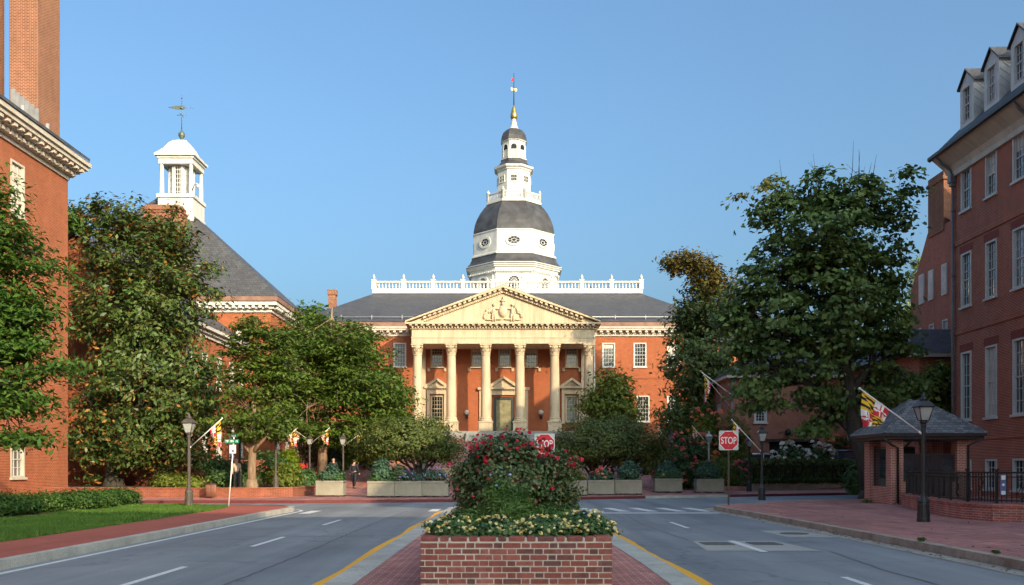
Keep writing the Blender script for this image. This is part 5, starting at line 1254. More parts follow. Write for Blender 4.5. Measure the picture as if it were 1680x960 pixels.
# ---- street trees on the left bed
Y = 48.0; b = base(413,Y)
tree('street_tree', 'slender young street tree with pale trunk by the low brick wall', [b,(b[0],Y,1.6),(b[0]+0.05,Y,2.9),(b[0]+0.1,Y,5),(b[0]+0.25,Y,7.5),(b[0]+0.3,Y,9.5)], [0.27,0.22,0.2,0.13,0.08,0.03],
     env_px(Y,[(425,595,58,62),(395,645,44,44),(455,620,42,52),(410,692,78,18),(465,685,44,30),(415,545,40,34),(385,575,22,26),(460,560,36,30),(430,712,60,14)]),
     440, 26, 0.62, 0.28, 0.12, 0.45, 'leaf_zelkova', 'bark_pale', 13, 9, 0.6, up=0.9, out=0.25, fork=0.3, inner=0.2, group='leafy trees on the left of the plaza')
Y = 62.0; b = base(528,Y)
tree('street_tree', 'broad layered street tree with pale trunk behind the flags', [b,(b[0]+0.05,Y,2.6),(b[0]+0.15,Y,4.2),(b[0]+0.6,Y,7),(b[0]+0.6,Y,10.5),(b[0]+0.7,Y,12.5)], [0.36,0.32,0.3,0.2,0.1,0.04],
     env_px(Y,[(505,610,88,66),(585,640,88,58),(480,665,68,48),(560,565,72,48),(630,660,50,46),(520,708,80,24),(605,695,62,32),(480,560,44,40),(470,715,44,14),(570,722,50,14)]),
     820, 36, 0.95, 0.26, 0.15, 0.45, 'leaf_zelkova', 'bark_pale', 14, 10, 0.4, up=1.0, out=0.25, fork=0.4, group='leafy trees on the left of the plaza')
Y = 72.0; b = base(600,Y)
tree('street_tree', 'taller layered street tree touching the left end of the portico', [b,(b[0],Y,4),(b[0],Y,8),(b[0]+0.1,Y,11.5)], [0.34,0.28,0.18,0.05],
     env_px(Y,[(600,615,66,66),(640,650,42,48),(560,580,50,56),(525,570,48,56),(505,540,38,42),(590,555,40,36),(652,685,28,28)]),
     470, 34, 1.05, 0.28, 0.17, 0.45, 'leaf_zelkova', 'bark_dark', 15, 8, 0.3, up=1.0, out=0.25, group='leafy trees on the left of the plaza')
Y = 96.0; b = base(500,Y)
tree('background_tree', 'green tree top showing between the brick hall and the state house roof', [b,(b[0],Y,6),(b[0],Y,15)], [0.4,0.3,0.08], env_px(Y,[(498,545,40,44),(520,530,26,30),(478,535,24,30)]),
     150, 30, 1.5, 0.7, 0.26, 0.5, 'leaf_zelkova', 'bark_dark', 16, 5, 0.2)
# ---- clipped round trees either side of the walk
def roundtree(px, Y, items, seed, label):
    b = base(px, Y)
    def stems(mb, rng):
        for q in range(6):
            a = q*1.05+seed; mb.tube([Vector(b)+Vector((0.12*math.cos(a),0.12*math.sin(a),0)), Vector(b)+Vector((0.35*math.cos(a),0.35*math.sin(a),0.7)), Vector(b)+Vector((1.0*math.cos(a),1.0*math.sin(a),1.7)), Vector(b)+Vector((1.9*math.cos(a),1.9*math.sin(a),2.6))], [0.1,0.09,0.06,0.03], 6)
    tree('round_tree', label, [b,(b[0],Y,b[2]+0.9),(b[0],Y,b[2]+2.2)], [0.16,0.13,0.06], env_px(Y, items), 640, 46, 0.55, 0.6, 0.08, 0.5, 'leaf_round', 'bark_dark', seed, 8, 0.3, up=0.6, out=0.8, inner=0.55, fork=0.3, extra=stems, group='low domed trees in the plaza')
roundtree(690, 58, [(668,722,96,36,0.9),(632,738,60,25,0.9),(715,738,54,26,0.9),(672,706,62,26,0.9)], 21, 'low domed multi stemmed tree left of the rose bush')
roundtree(978, 58, [(985,728,100,40,0.9),(935,742,62,28,0.9),(1045,738,60,34,0.9),(1000,706,66,26,0.9),(1080,742,32,26,0.9)], 22, 'low domed multi stemmed tree right of the rose bush')
Y = 72.0; b = base(1004,Y)
tree('small_tree', 'small yellow green tree against the right end of the portico', [b,(b[0],Y,4.5),(b[0],Y,8.5)], [0.2,0.16,0.05], env_px(Y,[(1003,635,34,36),(1000,675,46,34),(1030,670,26,30),(975,668,24,28)]),
     200, 32, 0.9, 0.6, 0.16, 0.5, 'leaf_yellow', 'bark_dark', 23, 6, 0.4, group='trees right of the portico')
# ---- dark evergreen with an ochre top
Y = 75.0; b = base(1140,Y); zt = pxw(0,495,Y).z
tree('evergreen_tree', 'dark magnolia with ochre top left of the big maple', [b,(b[0],Y,5),(b[0]+0.1,Y,10),(b[0]-0.2,Y,15)], [0.45,0.38,0.24,0.06],
     env_px(Y,[(1135,690,68,52),(1150,610,72,70),(1160,520,58,60),(1130,545,40,50),(1125,430,42,26),(1150,450,40,34),(1100,440,20,14),(1185,470,36,36)]),
     560, 40, 0.85, 0.6, 0.18, 0.45, 'leaf_dark', 'bark_dark', 24, 10, 0.3, up=0.4, out=0.6, group='trees right of the portico', top_leaf='leaf_ochre', top_test=lambda Q,rng: (Q[:,2]+rng.normal(size=len(Q))*0.9 > zt))
# ---- the big maple
Y = 46.0; b = (17.95,45.6,0.15); zt2 = pxw(0,330,Y).z; xt2 = pxw(1262,0,Y).x
def twig(mb, rng):
    for q in range(24):
        p = pxw(float(rng.choice([1300,1345,1400,1430]))+rng.normal()*14, 335+rng.uniform(-10,20), Y+rng.uniform(-1,1)); L = rng.uniform(1.2,2.9)
        d = Vector((rng.normal()*0.22, rng.normal()*0.2, 1)).normalized(); m1 = p+d*L*0.5+Vector((rng.normal()*.06,0,0)); mb.tube([p,m1,p+d*L], [0.028,0.016,0.005], 4, cap=False)
        if q % 2: mb.tube([m1, m1+Vector((rng.normal()*0.3,rng.normal()*0.2,0.6))], [0.012,0.004], 4, cap=False)
tree('maple_tree', 'very large dark green maple leaning over the guard booth', [b,(17.6,45.6,2.0),(17.1,45.7,3.6),(16.8,45.8,6.0),(16.3,46,9.0),(16.0,46,12.0),(15.9,46,15.0)], [0.50,0.44,0.42,0.36,0.25,0.15,0.05],
     env_px(Y,[(1345,520,140,130),(1345,400,128,75),(1265,345,56,55),(1340,320,60,50),(1415,330,52,56),(1475,350,30,62),(1235,460,48,60),(1225,560,52,62),(1245,640,52,36),(1455,540,58,90),(1350,650,62,56),(1430,640,60,44),(1330,695,40,22),(1215,300,26,26),(1495,295,16,26),(1200,510,36,28),(1480,620,36,34),(1440,440,50,60)]),
     640, 50, 0.76, 0.32, 0.14, 0.68, 'leaf_maple', 'bark_dark', 31, 14, 0.4, up=0.75, out=0.4, droop=0.35, fork=0.3, limb_r=0.62, extra=twig, top_leaf='leaf_maple_sun',
     top_test=lambda Q,rng: (Q[:,2] > zt2+rng.normal(size=len(Q))*0.5) & (Q[:,0] < xt2+rng.normal(size=len(Q))*0.5))  # upper left leaves take the colour with sunlight painted in
Y = 53.0; b = (22.6,Y,0.2)
tree('yellow_tree', 'yellow green tree between the guard booth roof and the dormered building', [b,(22.4,Y,2.5),(22.3,Y,7)], [0.2,0.17,0.05], env_px(Y,[(1500,650,46,40),(1540,630,34,52),(1470,630,36,34),(1520,690,50,34),(1560,670,26,50)]),
     330, 32, 0.8, 0.5, 0.13, 0.5, 'leaf_yellow', 'bark_dark', 32, 7, 0.4, up=0.8)
Y = 92.0
tree('conifer_tree', 'distant dark conifer top left of the brick gable', [(40.0,Y,0.5),(40.2,Y,10),(40.6,Y,21)], [0.4,0.3,0.05], env_px(Y,[(1505,470,18,45),(1500,530,34,50),(1510,430,8,20)]), 150, 30, 1.1, 0.3, 0.2, 0.25, 'leaf_yellow', 'bark_dark', 33, 5, 0.2, up=0.2, droop=0.4)
Y = 78.0
tree('background_tree', 'green tree crown behind the left brick building corner', [(-38.5,Y,0.5),(-38.3,Y,9),(-38.1,Y,21)], [0.4,0.3,0.05], env_px(Y,[(112,372,34,34),(90,420,40,60),(130,395,24,28)]), 140, 30, 1.3, 0.6, 0.24, 0.5, 'leaf_locust', 'bark_dark', 34, 5, 0.2)
# ================================================================== SHRUBS
def flower_mesh(mt, r, seed, petals=9, flat=0.5):
    rng = np.random.default_rng(seed); n = petals
    d = unit(rng.normal(size=(n,3))); d[:,2] = np.abs(d[:,2])
    P = d*r*np.array([0.55,0.55,flat*0.55]); V,F = leaf_quads(rng, P, unit(d+np.array([0,0,0.3])), r*0.55, 0.8)
    me = bpy.data.meshes.new('bloom'); me.vertices.add(len(V)); me.vertices.foreach_set('co', V.astype(np.float32).ravel())
    me.loops.add(F.size); me.loops.foreach_set('vertex_index', F.astype(np.int32).ravel()); me.polygons.add(len(F))
    me.polygons.foreach_set('loop_start', np.arange(0,F.size,4,dtype=np.int32)); me.polygons.foreach_set('loop_total', np.full(len(F),4,dtype=np.int32))
    me.materials.append(M[mt]); me.update(calc_edges=True); return me
BLOOM = {}
def blooms(T, pts, mt, r, seed, name='bloom', flat=0.5):
    key = (mt, r, flat)
    if key not in BLOOM: BLOOM[key] = [flower_mesh(mt, r, seed+i, 11, flat) for i in range(3)]
    rng = random.Random(seed); off = WL[T.name]
    for i,p in enumerate(pts):
        o = bpy.data.objects.new(name, BLOOM[key][i % 3]); COL.objects.link(o); o.parent = T; o.location = Vector(p)-off
        o.rotation_euler = (rng.uniform(-.5,.5), rng.uniform(-.5,.5), rng.uniform(0,6)); s = rng.uniform(0.65,1.25); o.scale = (s,s,s)
def shrub(name, label, loc, env, clumps, per, cr, size, leaf, seed, asp=0.5, up=0.5, out=0.7, flat=0.7, group=None, cat='shrub', flowers=None, stem=True, inner=0.45, droop=0.0, stemr=0.02, stems=10):
    rng = np.random.default_rng(seed); T = thing(name, label, cat, loc, 0, group)
    E = [(loc[0]+e[0],loc[1]+e[1],loc[2]+e[2])+tuple(e[3:]) for e in env]
    C = sample_env(rng, E, clumps, inner); C[:,2] = np.maximum(C[:,2], loc[2]+0.05)
    V,F = crown_leaves(rng, C, per, cr, flat, size, asp, up, out, None, droop); V[:,2] = np.maximum(V[:,2], loc[2]+0.01)
    rawmesh('foliage', V, F, M[leaf], T)
    if stem:
        mb = MB()
        for c in C[rng.choice(len(C), min(stems,len(C)), replace=False)]:
            s = Vector(loc)+Vector((rng.uniform(-.08,.08),rng.uniform(-.08,.08),-0.03)); e = Vector(c); mb.tube([s, s.lerp(e,0.5)+Vector((0,0,0.12*(e-s).length)), e], [stemr, stemr*0.7, stemr*0.3], 5, cap=False)
        mb.build('stem', M['bark_dark'], T)
    for fl in (flowers or []):
        mt, cnt, r, zmin = fl[:4]
        S_ = sample_env(rng, E, 900, 0.985); ok = S_[:,2] > loc[2]+zmin
        for e in E: ok &= (((S_-np.array(e[:3]))/(np.array(e[3:])*0.93))**2).sum(1) > 0.72
        sel = S_[ok]
        if fl[4:] and fl[4] is not None: sel = sel[[fl[4](c) for c in sel]]
        if len(sel):
            ctr = C.mean(0); q = sel[rng.choice(len(sel), min(cnt,len(sel)), replace=False)]; d = unit(q-ctr); q = q+d*cr*0.45+np.array([0,-cr*0.15,cr*0.15])
            blooms(T, q, mt, r, seed, 'bloom', fl[5] if len(fl) > 5 else 0.5)
    return T
# boxwoods beside the left building
bx = [(-15.6,27.0),(-15.55,28.4),(-15.3,30.2),(-15.2,31.9),(-15.1,33.5),(-15.05,34.9)]
bl = ['shaded boxwood shrub farthest from the lamp post, cut by the left edge','second boxwood shrub from the left edge of the hedge row','middle boxwood shrub of the row along the lawn','boxwood shrub third from the right end of the row','sunlit boxwood shrub second from the row end','rounded sunlit boxwood shrub ending the row by the magnolia']
for i,(x,y) in enumerate(bx):
    r = 0.80 if i else 0.85
    shrub('boxwood_shrub', bl[i], (x,y,0.16), [(0,0,0.32,r,r*1.0,0.30),(0.1,0.1,0.26,r*0.9,r*0.9,0.24)], 170, 42, 0.28, 0.045, 'leaf_box', 60+i, group='clipped boxwood shrubs beside the lawn', inner=0.7)
# planting in the left bed
k = [('shrub','leafy green shrub below the magnolia by the waste bin',(-16.6,51.5,0.5),0.9,1.0,1.1,'leaf_shrub'),('shrub','low gold green plants at the foot of the garden wall',(-19.2,51.0,0.5),1.1,0.8,0.35,'leaf_yellow'),('shrub','low gold green plants left of the waste bin',(-17.6,49.5,0.5),0.8,0.7,0.4,'leaf_yellow'),
     ('shrub','dark shrub behind the street name sign',(-15.3,52.0,0.5),0.9,0.9,0.9,'leaf_shrub'),('shrub','dense green shrub left of the pale trunk',(-13.6,52.5,0.5),1.0,1.0,1.0,'leaf_shrub'),
     ('shrub','round green shrub right of the pale trunk',(-12.9,51.6,0.5),0.9,0.8,0.75,'leaf_yellow'),('shrub','dark shrub in front of the brick hall',(-16.3,60.5,0.5),1.7,1.2,1.4,'leaf_shrub'),('shrub','low shrub by the far lamp post on the left bed',(-12.6,55.5,0.5),0.7,0.8,0.6,'leaf_shrub'),
     ('shrub','dark green shrub behind the bald man',(-13.2,66.0,0.9),1.3,1.0,1.5,'leaf_dark'),('shrub','low dark shrub beside the narrow lime cypress',(-9.9,66.0,1.4),0.8,0.7,0.8,'leaf_dark'),('shrub','dark shrub mass at the left of the plaza edge',(-14.5,70,1.0),2.6,1.2,2.4,'leaf_dark')]
for i,(nm,lb,lc,rx,ry,rz,lf) in enumerate(k):
    shrub(nm, lb, lc, [(0,0,rz*0.9,rx,ry,rz*0.95),(rx*0.4,-0.2,rz*0.5,rx*0.7,ry*0.8,rz*0.5)], int(70+60*rx*rz), 26, 0.4, 0.085, lf, 80+i, group='shrubs in the left planting bed')
def lime(px, Y, h, r, label, seed):
    b = base(px,Y); shrub('lime_shrub', label, b, [(0,0,h*0.45,r,r,h*0.46),(0.05,0,h*0.72,r*0.7,r*0.7,h*0.3)], 120, 34, 0.3, 0.09, 'leaf_lime', seed, up=0.9, group='lime green upright shrubs')
lime(473,54,2.3,0.62,'broad lime green shrub between the far lamp posts',101); lime(570,66,2.7,0.36,'narrow lime cypress right of the suited man',102); lime(580,66.5,2.3,0.32,'shorter narrow lime cypress next to the round tree',103); lime(598,67,2.2,0.6,'lime bush half hidden by the round tree',104)
# right hand beds
def rb(name, label, px, Y, rx, ry, rz, lf, seed, fl=None, size=0.09, n=None, z=None, grp='flowering shrubs by the walk', **kw):
    b = base(px,Y); b = (b[0],b[1],b[2] if z is None else z)
    return shrub(name, label, b, [(0,0,rz*0.6,rx,ry,rz*0.62),(rx*0.3,0,rz*0.4,rx*0.75,ry*0.8,rz*0.42),(-rx*0.35,-0.1,rz*0.4,rx*0.7,ry*0.8,rz*0.4)], n or int(90+45*rx*rz), 26, 0.36, size, lf, seed, group=grp, flowers=fl, **kw)
rb('shrub','broad mounded shrub with lime top left of the hedge',1180,60,1.45,1.2,2.0,'leaf_yellow',110,size=0.07,n=330)
rb('crape_myrtle','pink crape myrtle with bright red blossoms behind the planters',1130,62,1.5,1.0,3.3,'leaf_shrub',111,[('petal_pink',42,0.22,0.8),('petal_orange',16,0.2,1.4)])
rb('crape_myrtle','crape myrtle with coral orange blossoms beside the cream lamp post',1158,66,1.4,1.0,4.2,'leaf_yellow',112,[('petal_orange',34,0.26,1.2),('petal_pink',14,0.22,1.6)])
rb('crape_myrtle','low crimson crape myrtle behind the lone planter',1105,60,1.3,0.9,2.2,'leaf_shrub',113,[('petal_pink',34,0.18,0.5)])
rb('shrub','yellow leaved shrub behind the stop sign',1207,65,1.1,1.0,4.2,'leaf_yellow',114,n=240)
rb('crape_myrtle','low pale pink shrub right of the stop sign post',1214,59.8,0.8,0.6,1.5,'leaf_shrub',115,[('petal_pink',40,0.14,0.5)],size=0.06)
rb('shrub','dark green shrub at the left end of the hedge',1231,60.2,0.8,0.7,1.9,'leaf_shrub',116,n=180)
rb('shrub','small tufted plant at the brick edging by the hedge',1222,60.0,0.6,0.5,0.6,'leaf_teal',117,size=0.08,n=90)
rb('shrub','dark broad shrub under the ochre topped evergreen',1120,72,2.6,1.3,2.4,'leaf_dark',118,n=260); rb('shrub','dark shrub behind the right domed tree',1075,74,2.6,1.2,1.8,'leaf_dark',119,n=260)
rb('shrub','dark green bush between the hedge and the guard booth',1412,50,0.7,0.8,1.8,'leaf_shrub',121,n=220,z=0.12)
rb('hydrangea','white plumed hydrangea left of the garage opening behind the hedge',1300,64.5,1.3,0.7,2.0,'leaf_shrub',122,[('petal_white',30,0.24,1.2,None,0.9)])
rb('hydrangea','white plumed hydrangea right of the garage opening behind the hedge',1345,65.5,1.3,0.7,2.0,'leaf_shrub',123,[('petal_white',26,0.26,1.2,None,0.9)])
rb('shrub','orange flowering vine above the parked grey car',1375,67.3,0.9,0.25,0.7,'leaf_ochre',124,[('petal_orange',26,0.2,0.1)],z=3.0,stem=False)
# clipped hedge behind the pale kerb wall
def hedge():
    T = thing('clipped_hedge', 'long dark clipped hedge behind the pale kerb wall', 'hedge', (19,61.5,0.7)); rng = np.random.default_rng(130)
    a = np.array([15.2,59.7]); b_ = np.array([32.0,67.2]); n = 16000; t = rng.uniform(0,1,n); d = (b_-a)/np.linalg.norm(b_-a); nn = np.array([d[1],-d[0]])
    side = rng.uniform(0,1,n); w = np.where(side < 0.62, 0.62+0.08*rng.normal(size=n), rng.uniform(-0.6,0.62,n)); z = np.where(side < 0.62, rng.uniform(0.6,2.1,n), 2.1+0.05*rng.normal(size=n))
    z += 0.04*np.sin(t*60)
    P = np.stack([a[0]+(b_[0]-a[0])*t+nn[0]*w, a[1]+(b_[1]-a[1])*t+nn[1]*w, z],1)
    N = unit(np.where((side < 0.62)[:,None], np.array([nn[0],nn[1],0.3]), np.array([0,0,1.0]))+rng.normal(size=(n,3))*0.6)
    V,F = leaf_quads(rng, P, N, 0.085, 0.6); rawmesh('foliage', V, F, M['leaf_dark'], T)
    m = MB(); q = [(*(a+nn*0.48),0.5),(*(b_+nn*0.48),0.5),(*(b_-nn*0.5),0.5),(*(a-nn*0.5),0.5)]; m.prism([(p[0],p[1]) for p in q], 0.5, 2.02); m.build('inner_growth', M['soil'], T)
    rng = np.random.default_rng(131); n = 5000; t = rng.uniform(0,1,n); w = rng.uniform(0.65,1.1,n); P = np.stack([a[0]+(b_[0]-a[0])*t+nn[0]*w, a[1]+(b_[1]-a[1])*t+nn[1]*w, 0.72+rng.uniform(0,0.2,n)],1)
    V,F = leaf_quads(rng, P, unit(np.array([0,0,1.0])+rng.normal(size=(n,3))*0.5), 0.07, 0.7); o = rawmesh('ivy', V, F, M['leaf_shrub']); tag(o, 'strip of dark ivy along the foot of the clipped hedge', 'ivy', kind='stuff')
    T2 = thing('railing', 'low black iron railing in front of the clipped hedge', 'fence', (19,61.2,0.75)); fr = (Vector((a[0],a[1],0)), Vector((d[0],d[1],0)), Vector((nn[0],nn[1],0))); L = float(np.linalg.norm(b_-a)); m = MB()
    m.fb(fr,0,L,0.80,0.83,1.72,1.76); m.fb(fr,0,L,0.80,0.83,0.92,0.95)
    for i in range(int(L/0.16)): m.fb(fr,i*0.16,i*0.16+0.02,0.805,0.825,0.72,1.85)
    m.build('railing_panel', M['iron'], T2)
    for i in range(12): m = MB(); m.fb(fr,i*L/11.01,i*L/11.01+0.05,0.79,0.84,0.7,1.95); m.build('railing_post', M['iron'], T2)
hedge()
# lawn blades
rng = np.random.default_rng(7); n = 90000
gx = rng.uniform(-14.5,-9.98,n); gy = 15+21.6*rng.uniform(0,1,n)**1.25
def lawn_edge(y): return np.interp(y,[10,22,31,33.8,35.2,35.9,36.4],[-10.0,-10.05,-10.25,-10.5,-11.0,-12.2,-14.6])
kp = gx < lawn_edge(gy)+0.05*rng.normal(size=n)+0.12*np.maximum(0,np.sin(gy*2.1)*np.sin(gy*0.7)); gx, gy = gx[kp], gy[kp]; n = len(gx)
P = np.stack([gx,gy,np.full(n,0.155)],1); a = rng.uniform(0,6.28,n); h = rng.uniform(0.03,0.085,n)*(1+0.4*np.sin(gx*3+gy*1.3)); w = 0.011
dv = np.stack([np.cos(a)*w,np.sin(a)*w,np.zeros(n)],1); tip = np.stack([rng.normal(size=n)*0.03,rng.normal(size=n)*0.03,h],1)
V = np.stack([P-dv,P+dv,P+tip],1).reshape(-1,3); o = rawmesh('grass', V, np.arange(n*3).reshape(-1,3), M['grass']); tag(o, 'short green lawn grass between hedge and brick pavement', 'grass', kind='stuff')
# fallen leaves gathered in the right gutter and on the pavement
rng = np.random.default_rng(9); n = 420; yy = rng.uniform(9,34,n); g_ = rng.uniform(0,1,n) < 0.72
xx = np.where(g_, 7.9-np.abs(rng.normal(size=n))*0.16-0.02, 8.3+rng.uniform(0,1,n)**1.6*5.5); xx -= np.interp(yy,[20,30,33],[0,0.1,0.2])*g_
P = np.stack([xx,yy,np.where(g_,0.016,0.16)],1); V,F = leaf_quads(rng, P, unit(np.array([0,0,1.0])+rng.normal(size=(n,3))*0.25), 0.034, 0.6); V[:,2] = np.maximum(V[:,2], np.where(np.repeat(g_,4), 0.011, 0.152))
tag(rawmesh('leaf_litter', V, F, M['leaf_ochre']), 'scattered dry leaves along the right gutter and brick pavement', 'leaf litter', kind='stuff')
# tufts along the right kerb
for i,(x,y,r,lb) in enumerate(((8.02,17.9,0.07,'small weed tuft growing in the right kerb joint'),(8.05,15.2,0.05,'tiny weed growing on the right kerb nearer the camera'),(14.6,37.6,0.25,'grass tuft at the left pier of the guard booth'))):
    shrub('weed', lb, (x,y,0.155), [(0,0,r*0.3,r,r,r*0.45)], 22, 12, r*0.5, 0.024, 'leaf_box', 140+i, cat='weed', up=0.2, stem=False)

# ================================================================== MEDIAN BRICK PLANTER
def median_planter():
    T = thing('brick_planter', 'large red brick planter in the median with rounded coping', 'planter', (0.05,13.9,0.145)); x0,x1,y0,y1 = -1.03,1.125,10.27,17.5; zt = 0.83; m = MB(); rng = random.Random(3)
    H = 0.0672; g = 0.0105
    def brk(a,b,c,d,e,f): 
        j = lambda: rng.uniform(-0.0025,0.0025)
        m.cbox(a+j(),b+j(),c+j(),d+j(),e+j()*0.5,f+j()*0.5,0.004)
    zc = zt-0.062; row = 0
    z = zc-g-(H-g)
    while z > -0.1:
        # front and back runs, then sides (alternating long and short)
        for (yy, s) in ((y0,1),(y1,-1)):
            u = x0; k = row % 2
            if k: ln = 0.047; brk(u,u+ln,min(yy,yy+s*0.1),max(yy,yy+s*0.1),z,z+H-g); u += ln+g
            while u < x1-0.02:
                ln = (0.196 if k % 2 == 0 else 0.092); ln *= rng.uniform(0.97,1.03)
                e = min(u+ln, x1)
                if x1-e < 0.04: e = x1
                brk(u,e,min(yy,yy+s*0.1),max(yy,yy+s*0.1),z,z+H-g); u = e+g; k += 1
        for (xx, s) in ((x0,1),(x1,-1)):
            u = y0+0.1+g; k = (row+1) % 2
            while u < y1-0.11:
                ln = (0.196 if k % 2 == 0 else 0.092); e = min(u+ln, y1-0.1-g)
                brk(min(xx,xx+s*0.1),max(xx,xx+s*0.1),u,e,z,z+H-g); u = e+g; k += 1
        z -= H; row += 1
    m.build('brickwork', M['loose_brick'], T)
    c = MB()
    def cop(a,b,cc,d): c.cbox(a,b,cc,d,zc,zt,0.014)
    u = x0; k = 0
    while u < x1-0.02:
        e = min(u+(0.2 if k % 2 == 0 else 0.108)*rng.uniform(.97,1.03), x1)
        if x1-e < 0.05: e = x1
        cop(u,e,y0-0.004,y0+0.2); cop(u,e,y1-0.2,y1+0.004); u = e+g; k += 1
    for (a,b) in ((x0-0.004,x0+0.2),(x1-0.2,x1+0.004)):
        u = y0+0.2+g
        while u < y1-0.22: e = min(u+0.1,y1-0.2-g); cop(a,b,u,e); u = e+g
    c.build('coping', M['loose_brick'], T)
    k = MB(); k.box(x0+0.0035,x1-0.0035,y0+0.0035,y0+0.19,-0.05,zt-0.014); k.box(x0+0.0035,x1-0.0035,y1-0.19,y1-0.0035,-0.05,zt-0.014); k.box(x0+0.0035,x0+0.19,y0+0.19,y1-0.19,-0.05,zt-0.0142); k.box(x1-0.19,x1-0.0035,y0+0.19,y1-0.19,-0.05,zt-0.0142); k.build('mortar', M['mortar'], T)
    s = MB(); s.box(x0+0.191,x1-0.191,y0+0.191,y1-0.191,0.1,0.77); s.build('soil', M['soil'], T)
median_planter()
zs = 0.77
lan = [(-0.70,10.78,'lantana at the left end of the brick planter with small pale yellow flowers'),(-0.18,10.72,'lantana second from the left end of the brick planter'),(0.36,10.75,'lantana right of the middle of the brick planter with cream flowers'),(0.86,10.85,'tallest lantana at the right end of the brick planter with bright yellow flowers')]
for i,(x,y,lb) in enumerate(lan):
    hgt = 0.26 if i < 3 else 0.34
    shrub('lantana', lb, (x,y,zs), [(0,0,hgt*0.42,0.34,0.36,hgt*0.5),(0.08,-0.12,hgt*0.3,0.3,0.25,hgt*0.36)], 210, 16, 0.10, 0.026, 'leaf_lantana', 150+i, asp=0.6, up=0.7, flowers=[('petal_yellow',70,0.028,0.08,lambda c: c[1] < 11.0,0.45)], cat='flower', group='yellow lantanas along the planter front', inner=0.6, stemr=0.005)
shrub('juniper', 'feathery green plant in the middle in front of the rose bush', (0.02,11.9,zs), [(0,0,0.2,0.42,0.35,0.30),(0.05,0.2,0.35,0.25,0.25,0.25)], 260, 22, 0.14, 0.030, 'leaf_juniper', 160, asp=0.22, up=0.6, group='feathery plants in the brick planter', stemr=0.006)
shrub('juniper', 'feathery green plant at the left in front of the rose bush', (-0.58,11.8,zs), [(0,0,0.12,0.34,0.3,0.20)], 170, 22, 0.12, 0.030, 'leaf_juniper', 161, asp=0.22, up=0.6, group='feathery plants in the brick planter', stemr=0.006)
shrub('juniper', 'feathery green plant at the right in front of the rose bush', (0.58,11.9,zs), [(0,0,0.14,0.36,0.3,0.24)], 170, 22, 0.12, 0.030, 'leaf_juniper', 162, asp=0.22, up=0.6, group='feathery plants in the brick planter', stemr=0.006)
shrub('plumbago', 'pale blue flowering plumbago against the rose bush', (-0.14,12.35,zs), [(0,0,0.4,0.28,0.25,0.36)], 130, 18, 0.13, 0.032, 'leaf_juniper', 163, asp=0.35, flowers=[('petal_blue',8,0.036,0.3)], cat='flower', stemr=0.006)
# rose bush
Y = 13.7
def rel(items): return [(e[0]-0.05,e[1]-Y,e[2]-zs)+e[3:] for e in env_px(Y, items)]
shrub('rose_bush', 'big rose bush covered in crimson blooms in the brick planter', (0.05,Y,zs), rel([(835,792,86,64,0.85),(800,770,50,55,0.9),(904,791,53,58,0.8),(828,738,58,28,0.9),(775,800,34,46,0.8),(838,722,26,14,0.8),(765,775,26,20,0.8),(928,772,26,22,0.8),(770,830,26,30,0.8),(915,830,32,36,0.8)]),
      820, 36, 0.15, 0.027, 'leaf_rose', 170, asp=0.62, up=0.45, out=0.6, flowers=[('petal_rose',66,0.046,0.82,lambda c: c[1] < 13.75,0.7),('petal_rose',12,0.042,0.30,lambda c: c[1] < 13.4 and c[2] < 1.6,0.7)], group=None, inner=0.5, cat='rose bush', stemr=0.014, stems=40)

# ================================================================== CONCRETE PLANTERS ALONG THE PLAZA
def planter_mesh(T, L):
    m = MB(); h = L/2; z0,z1 = 0.07,0.83
    m.cbox(-h,h,-0.45,0.45,z0,0.78,0.015); m.cbox(-h-0.0,h+0.0,-0.45-0.02,0.45+0.02,0.78-0.07+0.001,z1,0.012)
    m.cbox(-h-0.012,h+0.012,-0.47,0.47,z0+0.0005,z0+0.05,0.008)
    m.build('trough', M['planter'], T, local=True)
    f = MB()
    for a in (-0.55,-0.1,0.35): f.box(a*L,a*L+0.2*L*0.8,-0.4,0.4,0.0,0.0695)
    f.build('foot', M['steel_dark'], T, local=True)
    s = MB(); s.box(-h+0.08,h-0.08,-0.37,0.37,0.83,0.845); s.build('soil', M['soil'], T, local=True)
pl = [(543,47.6,1.42,'concrete planter box standing alone left of the walk'),(626.5,46.3,1.36,'concrete planter box at the left end of the long row'),(671,46.5,1.36,'concrete planter box second in the long row, with violets'),(715,46.8,1.34,'concrete planter box half hidden behind the rose bush on the left'),
      (941,48.8,1.36,'concrete planter box just emerging right of the rose bush'),(985,50.2,1.45,'concrete planter box with coral flowers right of the rose bush'),(1029.5,50.8,1.5,'concrete planter box with a green conifer at the right row end'),(1095,54.0,1.6,'lone concrete planter box in the middle of the right walk'),(1163,54.5,1.62,'concrete planter box nearest the stop sign')]
PZ = []
for i,(px,Y,L,lb) in enumerate(pl):
    x = (px-840)/1500*Y; z = hh(x,Y)
    t = thing('concrete_planter', lb, 'planter', (x,Y,z), 0.0, 'concrete planter boxes along the plaza'); planter_mesh(t, L); PZ.append((x,Y,z+0.84,L))
def pp(i, name, label, dx, rx, rz, leaf, seed, fl=None, size=0.075, n=110, **kw):
    x,Y,z,L = PZ[i]; shrub(name, label, (x+dx,Y,z), [(rx*0.1,0,rz*0.55,rx*0.55,0.3,rz*0.52),(-rx*0.45,-0.05,rz*0.36,rx*0.5,0.34,rz*0.36),(rx*0.5,-0.08,rz*0.3,rx*0.48,0.34,rz*0.34)], int(n*0.75), 18, 0.26, size, leaf, seed, flowers=fl, group='plants in the concrete planters', cat='plant', **kw)
pp(0,'planter_shrub','bushy dark plant in the planter in front of the bald man',0.0,0.42,0.75,'leaf_teal',200,n=90); pp(0,'trailing_plant','trailing plants over the edge of the lone left planter',0,0.74,0.4,'leaf_shrub',201)
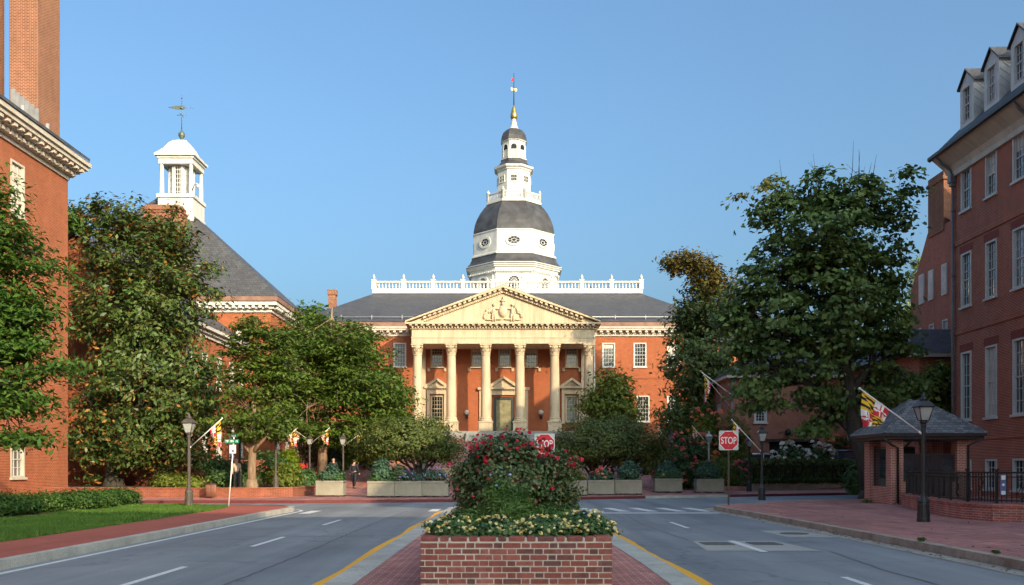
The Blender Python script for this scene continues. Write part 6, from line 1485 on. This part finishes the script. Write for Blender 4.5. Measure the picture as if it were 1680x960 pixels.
pp(1,'planter_shrub','tall dark plant in the left end planter',-0.02,0.42,1.15,'leaf_teal',202,n=190); pp(1,'trailing_plant','low leaves filling the left end planter',0.05,0.68,0.4,'leaf_shrub',203)
pp(2,'canna','reddish leaved canna at the left of the violet planter',-0.5,0.32,0.85,'leaf_rose',204,[('petal_orange',5,0.11,0.5)]); pp(2,'violet_flower','violet flowers spilling over the second row planter',0.0,0.6,0.4,'leaf_teal',205,[('petal_purple',30,0.09,0.05),('petal_blue',16,0.08,0.15)])
pp(3,'violet_flower','blue and white flowers in the planter behind the rose bush',-0.1,0.62,0.5,'leaf_teal',206,[('petal_purple',16,0.09,0.05),('petal_blue',20,0.08,0.15),('petal_pink',4,0.1,0.1)])
pp(4,'planter_shrub','yellow leaved plant in the planter right of the rose bush',0.0,0.6,0.55,'leaf_yellow',207); pp(5,'coral_flower','coral and red flowers in the right row planter',0.1,0.66,0.55,'leaf_teal',208,[('petal_orange',14,0.12,0.15),('petal_pink',7,0.12,0.3)])
pp(6,'planter_shrub','rounded green conifer in the right row end planter',0.05,0.58,0.95,'leaf_teal',209,n=230); pp(7,'planter_shrub','bushy green plant in the middle walk planter',0.0,0.66,0.95,'leaf_teal',210,n=210,fl=[('petal_yellow',3,0.09,0.1)]); pp(7,'trailing_plant','trailing leaves over the middle walk planter',0.0,0.8,0.35,'leaf_shrub',211)
pp(8,'planter_shrub','bushy blue green plant in the planter nearest the stop sign',-0.1,0.72,1.0,'leaf_teal',212,n=240)

# ================================================================== LAMP POSTS
def lamp(name, label, loc, H=3.5, paint='lamp_black', group='street lamps of one pattern'):
    T = thing(name, label, 'street lamp', loc, 0.0, group); m = MB(); s = H/3.5
    m.lathe([(0.17,0.0),(0.17,0.08),(0.165,0.10),(0.15,0.46),(0.14,0.50),(0.155,0.52),(0.15,0.56),(0.075,0.70),(0.065,0.76),(0.058,2.55*s),(0.075,2.57*s),(0.075,2.62*s),(0.058,2.64*s)], (0,0,0), 12, 0, False)
    for k in range(8):
        a = k*math.pi/4; m.box(0.145*math.cos(a)-0.012,0.145*math.cos(a)+0.012,0.145*math.sin(a)-0.012,0.145*math.sin(a)+0.012,0.12,0.47)
    m.build('post', M[paint], T, local=True)
    z = 2.62*s; m = MB(); q = math.pi/4; r2 = math.sqrt(2)
    m.lathe([(0.05,z),(0.10,z+0.05),(0.11,z+0.08),(0.09,z+0.10)], (0,0,0), 10)
    m.lathe([(0.105*r2,z+0.10),(0.115*r2,z+0.12)], (0,0,0), 4, q, False)
    zb, zt = z+0.12, z+0.46
    for sx in (-1,1):
        for sy in (-1,1): m.tube([(sx*0.105,sy*0.105,zb),(sx*0.185,sy*0.185,zt)], 0.014, 4)
    m.lathe([(0.205*r2,zt),(0.225*r2,zt+0.015),(0.225*r2,zt+0.035)], (0,0,0), 4, q, False)
    m.lathe([(0.215*r2,zt+0.036),(0.12*r2,zt+0.17),(0.10*r2,zt+0.18)], (0,0,0), 4, q, False)
    m.lathe([(0.10,zt+0.18),(0.105,zt+0.24),(0.075,zt+0.27),(0.05,zt+0.29),(0.055,zt+0.33),(0.02,zt+0.38),(0.005,zt+0.42)], (0,0,0), 10)
    l = m.build('lantern', M[paint], T, local=True); WL[l.name] = Vector((0,0,0))
    g = MB(); g.lathe([(0.098*r2,zb+0.002),(0.176*r2,zt-0.002)], (0,0,0), 4, q, False); g.build('lantern_pane', M['frost'], l, local=True)
    m = MB(); m.tube([(-0.16,0,z-0.35),(0.16,0,z-0.35)], 0.016, 6); m.build('cross_bar', M[paint], T, local=True)
    return T
def lz(x, y): return 0.155 if y < fk(x) else gz(x, y)
LP = {}
for key,px,Y,H,pt,lb in (('r1',1515,24.7,3.5,'lamp_black','black street lamp nearest the camera in front of the guard booth'),('r2',1250,41.2,3.4,'lamp_black','black street lamp right of the stop sign before the hedge'),('r3',1229,57.2,3.6,'lamp_black','slim dark street lamp behind the stop sign at the hedge end'),
    ('r4',1163,61,4.1,'steel','pale street lamp among the coral myrtle blossoms'),('r5',1101,62,4.0,'lamp_black','dark street lamp above the crimson myrtle left of the lone planter'),('l1',310,34.3,3.55,'lamp_brown','bronze street lamp standing on the left lawn'),
    ('l2',563,58,3.4,'lamp_brown','thin bronze street lamp above the suited man'),('l3',452.5,48.5,3.3,'lamp_brown','bronze street lamp right of the pale street tree'),('l4',508,60,3.4,'lamp_brown','bronze street lamp left of the broad street tree trunk'),('l5',393,50.5,3.3,'lamp_black','dark street lamp behind the street name sign')):
    x = (px-840)/1500*Y; LP[key] = (x,Y,lz(x,Y)); lamp('street_lamp', lb, LP[key], H, pt)
# ================================================================== FLAGS
def flag_colour(s, t):
    if (s < 0.5) == (t < 0.5):
        a, b_ = (s*2) % 1, (t*2) % 1; v = int(b_*6) % 2
        if b_ > a: v = 1-v
        return 0 if v else 1
    a, b_ = (s*2) % 1, (t*2) % 1; q = (a < 0.5) == (b_ < 0.5); da, db = abs(a-0.5), abs(b_-0.5)
    c = (da < 0.1 and db < 0.40) or (db < 0.1 and da < 0.40) or (math.hypot(da-0.34,db) < 0.15) or (math.hypot(da,db-0.34) < 0.15)
    return 3 if q != c else 2
def flag(label, b, t, hoist, fly, seed, spread=0.5, swing=(0,0), order=None):
    B_, T_ = Vector(b), Vector(t); F = thing('flag', label, 'flag', b, 0.0, 'black gold red and white flags on angled poles'); off = Vector(b)
    m = MB(); d = (B_-T_).normalized(); m.tube([B_,T_], [0.022,0.016], 6); m.ball(T_-d*0.03, 0.035, 8, 6); m.tube([B_, B_+d*0.12], 0.03, 6); m.build('pole', M['sign_white'], F)
    ns, nt = 26, 38; V = []; rng = random.Random(seed); ph = rng.uniform(0,6)
    side = Vector((-d.y,d.x,0)); side = side.normalized() if side.length > 1e-3 else Vector((0,1,0))
    hx = Vector((d.x,d.y,0))
    for i in range(ns+1):
        s = i/ns
        for j in range(nt+1):
            tt = j/nt; p = T_+d*(0.04+s*hoist*(1-(1-spread)*tt**0.8))
            drop = tt*fly*(0.98-0.35*s*tt)
            fold = math.sin(s*13+ph+tt*2.0)*0.075*tt**0.7+math.sin(s*27+ph*2)*0.02*tt
            p = p+Vector((0,0,-drop))+side*fold+hx*(swing[0]*tt*fly)+side*swing[1]*tt*fly+hx*math.sin(tt*7+ph+s*4)*0.04*tt
            V.append(p)
    mb = MB(); k = len(V); mb.v = [tuple(p) for p in V]
    for i in range(ns):
        for j in range(nt):
            mb.f.append((i*(nt+1)+j,(i+1)*(nt+1)+j,(i+1)*(nt+1)+j+1,i*(nt+1)+j+1)); mb.m.append(flag_colour((i+0.5)/ns,(j+0.5)/nt)); mb.sm.append(True)
    mb.build('cloth', [M['flag_black'],M['flag_gold'],M['flag_red'],M['flag_white']], F)
def on(key, px0, py0, px1, py1, dy=-0.25):
    x,Y,z = LP[key]; a = pxw(px0,py0,Y); t = pxw(px1,py1,Y); a.x += 0; t.y += dy; return tuple(a), tuple(t)
a,t = on('r1',1507,708,1405,640,-0.3); flag('large flag hanging over the guard booth roof from the nearest lamp', a, t, 1.0, 1.0, 1, 0.6, (0.05,0))
a,t = on('r2',1247,739,1199,690); flag('bunched flag half hidden by the stop sign top', a, t, 0.55, 0.9, 2, 0.3)
a,t = on('r4',1161,728,1135,700); flag('small pink looking flag on the pale lamp among myrtle blossoms', a, t, 0.6, 0.9, 3, 0.4)
a,t = on('r5',1099,726,1079,704); flag('small flag above the right domed tree', a, t, 0.45, 0.7, 4, 0.3)
a,t = on('l1',313,733,367,688); flag('sunlit flag on the bronze lamp before the big magnolia', a, t, 0.62, 1.05, 5, 0.5, (0.06,0))
a,t = on('l2',566,730,592,712); flag('tiny distant flag beside the left domed tree', a, t, 0.4, 0.5, 6, 0.4)
a,t = on('l4',511,727,541,703); flag('red and white flag right of the broad tree lamp', a, t, 0.75, 1.1, 7, 0.5)
a,t = on('l4',506,722,478,700); flag('gold and red flag left of the broad tree lamp', a, t, 0.8, 1.3, 8, 0.5)
a,t = on('l3',455,730,489,703); flag('red flag half hidden in leaves above the lime green shrub', a, t, 0.7, 0.95, 9, 0.6)
Y = 67.85
flag('gold and red flag hanging from the brick garage corner, lower of its two poles', pxw(1200,670,Y), pxw(1155,616,Y-1.2), 0.85, 2.1, 10, 0.45)
T = thing('bare_flagpole', 'bare white flag pole on the brick garage corner, upper of two', 'flag pole', pxw(1200,648,Y)); m = MB(); m.tube([pxw(1200,648,Y),pxw(1150,610,Y-1.2)], [0.05,0.035], 7); m.build('pole', M['sign_white'], T); m = MB(); m.ball(pxw(1149.5,609.5,Y-1.2), 0.08, 8, 6); m.build('pole_tip', M['gold'], T)

# ================================================================== SIGNS
def text_mesh(txt, size, bold=0.0):
    cu = bpy.data.curves.new('lettering', 'FONT'); cu.body = txt; cu.size = size; cu.align_x = 'CENTER'; cu.align_y = 'CENTER'; cu.extrude = 0.002; cu.offset = bold
    o = bpy.data.objects.new('lettering', cu); COL.objects.link(o); dg = bpy.context.evaluated_depsgraph_get(); me = bpy.data.meshes.new_from_object(o.evaluated_get(dg)); bpy.data.objects.remove(o); return me
def stop_sign(label, loc, zc, rz=0.0, s=0.76):
    T = thing('stop_sign', label, 'stop sign', loc, rz, 'stop signs'); h = s/2; f = (Vector((0,0,0)),Vector((1,0,0)),Vector((0,-1,0)))
    m = MB(); m.box(-0.03,0.03,0.0,0.05,0.0,zc+h*0.9); m.build('post', M['steel_dark'], T, local=True)
    m = MB(); r = 0.04; pts = []
    for (cx,cz,a0) in ((h-r,-h+r,-90),(h-r,h-r,0),(-h+r,h-r,90),(-h+r,-h+r,180)): pts += [(cx+r*math.cos(R(a0+q*30)), zc+cz+r*math.sin(R(a0+q*30))) for q in range(4)]
    m.fprism(f, pts, 0.001, 0.008); m.build('backing_plate', M['sign_plate'], T, local=True)
    oc = lambda rr: [(rr/math.cos(math.pi/8)*math.cos(math.pi/8+q*math.pi/4), zc+rr/math.cos(math.pi/8)*math.sin(math.pi/8+q*math.pi/4)) for q in range(8)]
    m = MB(); m.fprism(f, oc(h*0.97), 0.009, 0.012); m.build('border', M['sign_white'], T, local=True)
    m = MB(); m.fprism(f, oc(h*0.915), 0.013, 0.015); o = m.build('red_face', M['sign_red'], T, local=True)
    me = text_mesh('STOP', 0.36, 0.006); V = np.empty(len(me.vertices)*3); me.vertices.foreach_get('co', V); V = V.reshape(-1,3); V[:,1] *= 1.12; sc = s*0.80/(V[:,0].max()-V[:,0].min()); V[:,0] = (V[:,0]-(V[:,0].max()+V[:,0].min())/2)*sc; V[:,1] = (V[:,1]-(V[:,1].max()+V[:,1].min())/2)*(s*0.36/(V[:,1].max()-V[:,1].min()))
    W = np.stack([V[:,0],-0.0165-V[:,2]*0.3,zc+V[:,1]],1); me.vertices.foreach_set('co', W.ravel()); me.materials.clear(); me.materials.append(M['sign_white']); me.update()
    l = bpy.data.objects.new('lettering', me); COL.objects.link(l); l.parent = T
    m = MB(); m.lathe([(0.001,0),(0.012,0),(0.012,0.004)], (0,0,0), 8); m.v = [(p[0],-0.017-p[2],zc+h*0.62+p[1]) for p in m.v]; n_ = len(m.v); m2 = [(p[0],p[1],p[2]-h*1.24) for p in m.v]; m.add(m2, [tuple(i for i in fc) for fc in list(m.f)]); m.build('bolt', M['steel'], T, local=True)
    return T
Y = 35.7; stop_sign('stop sign standing clear on the right brick pavement corner', ((1195.5-840)/1500*Y,Y,0.15), 1.6+(768-729)/1500*Y)
Y = 34.2; stop_sign('stop sign partly hidden behind the rose bush', ((893.5-840)/1500*Y,Y,0.145), 1.6+(768-734.5)/1500*Y)
# street name sign
Y = 34.6; x = (375-840)/1500*Y; T = thing('street_name_sign', 'leaning white post with two green street name blades', 'street sign', (x,Y,0.155)); k = Y/1500
m = MB(); tp = pxw(384,717,Y); m.tube([(x,Y,0.15),tuple(tp)], 0.022, 8); m.build('post', M['sign_white'], T)
def blade(c, ang, L, h, name):
    u = Vector((math.cos(ang),math.sin(ang),0)); n = Vector((math.sin(ang),-math.cos(ang),0)); f = (Vector(c),u,n); m = MB(); m.fb(f,-L/2,L/2,-0.008,0.008,-h/2,h/2); o = m.build(name, M['sign_green'], T)
    m = MB(); rng = random.Random(int(L*100)); q = -L/2+0.04
    while q < L/2-0.07:
        w = rng.uniform(0.016,0.026)
        if rng.random() < 0.85:   # illegible strokes of lettering, as in the photograph
            m.fb(f,q,q+w*0.35,0.0085,0.011,-h*0.26,h*0.26); m.fb(f,q+w*0.36,q+w,0.0085,0.011,rng.choice((-h*0.26,h*0.12)),h*0.26)
        q += w+0.014
    m.build('lettering', M['sign_white'], o)
blade(pxw(384.5,717.5,Y)+Vector((0,0,0.05)), R(-50), 0.5, 0.14, 'name_blade'); blade(pxw(381,724,Y)+Vector((0,-0.05,0)), R(8), 0.52, 0.15, 'name_blade')
c = pxw(382,737,Y-0.06); f = (Vector((c.x,c.y,c.z)),Vector((1,0,0)),Vector((0,-1,0))); m = MB(); m.fb(f,-0.12,0.12,0.0,0.01,-0.16,0.16); o = m.build('white_plate', M['sign_white'], T)
m = MB(); m.fprism(f,[(-0.05,-0.10),(0.05,-0.10),(0.05,-0.04),(-0.05,-0.04)],0.0105,0.013); m.fprism(f,[(-0.07,0.1),(0.07,0.1),(0.07,0.115),(-0.07,0.115)],0.0105,0.013); m.fprism(f,[(-0.06,0.05),(0.05,0.05),(0.05,0.065),(-0.06,0.065)],0.0105,0.013); m.build('plate_marking', M['sign_dark'], o)
# waste bin
Y = 45.0; x = (346-840)/1500*Y; T = thing('waste_bin', 'brown slatted waste bin on the left pavement', 'bin', (x,Y,0.12)); m = MB(); k = Y/1500
zt = 1.6+(768-795)*k; zb = 1.6+(768-815)*k
for i in range(20):
    a = 2*math.pi*i/20; m.tube([(x+0.22*math.cos(a),Y+0.22*math.sin(a),zb),(x+0.23*math.cos(a),Y+0.23*math.sin(a),zt)], 0.032, 4)
m.build('slats', M['bin'], T); m = MB(); m.lathe([(0.195,zb-0.01),(0.195,zt-0.02)], (x,Y,0), 16); m.lathe([(0.24,zt),(0.27,zt+0.01),(0.27,zt+0.05),(0.2,zt+0.06),(0.17,zt+0.02)], (x,Y,0), 18); m.build('liner', M['gutter'], T); m = MB(); m.lathe([(0.06,0.12),(0.06,zb)], (x,Y,0), 8); m.build('pedestal', M['bin'], T)
# stone pier and teal ball sculpture-like lamp behind the planters
Y = 63; c = pxw(693,775,Y); T = thing('stone_pier', 'pale round stone pier behind the left domed tree', 'pier', (c.x,Y,hh(c.x,Y))); m = MB(); zb = hh(c.x,Y); m.lathe([(0.52,zb),(0.52,zb+0.25),(0.42,zb+0.3),(0.40,zb+1.9),(0.48,zb+1.95),(0.48,zb+2.1)], (c.x,Y,0), 16); m.build('shaft', M['stone_grey'], T)

# ================================================================== PEOPLE
def skinned(name, pts, edges, rad, mt, parent, levels=2):
    me = bpy.data.meshes.new(name); me.from_pydata([tuple(p) for p in pts], edges, []); o = bpy.data.objects.new(name, me); COL.objects.link(o); o.parent = parent
    me.skin_vertices.new() if hasattr(me.skin_vertices, 'new') and not me.skin_vertices else None
    sk = o.modifiers.new('skin', 'SKIN'); sk.use_smooth_shade = True
    dat = me.skin_vertices[0].data if me.skin_vertices else None
    if dat:
        for i,r in enumerate(rad): dat[i].radius = (r,r) if not isinstance(r, tuple) else r; dat[i].use_root = (i == 0)
    sb = o.modifiers.new('smooth', 'SUBSURF'); sb.levels = levels; sb.render_levels = levels
    me.materials.append(M[mt]); return o
def person(label, loc, rz, H=1.76, top='suit', legs='suit', hair='hair', bald=False, stride=0.12):
    T = thing('person', label, 'person', loc, rz); s = H/1.76
    J = {'pel':(0,0,.98),'wst':(0,0,1.12),'chs':(0,.01,1.33),'nck':(0,.01,1.50),'hd0':(0,-.005,1.57),'hd1':(0,-.015,1.66),'hd2':(0,-.01,1.72)}
    for sd,q in ((-1,'l'),(1,'r')):
        st = stride*sd
        J.update({'hip'+q:(.09*sd,0,.92),'kne'+q:(.10*sd,-st*0.6-.02,.50),'ank'+q:(.10*sd,-st+.02,.09),'toe'+q:(.11*sd,-st-.14,.04),
                  'shd'+q:(.19*sd,.01,1.44),'elb'+q:(.25*sd,.03+st*0.4,1.16),'wri'+q:(.26*sd,-.06+st*0.8,.92),'hnd'+q:(.26*sd,-.08+st*0.9,.83)})
    names = list(J); idx = {n:i for i,n in enumerate(names)}; P = [Vector(J[n])*s for n in names]
    E = [('pel','wst'),('wst','chs'),('chs','nck'),('nck','hd0'),('hd0','hd1'),('hd1','hd2')]
    for q in 'lr': E += [('pel','hip'+q),('hip'+q,'kne'+q),('kne'+q,'ank'+q),('ank'+q,'toe'+q),('chs','shd'+q),('shd'+q,'elb'+q),('elb'+q,'wri'+q),('wri'+q,'hnd'+q)]
    rd = {'pel':.12,'wst':.115,'chs':(.15,.115),'nck':.055,'hd0':.075,'hd1':.095,'hd2':.06,'hip':.085,'kne':.058,'ank':.04,'toe':.035,'shd':.06,'elb':.042,'wri':.028,'hnd':.036}
    rr = [rd.get(n, rd.get(n[:3])) for n in names]; rr = [tuple(a*s for a in r) if isinstance(r,tuple) else r*s for r in rr]
    skinned('body', P, [(idx[a],idx[b_]) for a,b_ in E], rr, 'skin', T)
    def sub(nm, keep, grow, mt):
        ii = {n:i for i,n in enumerate(keep)}; e = [(ii[a],ii[b_]) for a,b_ in E if a in ii and b_ in ii]
        skinned(nm, [Vector(J[n])*s for n in keep], e, [tuple(a*grow for a in rr[idx[n]]) if isinstance(rr[idx[n]],tuple) else rr[idx[n]]*grow+0.012 for n in keep], mt, T)
    sub('jacket', ['pel','wst','chs','shdl','elbl','wril','shdr','elbr','wrir'], 1.14, top); sub('trousers', ['pel','hipl','knel','ankl','hipr','kner','ankr'], 1.12, legs)
    m = MB(); m.lathe([(0.02,0.0),(0.075,0.0),(0.098,0.04),(0.09,0.085),(0.05,0.115),(0.005,0.12)], (0,0.012*s,1.655*s+(0.0 if not bald else -0.045)), 12) if not bald else m.lathe([(0.100,-0.03),(0.104,0.01),(0.096,0.04)], (0,0.018*s,1.63*s), 12, cap=False)
    if not bald: m.ball((0,0.028*s,1.665*s), 0.094*s, 10, 8)
    m.build('hair', M[hair], T, local=True)
    m = MB()
    for sd in (-1,1): m.ball((sd*0.035*s,-0.105*s,1.655*s), 0.012*s, 6, 4)
    m.build('eye', M['sign_dark'], T, local=True)
    m = MB(); m.lathe([(0.004,0.02),(0.012,0.0),(0.018,-0.02)], (0,-0.108*s,1.635*s), 6); m.build('nose', M['skin'], T, local=True)
    m = MB()
    for sd in (-1,1): m.cbox(sd*0.10*s-0.045,sd*0.10*s+0.045,-stride*sd*s-0.19,-stride*sd*s+0.07,0.0,0.075,0.02)
    m.build('shoe', M['sign_dark'], T, local=True)
def pat(px, Y): x = (px-840)/1500*Y; return (x,Y,gz(x,Y))
person('bald man in a dark suit standing behind the lone left planter', pat(547,57.0), R(25), 1.74, bald=True)
person('dark haired man in a dark suit walking away on the plaza', pat(581,56.5), R(160), 1.78, hair='hair_dark')
person('person in a pale top beside the street name sign', pat(388,49.6), R(30), 1.6, top='shirt', hair='hair', legs='suit')
person('distant person in red walking below the broad tree lamp', pat(498,63), R(10), 1.7, top='flag_red', hair='hair_dark')

# ================================================================== PARKED VEHICLES
def car(label, loc, rz, paint, H=1.5, L=4.6):
    T = thing('parked_car', label, 'car', loc, rz, 'cars parked by the brick garage'); W = 0.9; a = L/2; h = H
    m = MB()
    prof = [(-a,0.35),(-a+0.05,0.62),(-a+0.15,0.85),(-a+0.9,0.95),(a-1.3,0.93),(a-0.25,0.78),(a-0.03,0.6),(a,0.35),(a-0.15,0.22),(-a+0.15,0.22)]
    for (w0,w1,sc) in ((-W,W,1),): 
        P = [(x_,y_*1.0,z_) for y_ in (-W,-W*0.93+0.02,W*0.93-0.02,W) for x_,z_ in [(x_*(0.985 if abs(y_) == W else 1), z_*(0.97 if abs(y_) == W else 1)+0.0) for x_,z_ in prof]]
        n = len(prof); F = [tuple(range(n-1,-1,-1)), tuple(range(3*n,4*n))]
        for r in range(3): F += [(r*n+i,r*n+(i+1)%n,(r+1)*n+(i+1)%n,(r+1)*n+i) for i in range(n)]
        m.add(P, F, 0, False)
    m.build('body', M[paint], T, local=True)
    cab = [(-a+0.55,0.94),(-a+0.95,h-0.05),(0.35,h-0.04),(a-1.25,0.93)]
    m = MB(); t = [(-a+0.85,h-0.10),(-a+1.15,h),(0.15,h+0.0),(0.5,h-0.10)]
    P = [(x_,s_*(W*0.72),z_) for s_ in (-1,1) for x_,z_ in t]; m.add(P, [(0,1,2,3)[::-1],(4,5,6,7)]+[(i,(i+1)%4,4+(i+1)%4,4+i) for i in range(4)], 0, True); rf = m.build('roof', M[paint], T, local=True)
    m = MB(); lo = [(-a+0.5,-W*0.9,0.93),(a-1.2,-W*0.9,0.93),(a-1.2,W*0.9,0.93),(-a+0.5,W*0.9,0.93)]; hi = [(-a+0.9,-W*0.72,h-0.09),(0.42,-W*0.72,h-0.09),(0.42,W*0.72,h-0.09),(-a+0.9,W*0.72,h-0.09)]
    m.add(lo+hi, [(0,1,5,4),(1,2,6,5),(2,3,7,6),(3,0,4,7),(4,5,6,7)]); m.build('window_glass', M['glass'], T, local=True)
    m = MB()
    for s_ in (-1,1):
        for (x0_,x1_) in ((-a+0.5,-a+0.9),(a-1.2,0.42),(-0.25,-0.2)): m.tube([(x0_,s_*W*0.905,0.92),(x1_,s_*W*0.725,h-0.08)], 0.03, 5)
    m.build('pillar', M[paint], T, local=True)
    for x_ in (-a+0.85,a-0.85):
        for s_ in (-1,1):
            m = MB(); m.lathe([(0.2,-0.1),(0.31,-0.1),(0.33,-0.07),(0.33,0.07),(0.31,0.1),(0.2,0.1)], (0,0,0), 18); m.v = [(x_+p[0],s_*(W-0.1)+p[2],0.33+p[1]) for p in m.v]; w = m.build('wheel', M['rubber'], T, local=True)
            m = MB(); m.lathe([(0.01,-0.105),(0.2,-0.105),(0.21,0.105),(0.01,0.105)], (0,0,0), 12); m.v = [(x_+p[0],s_*(W-0.1)+p[2],0.33+p[1]) for p in m.v]; m.build('rim', M['steel'], w, local=True)
    for s_ in (-1,1):
        m = MB(); m.cbox(a-0.16,a-0.0,s_*0.62-0.17,s_*0.62+0.17,0.58,0.70,0.02); m.build('headlight', M['headlight'], T, local=True)
        m = MB(); m.cbox(-a-0.005,-a+0.14,s_*0.68-0.14,s_*0.68+0.14,0.62,0.78,0.02); m.build('tail_lamp', M['taillight'], T, local=True)
    return T
x = (1252-840)/1500*66.2; car('silver car with only its roof above the hedge', (x,66.2,hh(x,66.2)), R(4), 'car_silver', 1.75, 4.7)
x = (1388-840)/1500*64.8; car('grey car with a wide windscreen near the guard booth', (x,64.8,hh(x,64.8)), R(-96), 'car_dark', 2.0, 4.7)
def scooter(label, px, Y, rz):
    loc = pat(px,Y); T = thing('motor_scooter', label, 'scooter', loc, rz, 'scooters parked under the right trees'); m = MB()
    m.tube([(-0.6,0,0.5),(-0.3,0,0.62),(0.0,0,0.35),(0.35,0,0.35),(0.5,0,0.75),(0.42,0,1.0)], [0.14,0.17,0.12,0.10,0.08,0.05], 8); m.tube([(0.42,-0.3,1.05),(0.42,0.3,1.05)], 0.025, 6); m.build('body', M['car_dark'], T, local=True)
    m = MB(); m.cbox(-0.62,-0.05,-0.14,0.14,0.68,0.78,0.03); m.build('seat', M['rubber'], T, local=True)
    for x_ in (-0.5,0.55):
        m = MB(); m.lathe([(0.12,-0.05),(0.23,-0.05),(0.24,0),(0.23,0.05),(0.12,0.05)], (0,0,0), 14); m.v = [(x_+p[0],p[2],0.24+p[1]) for p in m.v]; m.build('wheel', M['rubber'], T, local=True)
    m = MB(); m.ball((0.5,0,0.92), 0.09, 8, 6); m.build('headlight', M['headlight'], T, local=True)
scooter('dark motor scooter left of the rounded conifer planter', 1010, 63, R(-70)); scooter('dark motor scooter at the top of the right walk', 1050, 64, R(-110))
